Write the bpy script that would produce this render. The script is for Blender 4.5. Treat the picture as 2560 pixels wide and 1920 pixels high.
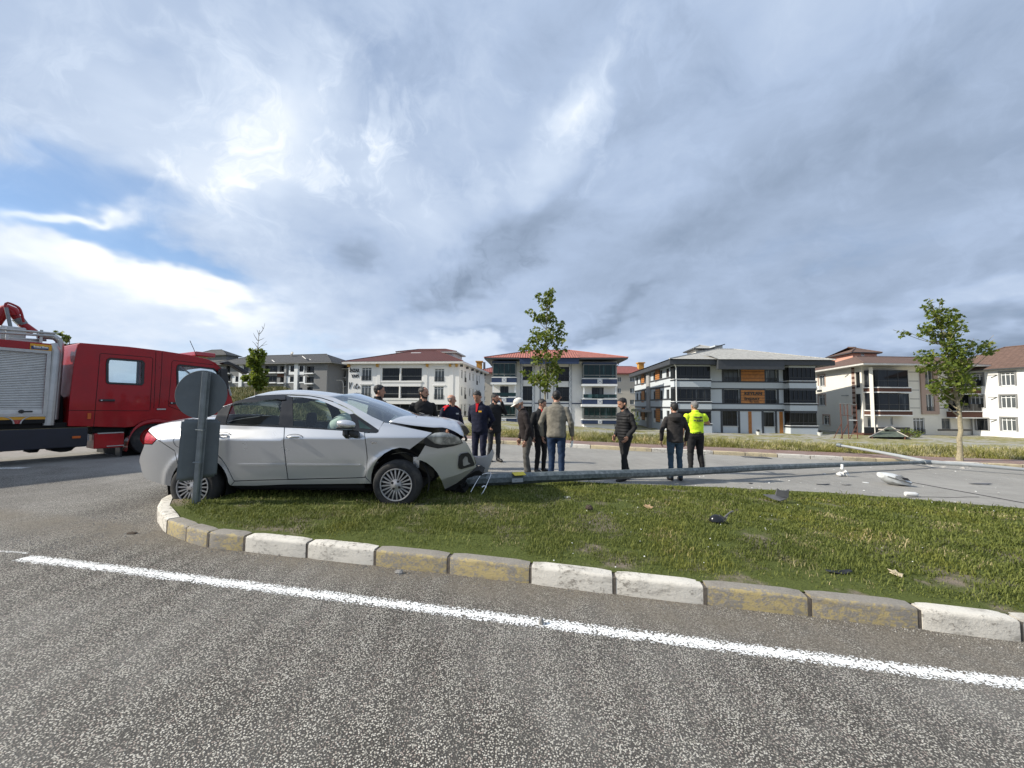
import bpy, bmesh, math, random
import numpy as np
from mathutils import Vector, Matrix, Euler
from mathutils.geometry import delaunay_2d_cdt
from mathutils.bvhtree import BVHTree

R = math.radians
for _o in list(bpy.data.objects):
    bpy.data.objects.remove(_o)
SC = bpy.context.scene
COL = SC.collection

# ------------------------------------------------------------------ camera
FPX = 962.0                       # focal length in pixels of the 2560 px wide photograph
CAM = Vector((0, 0, 1.5))
PITCH, ROLL = R(3.1), R(0.4)
cam_data = bpy.data.cameras.new('camera')
cam_data.sensor_width = 36.0
cam_data.lens = 36.0 * FPX / 2560.0
cam_data.clip_start = 0.05
cam_data.clip_end = 5000
cam = bpy.data.objects.new('camera', cam_data)
COL.objects.link(cam)
cam.location = CAM
CROT = Matrix.Rotation(R(90) + PITCH, 3, 'X') @ Matrix.Rotation(ROLL, 3, 'Z')
cam.rotation_euler = CROT.to_euler()
SC.camera = cam

# ------------------------------------------------------------------ light and exposure
SUN_EL, SUN_AZ = R(34), R(-99)     # azimuth from +Y towards +X: the sun stands to the left
SUN_DIR = Vector((math.sin(SUN_AZ) * math.cos(SUN_EL), math.cos(SUN_AZ) * math.cos(SUN_EL), math.sin(SUN_EL)))
sun_data = bpy.data.lights.new('sun', 'SUN')
sun_data.energy = 4.0
sun_data.angle = R(1.2)
sun_data.color = (1.0, 0.93, 0.81)
sun = bpy.data.objects.new('sun', sun_data)
COL.objects.link(sun)
sun.rotation_euler = (-SUN_DIR).to_track_quat('-Z', 'Y').to_euler()
SC.view_settings.view_transform = 'Standard'
SC.view_settings.look = 'None'
SC.view_settings.exposure = 0.62
SC.view_settings.gamma = 1.0
SC.view_settings.use_curve_mapping = False
SC.cycles.max_bounces = 6
SC.cycles.diffuse_bounces = 3
SC.cycles.transparent_max_bounces = 16
SC.cycles.caustics_reflective = False
SC.cycles.caustics_refractive = False


def ray(px, py):
    """direction of the sight line through a pixel of the photograph"""
    return CROT @ Vector(((px - 1280) / FPX, -(py - 960) / FPX, -1.0))


def PY(px, py, y):
    d = ray(px, py)
    return CAM + d * ((y - CAM.y) / d.y)


def PP(px, py, o, n):
    d = ray(px, py)
    return CAM + d * ((Vector(o) - CAM).dot(n) / d.dot(n))


# ------------------------------------------------------------------ node helpers
class NT:
    def __init__(self, tree):
        self.t = tree
        self.n = tree.nodes
        self.l = tree.links

    def node(self, kind, **kw):
        nd = self.n.new(kind)
        for k, v in kw.items():
            setattr(nd, k, v)
        return nd

    def put(self, sock, v):
        if isinstance(v, bpy.types.NodeSocket):
            self.l.new(v, sock)
        else:
            sock.default_value = v

    def math(self, op, a, b=None, c=None, clamp=False):
        nd = self.node('ShaderNodeMath', operation=op, use_clamp=clamp)
        self.put(nd.inputs[0], a)
        if b is not None:
            self.put(nd.inputs[1], b)
        if c is not None:
            self.put(nd.inputs[2], c)
        return nd.outputs[0]

    def vmath(self, op, a, b=None, scale=None):
        nd = self.node('ShaderNodeVectorMath', operation=op)
        self.put(nd.inputs[0], a)
        if b is not None:
            self.put(nd.inputs[1], b)
        if scale is not None:
            self.put(nd.inputs['Scale'], scale)
        return nd.outputs['Value'] if op in ('DOT_PRODUCT', 'LENGTH', 'DISTANCE') else nd.outputs[0]

    def mix(self, f, a, b, blend='MIX'):
        nd = self.node('ShaderNodeMix', data_type='RGBA', blend_type=blend)
        self.put(nd.inputs[0], f)
        for s, v in ((6, a), (7, b)):
            if isinstance(v, (tuple, list)) and len(v) == 3:
                v = (*v, 1)
            self.put(nd.inputs[s], v)
        return nd.outputs[2]

    def ss(self, v, lo, hi, a=0.0, b=1.0):
        nd = self.node('ShaderNodeMapRange', interpolation_type='SMOOTHSTEP')
        self.put(nd.inputs[0], v)
        for i, q in enumerate((lo, hi, a, b)):
            self.put(nd.inputs[i + 1], q)
        return nd.outputs[0]

    def noise(self, vec, scale, detail=4, rough=0.55, dist=0.0, col=False, dim='3D'):
        nd = self.node('ShaderNodeTexNoise', noise_dimensions=dim)
        self.put(nd.inputs['Vector'], vec)
        nd.inputs['Scale'].default_value = scale
        nd.inputs['Detail'].default_value = detail
        nd.inputs['Roughness'].default_value = rough
        nd.inputs['Distortion'].default_value = dist
        return nd.outputs[1] if col else nd.outputs[0]

    def xyz(self, v):
        nd = self.node('ShaderNodeSeparateXYZ')
        self.put(nd.inputs[0], v)
        return nd.outputs

    def cxyz(self, x, y, z):
        nd = self.node('ShaderNodeCombineXYZ')
        for i, q in enumerate((x, y, z)):
            self.put(nd.inputs[i], q)
        return nd.outputs[0]


# ------------------------------------------------------------------ sky
def build_world():
    w = bpy.data.worlds.new('World')
    SC.world = w
    w.use_nodes = True
    w.cycles.sampling_method = 'MANUAL'
    w.cycles.sample_map_resolution = 256
    T = NT(w.node_tree)
    T.n.clear()
    sky = T.node('ShaderNodeTexSky', sky_type='NISHITA', sun_disc=False)
    sky.sun_elevation = SUN_EL
    sky.sun_rotation = SUN_AZ
    sky.altitude = 1700
    sky.dust_density = 0.6
    sky.ozone_density = 1.5
    d0 = T.node('ShaderNodeTexCoord').outputs['Generated']
    # clouds drift in a sheet overhead: project the direction on a plane
    s = T.xyz(d0)
    zc = T.math('MAXIMUM', s[2], 0.0)
    den = T.math('ADD', zc, 0.22)
    u = T.math('DIVIDE', s[0], den)
    v = T.math('DIVIDE', s[1], den)
    pl = T.cxyz(u, v, 0.0)
    warp = T.vmath('SUBTRACT', T.noise(pl, 1.5, 4, 0.55, col=True, dim='2D'), (0.5, 0.5, 0.5))
    dw = T.vmath('ADD', d0, T.vmath('SCALE', warp, scale=0.22))
    warp2 = T.vmath('SUBTRACT', T.noise(d0, 9.0, 3, 0.6, col=True), (0.5, 0.5, 0.5))
    dw = T.vmath('ADD', dw, T.vmath('SCALE', warp2, scale=0.085))

    def blobs(base, specs):
        """sum of soft cloud regions, each centred on the sight line of a picture point; sizes in tangent units"""
        acc = base
        for px, py, sx, sy, rot, gain in specs:
            c = ray(px, py).normalized()
            e1 = c.cross(Vector((0, 0, 1))).normalized()
            e2 = e1.cross(c).normalized()
            a, b = math.cos(rot), math.sin(rot)
            f1, f2 = e1 * a + e2 * b, e2 * a - e1 * b
            mp = T.node('ShaderNodeMapping', vector_type='TEXTURE')
            T.put(mp.inputs[0], dw)
            mp.inputs[1].default_value = c
            rm = Matrix((f1, f2, f1.cross(f2))).transposed()
            mp.inputs[2].default_value = rm.to_euler()
            mp.inputs[3].default_value = (sx, sy, .7)
            r2 = T.vmath('DOT_PRODUCT', mp.outputs[0], mp.outputs[0])
            e = T.math('EXPONENT', T.math('MULTIPLY', r2, -1.0))
            acc = T.math('MULTIPLY_ADD', e, gain, acc)
        return acc

    n1 = T.noise(pl, 1.3, 5, 0.55, 0.2, dim='2D')
    n2 = T.noise(T.vmath('MULTIPLY', d0, (1.0, 1.0, 1.9)), 5.0, 6, 0.60, 0.4)
    # brightness of the overcast: broad regions, then the cloud masses seen in the photograph
    lum = blobs(0.52, (
        (250, 150, .50, .26, 0, .09), (80, 60, .30, .2, 0, -.10), (620, 60, .3, .12, 0, -.05), (1050, 60, .34, .14, 0, -.07), (800, 150, .12, .10, .8, .10),
        (520, 340, .17, .13, .6, .17), (700, 430, .13, .09, .9, .15), (950, 440, .06, .07, 1.2, .12), (640, 300, .04, .03, 0, .10),
        (1375, 320, .050, .14, -.50, .22), (1400, 260, .04, .05, -.5, .10), (1300, 430, .04, .06, -.5, .10), (1330, 460, .06, .12, -.5, -.10),
        (1270, 610, .14, .07, .75, -.17), (1170, 720, .16, .045, .4, -.12), (880, 660, .05, .035, 0, -.11), (1040, 750, .05, .03, 0, -.10),
        (1190, 840, .10, .018, .1, -.13), (1500, 800, .13, .02, .5, -.10), (1090, 560, .10, .07, 0, .05),
        (170, 665, .28, .040, -.08, .28), (420, 700, .14, .022, -.25, .22), (150, 770, .22, .035, 0, .10), (700, 760, .3, .05, 0, .09),
        (500, 850, .5, .05, 0, .10), (1250, 880, .6, .04, 0, .16), (2250, 620, .60, .26, -.1, -.125), (2480, 880, .32, .06, 0, -.16),
        (2520, 760, .16, .035, 0, .14), (1850, 460, .34, .10, .35, -.05), (1560, 430, .22, .10, .2, .07), (2350, 180, .5, .2, 0, -.02),
        (1900, 850, .40, .05, 0, .05), (120, 530, .055, .020, .25, .30), (250, 525, .05, .015, .3, .20), (40, 500, .04, .012, .2, .2)))
    lum = T.math('MULTIPLY_ADD', T.math('SUBTRACT', n1, 0.5), .24, lum)
    lum = T.math('MULTIPLY_ADD', T.math('SUBTRACT', n2, 0.5), .17, lum)
    # fine torn wisps in the middle of the picture and over the grey mass
    n3 = T.noise(T.vmath('MULTIPLY', dw, (1.0, 1.0, .55)), 11.0, 5, 0.62, 0.6)
    lum = T.math('MULTIPLY_ADD', T.ss(n3, 0.44, 0.74, -.25, 1.0), blobs(0.03, ((620, 380, .30, .16, .4, .14), (950, 420, .12, .12, 0, .14), (1250, 640, .24, .11, .5, -.13), (1380, 330, .10, .16, -.5, .12))), lum)
    # openings where the blue shows
    hole = blobs(0.0, (
        (110, 450, .20, .075, .1, .46), (120, 560, .16, .040, .0, .46), (360, 605, .20, .032, -.15, .52), (60, 360, .22, .035, .1, .35),
        (330, 500, .16, .05, .1, .32), (520, 680, .10, .02, -.3, .28), (1010, 130, .25, .10, .3, .22), (760, 850, .22, .030, 0, .25),
        (420, 890, .2, .025, 0, .22), (2080, 600, .26, .045, .1, .16), (2330, 880, .2, .02, 0, .22),
        (170, 665, .26, .036, -.08, -.8), (120, 530, .05, .018, .25, -.7), (250, 525, .04, .013, .3, -.5)))
    hole = T.math('MULTIPLY_ADD', T.math('SUBTRACT', n2, 0.5), -1.0, hole)
    hole = T.ss(hole, 0.04, 0.90, 0.0, 0.72)
    lum = T.math('MINIMUM', T.math('MAXIMUM', lum, 0.16), 0.92)
    # grey clouds are bluish in the shade and neutral where lit
    ramp = T.node('ShaderNodeValToRGB')
    T.put(ramp.inputs[0], lum)
    el = ramp.color_ramp.elements
    el[0].position, el[0].color = 0.15, (0.105, 0.145, 0.215, 1)
    el[1].position, el[1].color = 0.92, (0.68, 0.70, 0.715, 1)
    for p, c in ((0.32, (0.185, 0.232, 0.310, 1)), (0.48, (0.300, 0.365, 0.480, 1)), (0.66, (0.440, 0.500, 0.595, 1))):
        e = el.new(p)
        e.color = c
    cloud = T.vmath('MULTIPLY', ramp.outputs[0], (9.9, 10.1, 10.3))     # sky units: the Background below is 0.1
    blue = T.vmath('MULTIPLY', sky.outputs[0], (0.80, 0.95, 1.02))
    colr = T.mix(hole, cloud, blue)
    bg = T.node('ShaderNodeBackground')
    T.put(bg.inputs[0], colr)
    bg.inputs[1].default_value = 0.1
    out = T.node('ShaderNodeOutputWorld')
    T.l.new(bg.outputs[0], out.inputs[0])


build_world()


# ------------------------------------------------------------------ materials
def new_mat(name):
    m = bpy.data.materials.new(name)
    m.use_nodes = True
    T = NT(m.node_tree)
    T.n.clear()
    out = T.node('ShaderNodeOutputMaterial')
    b = T.node('ShaderNodeBsdfPrincipled')
    T.l.new(b.outputs[0], out.inputs[0])
    return m, T, b, out


def bump(T, b, height, strength=0.5, dist=0.01):
    nd = T.node('ShaderNodeBump')
    nd.inputs['Strength'].default_value = strength
    nd.inputs['Distance'].default_value = dist
    T.put(nd.inputs['Height'], height)
    T.l.new(nd.outputs[0], b.inputs['Normal'])


def mat(name, col, rough=0.6, var=0.12, scale=6.0, metal=0.0, bmp=0.0, bscale=60.0, coat=0.0, spec=0.5,
        dirt=None, rvar=0.1):
    """plain painted, plastic, cloth or stone surface with uneven colour, gloss and fine relief"""
    m, T, b, out = new_mat(name)
    pos = T.node('ShaderNodeTexCoord').outputs['Object']
    n = T.noise(pos, scale, 6, 0.6)
    lo = tuple(c * (1 - var) for c in col)
    hi = tuple(min(1, c * (1 + var)) for c in col)
    c = T.mix(T.ss(n, 0.3, 0.7), lo, hi)
    if dirt:
        dn = T.noise(pos, scale * 0.35, 8, 0.65)
        c = T.mix(T.ss(dn, 0.5, 0.75, 0, dirt[1]), c, dirt[0])
    T.put(b.inputs['Base Color'], c)
    T.put(b.inputs['Roughness'], T.ss(n, 0.2, 0.8, max(0.02, rough - rvar * rough), min(1, rough + rvar * rough)))
    b.inputs['Metallic'].default_value = metal
    b.inputs['Specular IOR Level'].default_value = spec
    b.inputs['Coat Weight'].default_value = coat
    b.inputs['Coat Roughness'].default_value = 0.04
    if bmp:
        bump(T, b, T.noise(pos, bscale, 4, 0.6), bmp, 0.01)
    return m


def glass_mat(name, tint, refl=1.0, rough=0.02, see=1.0):
    """thin pane: see-through tint plus mirror reflection by angle"""
    m = bpy.data.materials.new(name)
    m.use_nodes = True
    T = NT(m.node_tree)
    T.n.clear()
    out = T.node('ShaderNodeOutputMaterial')
    tr = T.node('ShaderNodeBsdfTransparent')
    tr.inputs[0].default_value = (*tint, 1)
    gl = T.node('ShaderNodeBsdfGlossy')
    gl.inputs['Color'].default_value = (0.9, 0.95, 1, 1)
    pos = T.node('ShaderNodeTexCoord').outputs['Object']
    T.put(gl.inputs['Roughness'], T.ss(T.noise(pos, 5.0), 0.3, 0.7, rough, rough * 2))
    lw = T.node('ShaderNodeLayerWeight')
    lw.inputs[0].default_value = .5
    fac = T.math('MULTIPLY_ADD', T.math('POWER', lw.outputs['Facing'], 4.0), 0.9, 0.05)
    fac = T.math('MULTIPLY', fac, refl, clamp=True)
    mx = T.node('ShaderNodeMixShader')
    T.put(mx.inputs[0], fac)
    T.l.new(tr.outputs[0], mx.inputs[1])
    T.l.new(gl.outputs[0], mx.inputs[2])
    T.l.new(mx.outputs[0], out.inputs[0])
    return m


# ------------------------------------------------------------------ mesh helpers
def wloc(o):
    v = Vector((0, 0, 0))
    while o is not None:
        v = v + o.location
        o = o.parent
    return v


def tag(o, label=None, cat=None, group=None, kind=None):
    if label:
        o['label'] = label
    if cat:
        o['category'] = cat
    if group:
        o['group'] = group
    if kind:
        o['kind'] = kind
    return o


def thing(name, label, cat, loc, group=None):
    o = bpy.data.objects.new(name, None)
    COL.objects.link(o)
    o.empty_display_size = 0.2
    o.location = loc
    return tag(o, label, cat, group)


def mk(name, verts, faces, m, parent=None, smooth=False, mats=None, fm=None, loc=None, auto=None):
    """one mesh object from world coordinates; a child is stored relative to its root"""
    me = bpy.data.meshes.new(name)
    off = wloc(parent) if parent is not None else Vector(loc) if loc is not None else Vector((0, 0, 0))
    a = np.array([tuple(v) for v in verts], dtype=float) - np.array(off)
    me.from_pydata(a.tolist(), [], faces)
    if mats:
        for q in mats:
            me.materials.append(q)
        me.polygons.foreach_set('material_index', fm)
    elif m is not None:
        me.materials.append(m)
    if smooth:
        me.polygons.foreach_set('use_smooth', [True] * len(me.polygons))
        if auto:
            me.set_sharp_from_angle(angle=R(auto))
    me.update()
    o = bpy.data.objects.new(name, me)
    COL.objects.link(o)
    if parent is not None:
        o.parent = parent
    elif loc is not None:
        o.location = loc
    return o


class Fr:
    """a local frame: origin and three axes"""

    def __init__(self, o, ex, ey=None, ez=(0, 0, 1)):
        self.o = Vector(o)
        self.ex = Vector(ex).normalized()
        self.ez = Vector(ez).normalized()
        self.ey = Vector(ey).normalized() if ey is not None else self.ez.cross(self.ex)

    def p(self, x, y, z):
        return self.o + self.ex * x + self.ey * y + self.ez * z

    def inv(self, w):
        q = Vector(w) - self.o
        return Vector((q.dot(self.ex), q.dot(self.ey), q.dot(self.ez)))

    def pix(self, px, py, y=0.0):
        """picture point -> (x, z) on the frame's plane at the given inward offset"""
        q = self.inv(PP(px, py, self.o + self.ey * y, self.ey))
        return q.x, q.z


W0 = Fr((0, 0, 0), (1, 0, 0))


class MB:
    def __init__(self):
        self.v = []
        self.f = []

    def add(self, verts, faces):
        b = len(self.v)
        self.v += [Vector(q) for q in verts]
        self.f += [tuple(i + b for i in q) for q in faces]
        return self

    def box(self, x0, x1, y0, y1, z0, z1, fr=W0):
        c = [(x0, y0, z0), (x1, y0, z0), (x1, y1, z0), (x0, y1, z0), (x0, y0, z1), (x1, y0, z1), (x1, y1, z1), (x0, y1, z1)]
        return self.add([fr.p(*q) for q in c],
                        [(0, 3, 2, 1), (4, 5, 6, 7), (0, 1, 5, 4), (1, 2, 6, 5), (2, 3, 7, 6), (3, 0, 4, 7)])

    def prism(self, poly, y0, y1, fr=W0):
        """outline in the frame's x/z plane, thickened from y0 to y1"""
        n = len(poly)
        area = sum(poly[i][0] * poly[(i + 1) % n][1] - poly[(i + 1) % n][0] * poly[i][1] for i in range(n))
        if area < 0:
            poly = poly[::-1]
        vs = [fr.p(x, y0, z) for x, z in poly] + [fr.p(x, y1, z) for x, z in poly]
        fs = [tuple(range(n)), tuple(range(2 * n - 1, n - 1, -1))]
        fs += [((i + 1) % n, i, i + n, (i + 1) % n + n) for i in range(n)]
        return self.add(vs, fs)

    def loft(self, rows, closed=False, cap=False):
        n = len(rows[0])
        b = len(self.v)
        for r in rows:
            self.v += [Vector(q) for q in r]
        for i in range(len(rows) - 1):
            for j in range(n if closed else n - 1):
                a, c = b + i * n + j, b + i * n + (j + 1) % n
                self.f.append((a, c, c + n, a + n))
        if cap:
            self.f.append(tuple(range(b + n - 1, b - 1, -1)))
            e = b + (len(rows) - 1) * n
            self.f.append(tuple(range(e, e + n)))
        return self

    def tube(self, path, rad, n=8, cap=True):
        path = [Vector(p) for p in path]
        if not hasattr(rad, '__len__'):
            rad = [rad] * len(path)
        rows = []
        up = None
        for i, p in enumerate(path):
            t = (path[min(i + 1, len(path) - 1)] - path[max(i - 1, 0)]).normalized()
            if up is None:
                up = Vector((0, 0, 1)) if abs(t.z) < 0.9 else Vector((1, 0, 0))
            a = t.cross(up).normalized()
            up = a.cross(t).normalized()
            rows.append([p + (a * math.cos(2 * math.pi * k / n) + up * math.sin(2 * math.pi * k / n)) * rad[i] for k in range(n)])
        return self.loft(rows, True, cap)

    def lathe(self, prof, c, axis, n=24, cap=False):
        """profile of (radius, distance along the axis) turned about the axis"""
        ax = Vector(axis).normalized()
        a = ax.orthogonal().normalized()
        b = ax.cross(a)
        c = Vector(c)
        rows = [[c + ax * h + (a * math.cos(2 * math.pi * k / n) + b * math.sin(2 * math.pi * k / n)) * r for k in range(n)] for r, h in prof]
        return self.loft(rows, True, cap)

    def build(self, name, m, parent=None, smooth=False, auto=35, bevel=0, loc=None, seg=2):
        o = mk(name, self.v, self.f, m, parent, smooth, auto=auto if smooth else None, loc=loc)
        if bevel:
            md = o.modifiers.new('bevel', 'BEVEL')
            md.width = bevel
            md.segments = seg
            md.limit_method = 'ANGLE'
            md.angle_limit = R(40)
        return o


def B(x0, x1, y0, y1, z0, z1, fr=W0):
    return MB().box(x0, x1, y0, y1, z0, z1, fr)


def lerp(a, b, t):
    return a + (b - a) * t


def sstep(a, b, x):
    t = min(1, max(0, (x - a) / (b - a)))
    return t * t * (3 - 2 * t)


def resample(pts, n):
    pts = [Vector(p) for p in pts]
    L = [0]
    for a, b in zip(pts, pts[1:]):
        L.append(L[-1] + (b - a).length)
    out = []
    j = 0
    for i in range(n):
        s = L[-1] * i / (n - 1)
        while j < len(pts) - 2 and L[j + 1] < s:
            j += 1
        q = (s - L[j]) / max(1e-9, L[j + 1] - L[j])
        out.append(pts[j].lerp(pts[j + 1], min(1, max(0, q))))
    return out


def smooth_line(pts, n, it=2):
    """Chaikin corner cutting with fixed ends, then even spacing"""
    pts = [Vector(p) for p in pts]
    for _ in range(it):
        o = [pts[0]]
        for a, b in zip(pts, pts[1:]):
            o += [a.lerp(b, .25), a.lerp(b, .75)]
        o.append(pts[-1])
        pts = o
    return resample(pts, n)


def text_mesh(name, s, size, fr, m, parent, depth=0.01, shear=0.0, bold=0.0, sx=1.0, y=-0.01, x=0.0, z=0.0, align='LEFT', space=1.0, fit=None):
    """lettering as thin solid letters on a frame's plane"""
    cu = bpy.data.curves.new('text', 'FONT')
    cu.body = s
    cu.size = size
    cu.shear = shear
    cu.offset = bold
    cu.extrude = depth / 2
    cu.align_x = align
    cu.space_character = space
    cu.resolution_u = 3
    o = bpy.data.objects.new('text', cu)
    COL.objects.link(o)
    dg = bpy.context.evaluated_depsgraph_get()
    me = o.evaluated_get(dg).to_mesh()
    cs = [q.co.copy() for q in me.vertices]
    fx = fy = 1.0
    if fit:                                   # stretch the word to a measured width and height
        lx, hx = min(c.x for c in cs), max(c.x for c in cs)
        ly, hy = min(c.y for c in cs), max(c.y for c in cs)
        fx, fy = fit[0] / (hx - lx) / sx, fit[1] / (hy - ly)
        for c in cs:
            c.x, c.y = c.x - lx, c.y - ly
    vs = [fr.p(x + c.x * sx * fx, y - c.z, z + c.y * fy) for c in cs]
    fs = [tuple(p.vertices) for p in me.polygons]
    o.evaluated_get(dg).to_mesh_clear()
    bpy.data.objects.remove(o)
    return mk(name, vs, fs, m, parent)


def gz(x, y=0.0):
    """height of the carriageways: they fall gently to the right"""
    x = max(-30, min(40, x))
    a = x if x > -3.2 else -3.2 - 1.4 * (1 - math.exp(-(-3.2 - x) / 1.4))
    if a > 14:
        a = 14 + 4 * (1 - math.exp(-(a - 14) / 4))
    return -0.03 * a


def PG(px, py, off=0.0):
    """picture point -> point on the ground (plus a height)"""
    d = ray(px, py)
    x = 0.0
    for _ in range(12):
        t = (gz(x) + off - CAM.z) / d.z if abs(d.z) > 1e-6 else 50
        x = lerp(x, (d * t).x, 0.7)
    t = (gz(x) + off - CAM.z) / d.z
    return CAM + d * t
# ================================================================== ground, roads, island
RNG = np.random.default_rng(7)


def ptn(T):
    return T.node('ShaderNodeTexCoord').outputs['Object']


def asphalt_mat(name, light, seed=0.0):
    """worn chip seal: pale stones bedded in dark binder, finer and dustier on the far carriageway"""
    m, T, b, out = new_mat(name)
    pos = T.vmath('ADD', ptn(T), (seed, seed, 0))
    v = T.node('ShaderNodeTexVoronoi')
    T.put(v.inputs['Vector'], T.vmath('ADD', pos, T.vmath('SCALE', T.noise(pos, 60, 2, col=True), scale=0.006)))
    v.inputs['Scale'].default_value = 116.0
    rnd = T.xyz(v.outputs['Color'])
    big = T.noise(pos, 0.35, 4, 0.6)
    mid = T.noise(pos, 3.0, 4, 0.6)
    stone = T.mix(rnd[0], (0.27, 0.253, 0.215), (0.64, 0.60, 0.52))
    stone = T.mix(T.math('GREATER_THAN', rnd[1], 0.80), stone, (0.66, 0.625, 0.555))
    stone = T.mix(T.math('GREATER_THAN', rnd[2], 0.86), stone, (0.36, 0.30, 0.26))
    gap = T.ss(v.outputs['Distance'], 0.34, 0.60)
    stone = T.mix(T.math('GREATER_THAN', rnd[2], 0.25), (0.155, 0.145, 0.126), stone)
    c = T.mix(gap, stone, (0.046, 0.042, 0.037))
    dust = T.math('ADD', T.ss(big, 0.35, 0.7, 0.0, 0.22), T.ss(mid, 0.4, 0.75, 0.0, 0.10))
    # the far carriageway is older and dustier; the change runs raggedly along the island
    sq = T.xyz(ptn(T))
    fy = T.math('ADD', T.math('MULTIPLY_ADD', sq[0], 0.20, sq[1]), T.math('MULTIPLY', T.math('SUBTRACT', big, 0.5), 5.0))
    dust = T.math('ADD', dust, T.ss(fy, 4.4, 7.0, 0.0, light), clamp=True)
    c = T.mix(dust, c, T.mix(mid, (0.33, 0.318, 0.292), (0.44, 0.425, 0.395)))
    # dark tyre-polished patches and oil spots with a shape of their own
    st = T.noise(T.vmath('MULTIPLY', pos, (1, 2.2, 1)), 0.8, 6, 0.65)
    c = T.mix(T.ss(st, 0.60, 0.78, 0.0, 0.22), c, (0.085, 0.081, 0.075))
    # brown silt washed along the foot of the island kerb
    sp = T.xyz(ptn(T))
    kd = T.math('SUBTRACT', T.math('MULTIPLY_ADD', sp[0], -0.227, 3.24), sp[1])
    silt = T.math('MULTIPLY', T.ss(kd, 0.52, 0.02), T.ss(kd, -0.4, -0.1))
    silt = T.math('MULTIPLY', silt, T.ss(T.noise(pos, 2.2, 5, 0.65), 0.30, 0.62, 0.25, 0.85))
    c = T.mix(silt, c, T.mix(rnd[0], (0.115, 0.098, 0.076), (0.27, 0.24, 0.195)))
    T.put(b.inputs['Base Color'], c)
    b.inputs['Roughness'].default_value = 0.88
    b.inputs['Specular IOR Level'].default_value = 0.3
    h = T.math('SUBTRACT', T.math('MULTIPLY', rnd[1], 0.55), T.math('MULTIPLY', gap, 1.0))
    bump(T, b, h, 0.9, 0.006)
    return m


def soil_mat(name, kind):
    m, T, b, out = new_mat(name)
    pos = ptn(T)
    n0 = T.noise(pos, 0.25, 5, 0.6)
    n1 = T.noise(pos, 1.7, 6, 0.65)
    n2 = T.noise(pos, 38, 4, 0.7)
    if kind == 'lot':
        green = T.mix(n2, (0.13, 0.14, 0.045), (0.27, 0.25, 0.10))
        straw = T.mix(n2, (0.27, 0.24, 0.15), (0.47, 0.42, 0.29))
        grav = T.mix(n2, (0.22, 0.215, 0.20), (0.45, 0.44, 0.415))
        c = T.mix(T.ss(n1, 0.42, 0.62), green, straw)
        g = T.ss(T.math('ADD', T.math('MULTIPLY', n0, 0.6), T.math('MULTIPLY', n1, 0.4)), 0.46, 0.56)
        c = T.mix(g, c, grav)
    elif kind == 'hill':
        green = T.mix(n2, (0.050, 0.065, 0.020), (0.125, 0.125, 0.045))
        straw = T.mix(n2, (0.130, 0.115, 0.062), (0.23, 0.20, 0.11))
        c = T.mix(T.ss(n1, 0.40, 0.66), green, straw)
    else:
        earth = T.mix(n2, (0.13, 0.105, 0.078), (0.29, 0.245, 0.19))
        green = T.mix(n2, (0.050, 0.066, 0.014), (0.12, 0.14, 0.04))
        c = T.mix(T.ss(n1, 0.34, 0.50), earth, green)
    T.put(b.inputs['Base Color'], c)
    b.inputs['Roughness'].default_value = 0.95
    b.inputs['Specular IOR Level'].default_value = 0.15
    bump(T, b, T.math('ADD', n2, T.math('MULTIPLY', n1, 2.0)), 0.7, 0.03)
    return m


def blade_mat(name, ca, cb, cdry, dry):
    m, T, b, out = new_mat(name)
    ri = T.node('ShaderNodeNewGeometry').outputs['Random Per Island']
    pos = ptn(T)
    n = T.noise(pos, 1.3, 4, 0.6)
    c = T.mix(ri, ca, cb)
    k = T.math('ADD', T.math('MULTIPLY', T.math('FRACT', T.math('MULTIPLY', ri, 17.3)), 0.55), T.ss(n, 0.35, 0.7, 0.0, 0.5))
    c = T.mix(T.ss(k, 1.0 - dry, 1.0 - dry + 0.12), c, cdry)
    pt = T.noise(pos, 0.9, 4, 0.62)
    c = T.mix(T.ss(pt, 0.36, 0.50, 0.55, 0.0), c, T.mix(1.0, c, (0.55, 0.62, 0.55), 'MULTIPLY'))
    c = T.mix(T.ss(pt, 0.52, 0.68, 0.0, 0.45), c, T.mix(1.0, c, (1.45, 1.22, 0.95), 'MULTIPLY'))
    T.put(b.inputs['Base Color'], c)
    b.inputs['Roughness'].default_value = 0.62
    b.inputs['Specular IOR Level'].default_value = 0.25
    tl = T.node('ShaderNodeBsdfTranslucent')
    T.put(tl.inputs[0], c)
    mx = T.node('ShaderNodeMixShader')
    mx.inputs[0].default_value = 0.28
    T.l.new(b.outputs[0], mx.inputs[1])
    T.l.new(tl.outputs[0], mx.inputs[2])
    T.l.new(mx.outputs[0], out.inputs[0])
    return m


M_ROAD = M_ROADF = asphalt_mat('chip_seal', 0.68)
M_LOT = soil_mat('lot_ground', 'lot')
M_HILL = soil_mat('hill_ground', 'hill')
M_SOIL = soil_mat('lawn_soil', 'lawn')

# traced lines: far kerb foot, back of the far footway
KERB_F = [PG(x, y) for x, y in ((1120, 1104), (1260, 1110.5), (1407, 1117.4), (1484, 1122), (1578, 1127), (1640, 1130), (1784, 1136), (1945, 1143.7), (2080, 1150), (2166, 1153.5), (2330, 1161), (2560, 1172))]
d_ = (KERB_F[-1] - KERB_F[-4]).normalized()
KERB_F.append(KERB_F[-1] + d_ * 12)
KERB_F.append(KERB_F[-1] + d_ * 14)
d_ = (KERB_F[0] - KERB_F[2]).normalized()
KERB_F.insert(0, KERB_F[0] + d_ * 1.6 + Vector((0, .15, 0)))
KERB_F.insert(0, KERB_F[0] + Vector((-1.2, 1.0, 0)))
KERB_F.insert(0, KERB_F[0] + Vector((-.8, 2.2, 0)))
for q in KERB_F:
    q.z = gz(q.x)
KERB_F = smooth_line(KERB_F, 60, 2)


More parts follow.
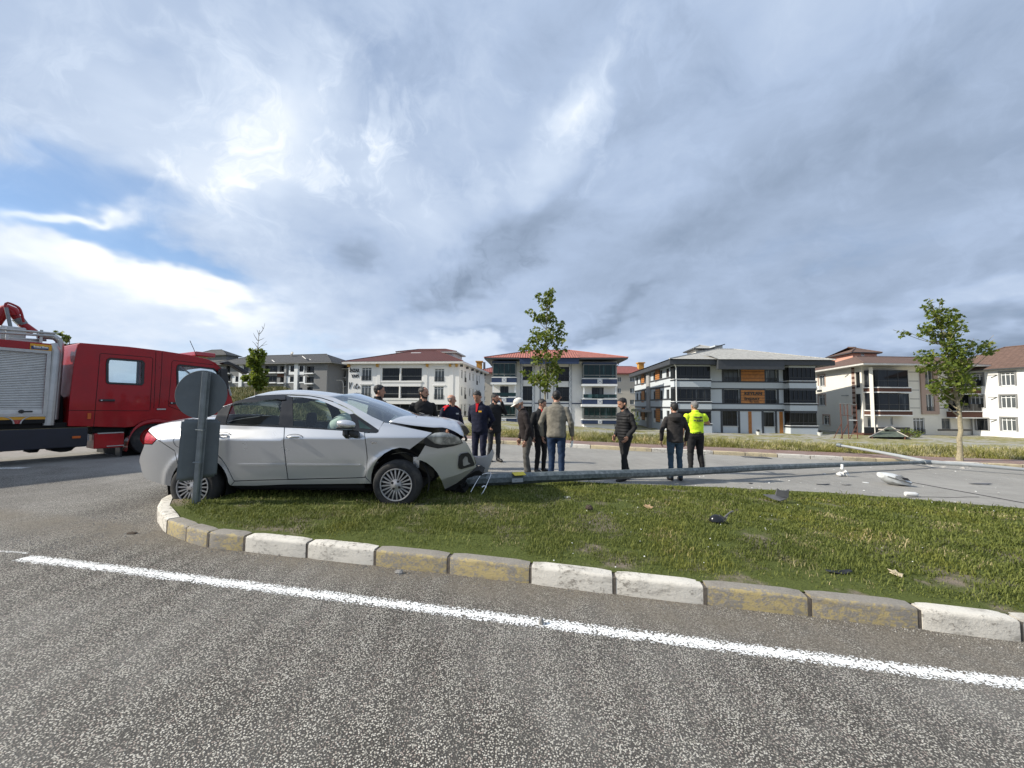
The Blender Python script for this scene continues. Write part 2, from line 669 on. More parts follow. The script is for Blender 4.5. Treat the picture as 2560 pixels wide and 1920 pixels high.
def yk(x):
    """far kerb: depth at a given x"""
    xs = [p.x for p in KERB_F]
    return float(np.interp(x, xs, [p.y for p in KERB_F]))


SW = 1.75          # width of the far footway


def zt(x, y):
    """open ground: the lot falls away to the right, a grassy bank climbs to the left"""
    b = yk(x) + SW if x > -4 else 19.0
    az = x / max(6.0, y)
    base = gz(x) + 0.10
    zr = float(np.interp(x, (-30, -15, -5, 5, 15, 30, 60), (-.2, -.5, -.7, -1.1, -1.95, -2.05, -2.1)))
    right = lerp(base, zr, sstep(1.0, 27, y - b))
    sl = float(np.interp(az, (-1.2, -0.62), (0.027, 0.040)))
    hill = lerp(gz(x) - 0.04, 1.35 + sl * min(y, 130), sstep(14.5, 36, y))
    k = sstep(0.46, 0.60, -az)
    if y < 8:
        k = 1.0 if x < 0 else 0.0
    z = lerp(right, hill, k)
    n = math.sin(x * .7 + 1.3) * math.sin(y * .53) * .05 + math.sin(x * 1.9) * math.cos(y * 1.3 + .4) * .03
    if y < 11 or (x > -6 and y < b - 0.2):
        return gz(x) - 0.07
    return z + n * sstep(0, 4, y - b) - 0.03 * (1 - sstep(0, 1, y - b))


def build_terrain():
    def axis(lo, hi, c0, c1, st, g):
        a = list(np.arange(c0, c1, st))
        s = st
        x = c1
        while x < hi:
            a.append(x)
            s *= g
            x += s
        a.append(hi)
        s = st
        x = c0
        pre = []
        while x > lo:
            s *= g
            x -= s
            pre.append(max(x, lo))
        return pre[::-1] + a
    xs = axis(-1500, 1500, -34, 36, 0.55, 1.13)
    ys = axis(-300, 2500, 8, 44, 0.55, 1.13)
    vs = [(x, y, zt(x, y)) for y in ys for x in xs]
    n = len(xs)
    fs, fm = [], []
    for j in range(len(ys) - 1):
        for i in range(n - 1):
            fs.append((j * n + i, j * n + i + 1, (j + 1) * n + i + 1, (j + 1) * n + i))
            x, y = xs[i], ys[j]
            fm.append(1 if x / max(6, y) < -0.5 else 0)
    o = mk('ground', vs, fs, None, smooth=True, mats=[M_LOT, M_HILL], fm=fm)
    tag(o, kind='structure')


build_terrain()


def sheet(name, m, xs, y0f, y1f, ny, off):
    vs, fs = [], []
    for x in xs:
        a, b = y0f(x), y1f(x)
        for j in range(ny + 1):
            vs.append((x, lerp(a, b, j / ny), gz(x) + off))
    n = ny + 1
    for i in range(len(xs) - 1):
        for j in range(ny):
            fs.append((i * n + j, (i + 1) * n + j, (i + 1) * n + j + 1, i * n + j + 1))
    return tag(mk(name, vs, fs, m, smooth=True), kind='structure')


# island outline (foot of the kerb), front edge from right to left, then round the nose
FRONT = [PG(x, y) for x, y in ((2560, 1606), (2303, 1574), (2028, 1543), (1765, 1514), (1536, 1487), (1325, 1460), (1119, 1435), (935, 1415), (764, 1396), (607, 1379), (515, 1369))]
JOINTS = list(FRONT)
NOSE = [PG(x, y) for x, y in ((461, 1353), (412, 1333), (388, 1301), (420, 1266), (446, 1251))]
d_ = (FRONT[0] - FRONT[3]).normalized()
FAR_E = [PG(x, y, .12) for x, y in ((2560, 1270), (2320, 1250), (2083, 1231), (1800, 1217), (1493, 1206))]
ext_f = [FRONT[0] + d_ * s for s in (14, 8, 4, 1.4, .7)]
d2 = (FAR_E[0] - FAR_E[2]).normalized()
ext_b = [FAR_E[0] + d2 * s for s in (9, 4, 2)]
BACK = [Vector((-4.9, 6.4, 0)), Vector((-4.5, 7.25, 0)), Vector((-3.4, 7.75, 0)), Vector((-1.5, 7.55, 0))]
OUT_F = smooth_line([JOINTS[-1]] + NOSE + BACK, 26, 2)
OUTLINE = ext_f + FRONT[:-1] + OUT_F + FAR_E[::-1] + ext_b[::-1]
for q in OUTLINE:
    q.z = 0

XS = list(np.arange(-60, -8, 2.0)) + list(np.arange(-8, 16, .5)) + list(np.arange(16, 62, 2.0))
# the near carriageway runs up to the middle of the island, the far one from there on
mid = lambda x: float(np.interp(x, (-60, -12, -5.2, 0, 8, 16, 62), (9.0, 6.6, 6.3, 5.2, 3.6, 2.0, -6)))
sheet('road', M_ROAD, XS, lambda x: -14.0 if x < 16 else -20, mid, 10, 0.0)
o_ = sheet('far_road', M_ROADF, XS, mid, lambda x: yk(x) + .05 if x > -3.7 else float(np.interp(x, (-60, -14, -3.7), (19, 19, 18.4))), 12, 0.0)


# ------------------------------------------------------------------ kerbs
def kerb_mat(name, paint, wear, bare_top=0.0):
    m, T, b, out = new_mat(name)
    geo = T.node('ShaderNodeTexCoord').outputs['Object']
    oi = T.node('ShaderNodeObjectInfo').outputs['Random']
    pos = T.vmath('ADD', geo, T.cxyz(T.math('MULTIPLY', oi, 37.0), 0.0, T.math('MULTIPLY', oi, 11.0)))
    conc = T.mix(T.noise(pos, 60, 5, 0.7), (0.150, 0.135, 0.115), (0.330, 0.305, 0.265))
    n = T.noise(T.vmath('MULTIPLY', pos, (1, 1, 1.6)), 24, 9, 0.75)
    nz = T.xyz(T.node('ShaderNodeNewGeometry').outputs['True Normal'])[2]
    n2 = T.noise(pos, 2.6, 4, 0.6)
    lv = T.math('ADD', T.math('MULTIPLY', n, 0.65), T.math('MULTIPLY', n2, 0.35))
    lv = T.math('ADD', lv, T.ss(nz, 0.75, 0.95, 0.0, bare_top))
    c = T.mix(T.ss(lv, wear - 0.05, wear + 0.04), T.mix(n2, paint, tuple(q * 0.82 for q in paint)), conc)
    grime = T.ss(T.noise(T.vmath('MULTIPLY', pos, (1, 1, 3)), 5, 6, 0.65), 0.48, 0.76, 0.0, 0.6)
    c = T.mix(grime, c, (0.13, 0.115, 0.095))
    T.put(b.inputs['Base Color'], c)
    b.inputs['Roughness'].default_value = 0.85
    bump(T, b, T.math('ADD', T.noise(pos, 70, 4, 0.7), T.math('MULTIPLY', n, 1.2)), 0.55, 0.008)
    return m


M_KW = kerb_mat('kerb_white_paint', (0.66, 0.625, 0.555), 0.575)
M_KY = kerb_mat('kerb_yellow_paint', (0.43, 0.345, 0.165), 0.50, 0.12)
M_KC = kerb_mat('kerb_cream_paint', (0.56, 0.47, 0.30), 0.56)
M_MORTAR = mat('kerb_joint_mortar', (0.10, 0.085, 0.07), 0.95, 0.3, 30)


def kerb_stone(parent, a, b, side, h, m, w=0.17, jit=0.0):
    """one cast stone from a to b with a rounded upper edge, its foot in the road"""
    a, b = Vector(a), Vector(b)
    ex = (b - a).normalized()
    L = (b - a).length
    fr = Fr(a, ex, side)
    g = 0.014
    prof = [(0.0, -0.10), (0.0, h * .80), (0.003, h * .88), (0.011, h * .955), (0.026, h), (w, h), (w, -0.10)]
    rows = []
    nst = 6
    for i in range(nst + 1):
        t = i / nst
        e = 0.010 if i in (0, nst) else 0.0
        x = lerp(g, L - g, t)
        rows.append([fr.p(x, y + (e if k < 4 else 0) + RNG.normal(0, .0015) * (k in (2, 3)), z - (e if k in (3, 4, 5) else 0) + RNG.normal(0, .0016) * (k in (3, 4))) for k, (y, z) in enumerate(prof)])
    mb = MB().loft(rows, True, True)
    dj = Vector((RNG.normal(0, jit), RNG.normal(0, jit), RNG.normal(0, jit * .7)))
    mb.v = [q + dj for q in mb.v]
    return mb.build('kerb_stone', m, parent, smooth=True, auto=50)


def run_kerb(name, pts, h, mats, inward, step=None, w=0.17, jit=0.003):
    root = bpy.data.objects.new(name, None)
    COL.objects.link(root)
    root.location = pts[0]
    tag(root, kind='structure')
    for i in range(len(pts) - 1):
        a, b = pts[i].copy(), pts[i + 1].copy()
        a.z, b.z = gz(a.x), gz(b.x)
        e = (b - a).normalized()
        s = Vector((-e.y, e.x, 0)).normalized()
        if s.dot(inward(a)) < 0:
            s = -s
        kerb_stone(root, a, b, s, h, mats(i), w, jit)
        # mortar showing in the joint
        fr = Fr(a, e, s)
        MB().box(-.013, .013, .012, w - .01, -.08, h - .02, fr).build('mortar_joint', M_MORTAR, root)
    return root


cen = Vector((2, 4.4, 0))
seq = ['W', 'W', 'Y', 'Y', 'W', 'W', 'Y', 'Y', 'W', 'W', 'Y', 'Y', 'W', 'W', 'Y', 'Y', 'Y', 'W', 'W', 'Y', 'Y', 'W', 'W', 'Y', 'Y', 'W', 'W', 'Y', 'Y', 'W', 'W']
nose_j = [JOINTS[-1]] + [PG(461, 1353), PG(412, 1333), PG(389, 1299), PG(402, 1272), PG(446, 1251)]
far_part = resample([nose_j[-1]] + BACK + FAR_E[::-1], 24)
KPTS = [ext_f[2], ext_f[2].lerp(ext_f[3], .27), ext_f[2].lerp(ext_f[3], .54), ext_f[2].lerp(ext_f[3], .8), ext_f[4]] + JOINTS + nose_j[1:]
# colours of the visible run, from the right edge of the picture to the nose
vis = ['W', 'Y', 'Y', 'W', 'W', 'Y', 'Y', 'W', 'W', 'Y', 'Y', 'Y', 'W', 'W', 'W', 'Y']
cols = ['Y', 'Y', 'W', 'W', 'W'] + vis + ['W'] * 8
run_kerb('island_kerb', KPTS, 0.150, lambda i: {'W': M_KW, 'Y': M_KY}[cols[i]], lambda a: cen - a, w=.115)
run_kerb('island_kerb', far_part, 0.085, lambda i: M_KW if (i // 2) % 2 else M_KC, lambda a: cen - a)

# far kerb with its footway
FK = resample([p for p in KERB_F], 48)
run_kerb('far_kerb', FK, 0.13, lambda i: (M_KC if (i // 2) % 2 else M_KW), lambda a: Vector((0, 1, 0)), w=.15)


def paver_mat():
    m, T, b, out = new_mat('red_interlocking_pavers')
    pos = ptn(T)
    br = T.node('ShaderNodeTexBrick')
    T.put(br.inputs['Vector'], pos)
    br.inputs['Scale'].default_value = 1.0
    br.inputs['Brick Width'].default_value = 0.22
    br.inputs['Row Height'].default_value = 0.11
    br.inputs['Mortar Size'].default_value = 0.006
    br.inputs['Color1'].default_value = (0.205, 0.120, 0.098, 1)
    br.inputs['Color2'].default_value = (0.275, 0.185, 0.155, 1)
    br.inputs['Mortar'].default_value = (0.085, 0.065, 0.055, 1)
    n = T.noise(pos, 2.0, 6, 0.65)
    c = T.mix(T.ss(n, 0.4, 0.8, 0.0, 0.65), br.outputs[0], (0.26, 0.225, 0.19))
    T.put(b.inputs['Base Color'], c)
    b.inputs['Roughness'].default_value = 0.9
    bump(T, b, T.math('SUBTRACT', T.noise(pos, 60), T.math('MULTIPLY', br.outputs[1], 1.5)), 0.5, 0.006)
    return m


xs_sw = list(np.linspace(-3.6, 38, 90))
sheet('far_footway', paver_mat(), xs_sw, lambda x: yk(x) + .135, lambda x: yk(x) + SW, 3, 0.122)


# ------------------------------------------------------------------ road markings
def paint_mat(name, wear):
    """thermoplastic line broken up by the coarse stones beneath it"""
    m, T, b, out = new_mat(name)
    tc = T.node('ShaderNodeTexCoord')
    pos = tc.outputs['Object']
    uv = T.node('ShaderNodeUVMap').outputs[0]
    v = T.xyz(uv)[1]
    edge = T.math('MINIMUM', v, T.math('SUBTRACT', 1.0, v))
    n = T.noise(pos, 70, 3, 0.6)
    n2 = T.noise(pos, 9, 4, 0.6)
    vor = T.node('ShaderNodeTexVoronoi')
    T.put(vor.inputs['Vector'], pos)
    vor.inputs['Scale'].default_value = 78
    keep = T.math('ADD', T.math('MULTIPLY', edge, 2.3), T.math('MULTIPLY', T.math('SUBTRACT', n, 0.5), 2.2))
    keep = T.math('ADD', keep, T.math('MULTIPLY', T.math('SUBTRACT', n2, 0.5), 0.9))
    keep = T.math('SUBTRACT', keep, T.ss(vor.outputs['Distance'], 0.42, 0.75, 0.0, 0.85))
    a = T.math('GREATER_THAN', keep, wear)
    T.put(b.inputs['Base Color'], T.mix(n2, (0.72, 0.72, 0.70), (0.90, 0.90, 0.885)))
    b.inputs['Roughness'].default_value = 0.6
    T.put(b.inputs['Alpha'], a)
    bump(T, b, vor.outputs['Distance'], -0.6, 0.005)
    return m


M_LINE = paint_mat('white_line_paint', 0.20)
M_LINE_W = paint_mat('worn_line_paint', 0.95)


def marking(name, a, b, w, m, nseg=30):
    e = (b - a).normalized()
    s = Vector((-e.y, e.x, 0)).normalized()
    vs, fs, uv = [], [], []
    for i in range(nseg + 1):
        p = a.lerp(b, i / nseg)
        for k in (0, 1):
            q = p + s * w * (k - .5)
            vs.append((q.x, q.y, gz(q.x) + .004))
            uv.append((i, k))
    for i in range(nseg):
        fs.append((2 * i, 2 * i + 2, 2 * i + 3, 2 * i + 1))
    o = mk(name, vs, fs, m)
    l = o.data.uv_layers.new(name='UVMap')
    for p in o.data.polygons:
        for li in p.loop_indices:
            l.data[li].uv = uv[o.data.loops[li].vertex_index]
    tag(o, kind='structure')


la, lb = PG(55, 1396), PG(2560, 1712)
marking('edge_line', la, lb + (lb - la).normalized() * 7, 0.150, M_LINE, 60)
marking('edge_line', PG(-200, 1364), PG(70, 1384), 0.13, M_LINE_W, 8)
marking('give_way_line', PG(-300, 1176), PG(66, 1170), 0.30, M_LINE, 8)


# ------------------------------------------------------------------ lawn on the island
def poly_surface(outline, step, zf):
    pts = [(p.x, p.y) for p in outline]
    n = len(pts)
    x0, x1 = min(p[0] for p in pts), max(p[0] for p in pts)
    y0, y1 = min(p[1] for p in pts), max(p[1] for p in pts)
    grid = [(x, y) for x in np.arange(x0, x1, step) for y in np.arange(y0, y1, step) if inside((x, y), pts)]
    r = delaunay_2d_cdt([Vector(p) for p in pts + grid], [], [list(range(n))], 1, 1e-5)
    return [(v.x, v.y, zf(v.x, v.y)) for v in r[0]], [tuple(f) for f in r[2]]


def inside(p, poly):
    x, y = p
    c = False
    j = len(poly) - 1
    for i in range(len(poly)):
        xi, yi = poly[i][0], poly[i][1]
        xj, yj = poly[j][0], poly[j][1]
        if (yi > y) != (yj > y) and x < (xj - xi) * (y - yi) / (yj - yi) + xi:
            c = not c
        j = i
    return c


def inset(poly, d):
    """shrink an outline (Vectors or tuples, 2D) by a distance along its normals"""
    pts = [Vector((p[0], p[1])) for p in poly]
    n = len(pts)
    ar = sum(pts[i].x * pts[(i + 1) % n].y - pts[(i + 1) % n].x * pts[i].y for i in range(n))
    s = 1 if ar > 0 else -1
    out = []
    for i in range(n):
        a, b, c = pts[i - 1], pts[i], pts[(i + 1) % n]
        e1, e2 = (b - a), (c - b)
        if e1.length < 1e-7 or e2.length < 1e-7:
            out.append(b.copy())
            continue
        e1.normalize()
        e2.normalize()
        n1, n2 = Vector((-e1.y, e1.x)) * s, Vector((-e2.y, e2.x)) * s
        q = n1 + n2
        if q.length < 1e-3:
            out.append(b + n1 * d)
        else:
            q.normalize()
            out.append(b + q * (d / max(.5, q.dot(n1))))
    return out


LAWN = [Vector((p.x, p.y, 0)) for p in inset(OUTLINE, 0.095)]
LAWN2 = [(p.x, p.y) for p in LAWN]


def edge_dist_np(P, poly):
    best = np.full(len(P), 1e9)
    q = np.array(poly)
    for i in range(len(q)):
        a, b = q[i], q[(i + 1) % len(q)]
        ab = b - a
        t = np.clip(((P - a) @ ab) / max(1e-9, ab @ ab), 0, 1)
        best = np.minimum(best, np.linalg.norm(P - (a + t[:, None] * ab), axis=1))
    return best


def inside_np(P, poly):
    c = np.zeros(len(P), bool)
    q = np.array(poly)
    j = len(q) - 1
    for i in range(len(q)):
        xi, yi = q[i]
        xj, yj = q[j]
        with np.errstate(divide='ignore', invalid='ignore'):
            hit = ((yi > P[:, 1]) != (yj > P[:, 1])) & (P[:, 0] < (xj - xi) * (P[:, 1] - yi) / (yj - yi) + xi)
        c ^= hit
        j = i
    return c


def lawn_z(x, y):
    return gz(x) + 0.130 + 0.05 * math.exp(-((y - (5.2 - .24 * x)) / 1.3) ** 2)


v_, f_ = poly_surface(LAWN, 0.22, lawn_z)
LAWN_O = tag(mk('lawn', v_, f_, M_SOIL, smooth=True), kind='structure')
gzv = np.vectorize(gz)


def vnoise(P, s, seed):
    """cheap smooth value noise on 2D points"""
    r = np.random.default_rng(seed).random((64, 64))
    q = P / s
    i = np.floor(q).astype(int)
    f = q - i
    f = f * f * (3 - 2 * f)
    a = r[i[:, 0] % 64, i[:, 1] % 64]
    b = r[(i[:, 0] + 1) % 64, i[:, 1] % 64]
    c = r[i[:, 0] % 64, (i[:, 1] + 1) % 64]
    d = r[(i[:, 0] + 1) % 64, (i[:, 1] + 1) % 64]
    return (a * (1 - f[:, 0]) + b * f[:, 0]) * (1 - f[:, 1]) + (c * (1 - f[:, 0]) + d * f[:, 0]) * f[:, 1]


def blades(name, base, hgt, wid, m, lean=0.5, kind='stuff'):
    """many bent grass blades in one mesh: five points and three faces each"""
    n = len(base)
    az = RNG.random(n) * 2 * np.pi
    d = np.stack([np.cos(az), np.sin(az), np.zeros(n)], 1)
    s = np.stack([-np.sin(az), np.cos(az), np.zeros(n)], 1)
    ln = (RNG.random(n) * lean + .08)[:, None] * hgt[:, None]
    up = np.array([0, 0, 1.0])
    w = wid[:, None]
    h = hgt[:, None]
    mid = base + d * ln * .35 + up * h * .58
    top = base + d * ln * 1.25 + up * h * (1 - .25 * (ln / h) ** 2)
    V = np.stack([base - s * w * .5, base + s * w * .5, mid + s * w * .42, mid - s * w * .42, top], 1).reshape(-1, 3)
    k = np.arange(n)[:, None] * 5
    F = np.concatenate([np.concatenate([k, k + 1, k + 2], 1), np.concatenate([k, k + 2, k + 3], 1), np.concatenate([k + 3, k + 2, k + 4], 1)], 0).astype(np.int32)
    me = bpy.data.meshes.new(name)
    me.vertices.add(len(V))
    me.vertices.foreach_set('co', V.astype(np.float32).ravel())
    nf = len(F)
    me.loops.add(nf * 3)
    me.loops.foreach_set('vertex_index', F.ravel())
    me.polygons.add(nf)
    me.polygons.foreach_set('loop_start', np.arange(0, nf * 3, 3, dtype=np.int32))
    me.polygons.foreach_set('loop_total', np.full(nf, 3, dtype=np.int32))
    me.materials.append(m)
    me.update()
    me.validate()
    o = bpy.data.objects.new(name, me)
    COL.objects.link(o)
    return tag(o, kind=kind)


M_GRASS = blade_mat('lawn_grass', (0.088, 0.112, 0.020), (0.205, 0.225, 0.055), (0.44, 0.37, 0.20), 0.20)
M_WEED = blade_mat('verge_weeds', (0.150, 0.160, 0.035), (0.32, 0.30, 0.09), (0.52, 0.46, 0.27), 0.46)
M_BANK = blade_mat('bank_grass', (0.055, 0.068, 0.020), (0.130, 0.130, 0.045), (0.25, 0.21, 0.11), 0.40)


def grow_lawn():
    pts = RNG.random((1500000, 2)) * np.array([19.5, 9.4]) + np.array([-5.5, -0.5])
    pts = pts[inside_np(pts, LAWN2)]
    dist = np.hypot(pts[:, 0], pts[:, 1])
    ang = np.abs(pts[:, 0]) / np.maximum(pts[:, 1], .1)
    ed = edge_dist_np(pts, LAWN2)
    bare = vnoise(pts, .55, 3) * .6 + vnoise(pts, .16, 4) * .4
    front = pts[:, 1] < (4.3 - .24 * pts[:, 0])
    keep = RNG.random(len(pts)) < np.clip(3.9 / np.maximum(dist, 2.2) ** 1.25, .16, .85)
    thin = np.clip((ed - .01) / .16, .22, 1) * np.clip((bare - .20) / .16, .10, 1)
    thin = np.where(front & (ed < .22), thin * np.clip(ed / .22, .15, 1), thin)
    thin = np.where(front & (ed < .55), thin * np.clip((vnoise(pts, .30, 9) - .25) / .3, .25, 1), thin)
    keep &= RNG.random(len(pts)) < thin
    keep &= (ang < 2.3) | (dist < 1)
    pts, dist, bare, ed = pts[keep], dist[keep], bare[keep], ed[keep]
    n = len(pts)
    cr = 0.05 * np.exp(-((pts[:, 1] - (5.2 - .24 * pts[:, 0])) / 1.3) ** 2)
    z = gzv(pts[:, 0]) + .128 + cr
    tall = vnoise(pts, .35, 5)
    h = (.017 + .024 * RNG.random(n)) * (.75 + .6 * tall) * np.where(RNG.random(n) < .05, 1.9, 1) * np.clip(.65 + ed, .6, 1)
    h *= np.where(dist > 6, 1.15, 1)
    w = (.0032 + .0022 * RNG.random(n)) * np.clip(dist / 3.2, 1, 3)
    o = blades('lawn_grass', np.stack([pts[:, 0], pts[:, 1], z], 1), h, w, M_GRASS, .95)
    return n


NL = grow_lawn()


def grow_verge():
    N = 150000
    x = RNG.random(N) * 38 - 3.8
    back = np.interp(x, [p.x for p in KERB_F], [p.y for p in KERB_F]) + SW
    t = RNG.random(N) ** 1.6 * 10.0
    y = back + t - .08
    P = np.stack([x, y], 1)
    cl = vnoise(P, 1.1, 11) * .55 + vnoise(P, .35, 12) * .45
    lush = (t < 3.4)
    keep = np.where(lush, cl > .30, cl > .66)
    keep &= RNG.random(N) < np.where(lush, 1.0, .42)
    keep &= np.abs(x) / y < 1.7
    x, y, t, cl = x[keep], y[keep], t[keep], cl[keep]
    z = np.array([zt(a, b) for a, b in zip(x, y)]) - .01
    n = len(x)
    h = (.10 + .26 * RNG.random(n) ** 1.5) * (.5 + cl) * np.where(t > 3.4, .65, 1) * np.clip(.5 + t * .8, .5, 1)
    w = .011 + .012 * RNG.random(n)
    blades('verge_weeds', np.stack([x, y, z], 1), h, w, M_WEED, .9)
    # grassy bank to the left, seen past the truck and above the car
    N = 42000
    y = RNG.random(N) ** 1.3 * 46 + 20
    az = -.48 - RNG.random(N) * .85
    x = az * y
    P = np.stack([x, y], 1)
    cl = vnoise(P, 2.2, 21) * .6 + vnoise(P, .6, 22) * .4
    k = cl > .38
    x, y, cl = x[k], y[k], cl[k]
    z = np.array([zt(a, b) for a, b in zip(x, y)]) - .02
    n = len(x)
    h = (.12 + .30 * RNG.random(n) ** 1.4) * (.5 + cl)
    blades('bank_grass', np.stack([x, y, z], 1), h, .03 + .03 * RNG.random(n), M_BANK, .8)


grow_verge()
# ================================================================== apartment blocks
def stucco(name, col, var=.05, dirt=.25):
    m, T, b, out = new_mat(name)
    pos = ptn(T)
    n = T.noise(pos, .6, 6, .6)
    c = T.mix(n, tuple(q * (1 - var) for q in col), tuple(min(1, q * (1 + var)) for q in col))
    # rain streaks: long vertical stains
    st = T.noise(T.vmath('MULTIPLY', pos, (2.2, 2.2, .16)), 1.0, 5, .7)
    c = T.mix(T.ss(st, .54, .80, 0, dirt), c, tuple(q * .62 for q in col))
    T.put(b.inputs['Base Color'], c)
    b.inputs['Roughness'].default_value = .9
    b.inputs['Specular IOR Level'].default_value = .2
    bump(T, b, T.noise(pos, 30, 3, .7), .25, .01)
    return m


def tile_mat(name, col, step=.33, row=.40):
    """roof covering: courses and rolls of tiles too far away to tell apart"""
    m, T, b, out = new_mat(name)
    uv = T.node('ShaderNodeUVMap').outputs[0]
    s = T.xyz(uv)
    roll = T.math('SINE', T.math('MULTIPLY', s[0], 2 * math.pi / step))
    crs = T.math('FRACT', T.math('DIVIDE', s[1], row))
    n = T.noise(T.vmath('MULTIPLY', uv, (1 / step, 1 / row, 1)), .9, 3, .7)
    n2 = T.noise(ptn(T), .35, 5, .6)
    c = T.mix(T.ss(n, .3, .7), tuple(q * .74 for q in col), tuple(min(1, q * 1.18) for q in col))
    c = T.mix(T.ss(n2, .5, .8, 0, .35), c, tuple(q * .6 for q in col))
    T.put(b.inputs['Base Color'], c)
    b.inputs['Roughness'].default_value = .8
    h = T.math('ADD', T.math('MULTIPLY', roll, .5), T.math('MULTIPLY', crs, .6))
    bump(T, b, h, .9, .07)
    return m


def pane_mat(name, col, rough=.04):
    """window glass with a dim room behind it"""
    m, T, b, out = new_mat(name)
    pos = ptn(T)
    r = T.node('ShaderNodeObjectInfo').outputs['Random']
    n = T.noise(T.vmath('MULTIPLY', pos, (3.0, 3.0, .25)), 1.0, 2, .5)
    k = T.math('MULTIPLY', T.ss(n, .52, .66), T.ss(r, .35, .9))
    c = T.mix(k, col, tuple(min(1, q * 3.2 + .03) for q in col))
    T.put(b.inputs['Base Color'], c)
    b.inputs['Roughness'].default_value = rough
    b.inputs['Specular IOR Level'].default_value = .26
    return m


M_WWHITE = stucco('white_render', (.76, .75, .73))
M_WCREAM = stucco('cream_render', (.74, .71, .64))
M_WBEIGE = stucco('beige_render', (.50, .46, .40))
M_WGREY = stucco('pale_grey_render', (.50, .54, .57))
M_WDGREY = stucco('mid_grey_render', (.21, .21, .21))
M_WMGREY = stucco('stone_grey_render', (.33, .33, .33))
M_DKGREY = mat('charcoal_fascia', (.045, .050, .058), .6, .15, 2)
M_NAVY = mat('navy_cladding', (.018, .035, .085), .5, .15, 2)
M_ORANGE = mat('orange_wood_cladding', (.42, .17, .045), .6, .18, 3, bmp=.2, bscale=20)
M_BROWN = stucco('brown_brick_band', (.115, .060, .045))
M_PINK = stucco('salmon_render', (.62, .33, .25))
M_PINKF = stucco('taupe_window_surround', (.42, .31, .26))
M_TRIM = mat('white_upvc', (.74, .75, .75), .4, .05, 3)
M_TRIMG = mat('grey_aluminium', (.20, .20, .19), .45, .1, 3)
M_TRIMB = mat('black_aluminium', (.020, .021, .023), .4, .2, 3)
M_PANE = pane_mat('dark_window_glass', (.013, .015, .017))
M_PANEG = pane_mat('green_tinted_glass', (.010, .028, .030))
M_PANEL = pane_mat('curtained_window_glass', (.085, .095, .10))
M_RDK = tile_mat('dark_red_shingle_roof', (.085, .022, .020), .5, .25)
M_RRED = tile_mat('red_clay_tile_roof', (.37, .13, .098), .36, .42)
M_RMAR = tile_mat('maroon_sheet_roof', (.24, .075, .065), .5, .5)
M_RGREY = tile_mat('pale_grey_tile_roof', (.40, .39, .36), .36, .42)
M_RBRN = tile_mat('brown_shingle_roof', (.135, .082, .062), .5, .25)
M_RSLT = tile_mat('slate_grey_roof', (.050, .052, .055), .5, .25)
M_YEL = stucco('ochre_chimney', (.48, .27, .07))
M_GUT = mat('pale_gutter', (.62, .60, .56), .5, .1, 3)


def Z(ox, oy, s):
    return lambda x, y: (ox + x * s, oy + y * s)


ZB1, ZB2 = Z(840, 860, .1085), Z(1020, 860, .1085)
ZD3, ZD4 = Z(1210, 860, .1266), Z(1370, 860, .1266)
ZE5, ZE6 = Z(1570, 840, .1568), Z(1800, 840, .1567)
ZF7, ZF8 = Z(2030, 850, .1567), Z(2280, 850, .1567)
ZA = Z(500, 800, .1718)


def rect(fr, z, x0, y0, x1, y1, y=0.0):
    """picture rectangle -> (u0, u1, v0, v1) on a facade plane"""
    xm, ym = (x0 + x1) / 2, (y0 + y1) / 2
    a = fr.pix(*z(x0, ym), y)
    b = fr.pix(*z(x1, ym), y)
    c = fr.pix(*z(xm, y0), y)
    d = fr.pix(*z(xm, y1), y)
    return a[0], b[0], d[1], c[1]


def facade(px0, d0, px1, d1, zb):
    a = PY(px0, 1010, d0)
    b = PY(px1, 1010, d1)
    a.z = b.z = zb
    return Fr(a, b - a), (b - a).length


def wall(parent, fr, x0, x1, z0, z1, holes, m, t=.25, y=0.0, name='wall'):
    """a wall slab with real openings: front, reveals and back"""
    hs = [(max(x0, a), min(x1, b), max(z0, c), min(z1, d)) for a, b, c, d in holes if b > x0 and a < x1 and d > z0 and c < z1]
    xs = sorted({x0, x1, *[h[0] for h in hs], *[h[1] for h in hs]})
    zs = sorted({z0, z1, *[h[2] for h in hs], *[h[3] for h in hs]})
    mb = MB()

    def solid(i, j):
        if i < 0 or j < 0 or i >= len(xs) - 1 or j >= len(zs) - 1:
            return False
        cx, cz = (xs[i] + xs[i + 1]) / 2, (zs[j] + zs[j + 1]) / 2
        return not any(h[0] < cx < h[1] and h[2] < cz < h[3] for h in hs)
    for i in range(len(xs) - 1):
        for j in range(len(zs) - 1):
            if not solid(i, j):
                continue
            a, b, c, d = xs[i], xs[i + 1], zs[j], zs[j + 1]
            mb.add([fr.p(a, y, c), fr.p(b, y, c), fr.p(b, y, d), fr.p(a, y, d)], [(0, 1, 2, 3)])
            mb.add([fr.p(a, y + t, c), fr.p(b, y + t, c), fr.p(b, y + t, d), fr.p(a, y + t, d)], [(3, 2, 1, 0)])
            for (di, dj, e) in ((-1, 0, ((a, c), (a, d))), (1, 0, ((b, d), (b, c))), (0, -1, ((b, c), (a, c))), (0, 1, ((a, d), (b, d)))):
                if not solid(i + di, j + dj):
                    (p, q), (r, s) = e
                    mb.add([fr.p(p, y, q), fr.p(r, y, s), fr.p(r, y + t, s), fr.p(p, y + t, q)], [(0, 1, 2, 3)])
    return mb.build(name, m, parent)


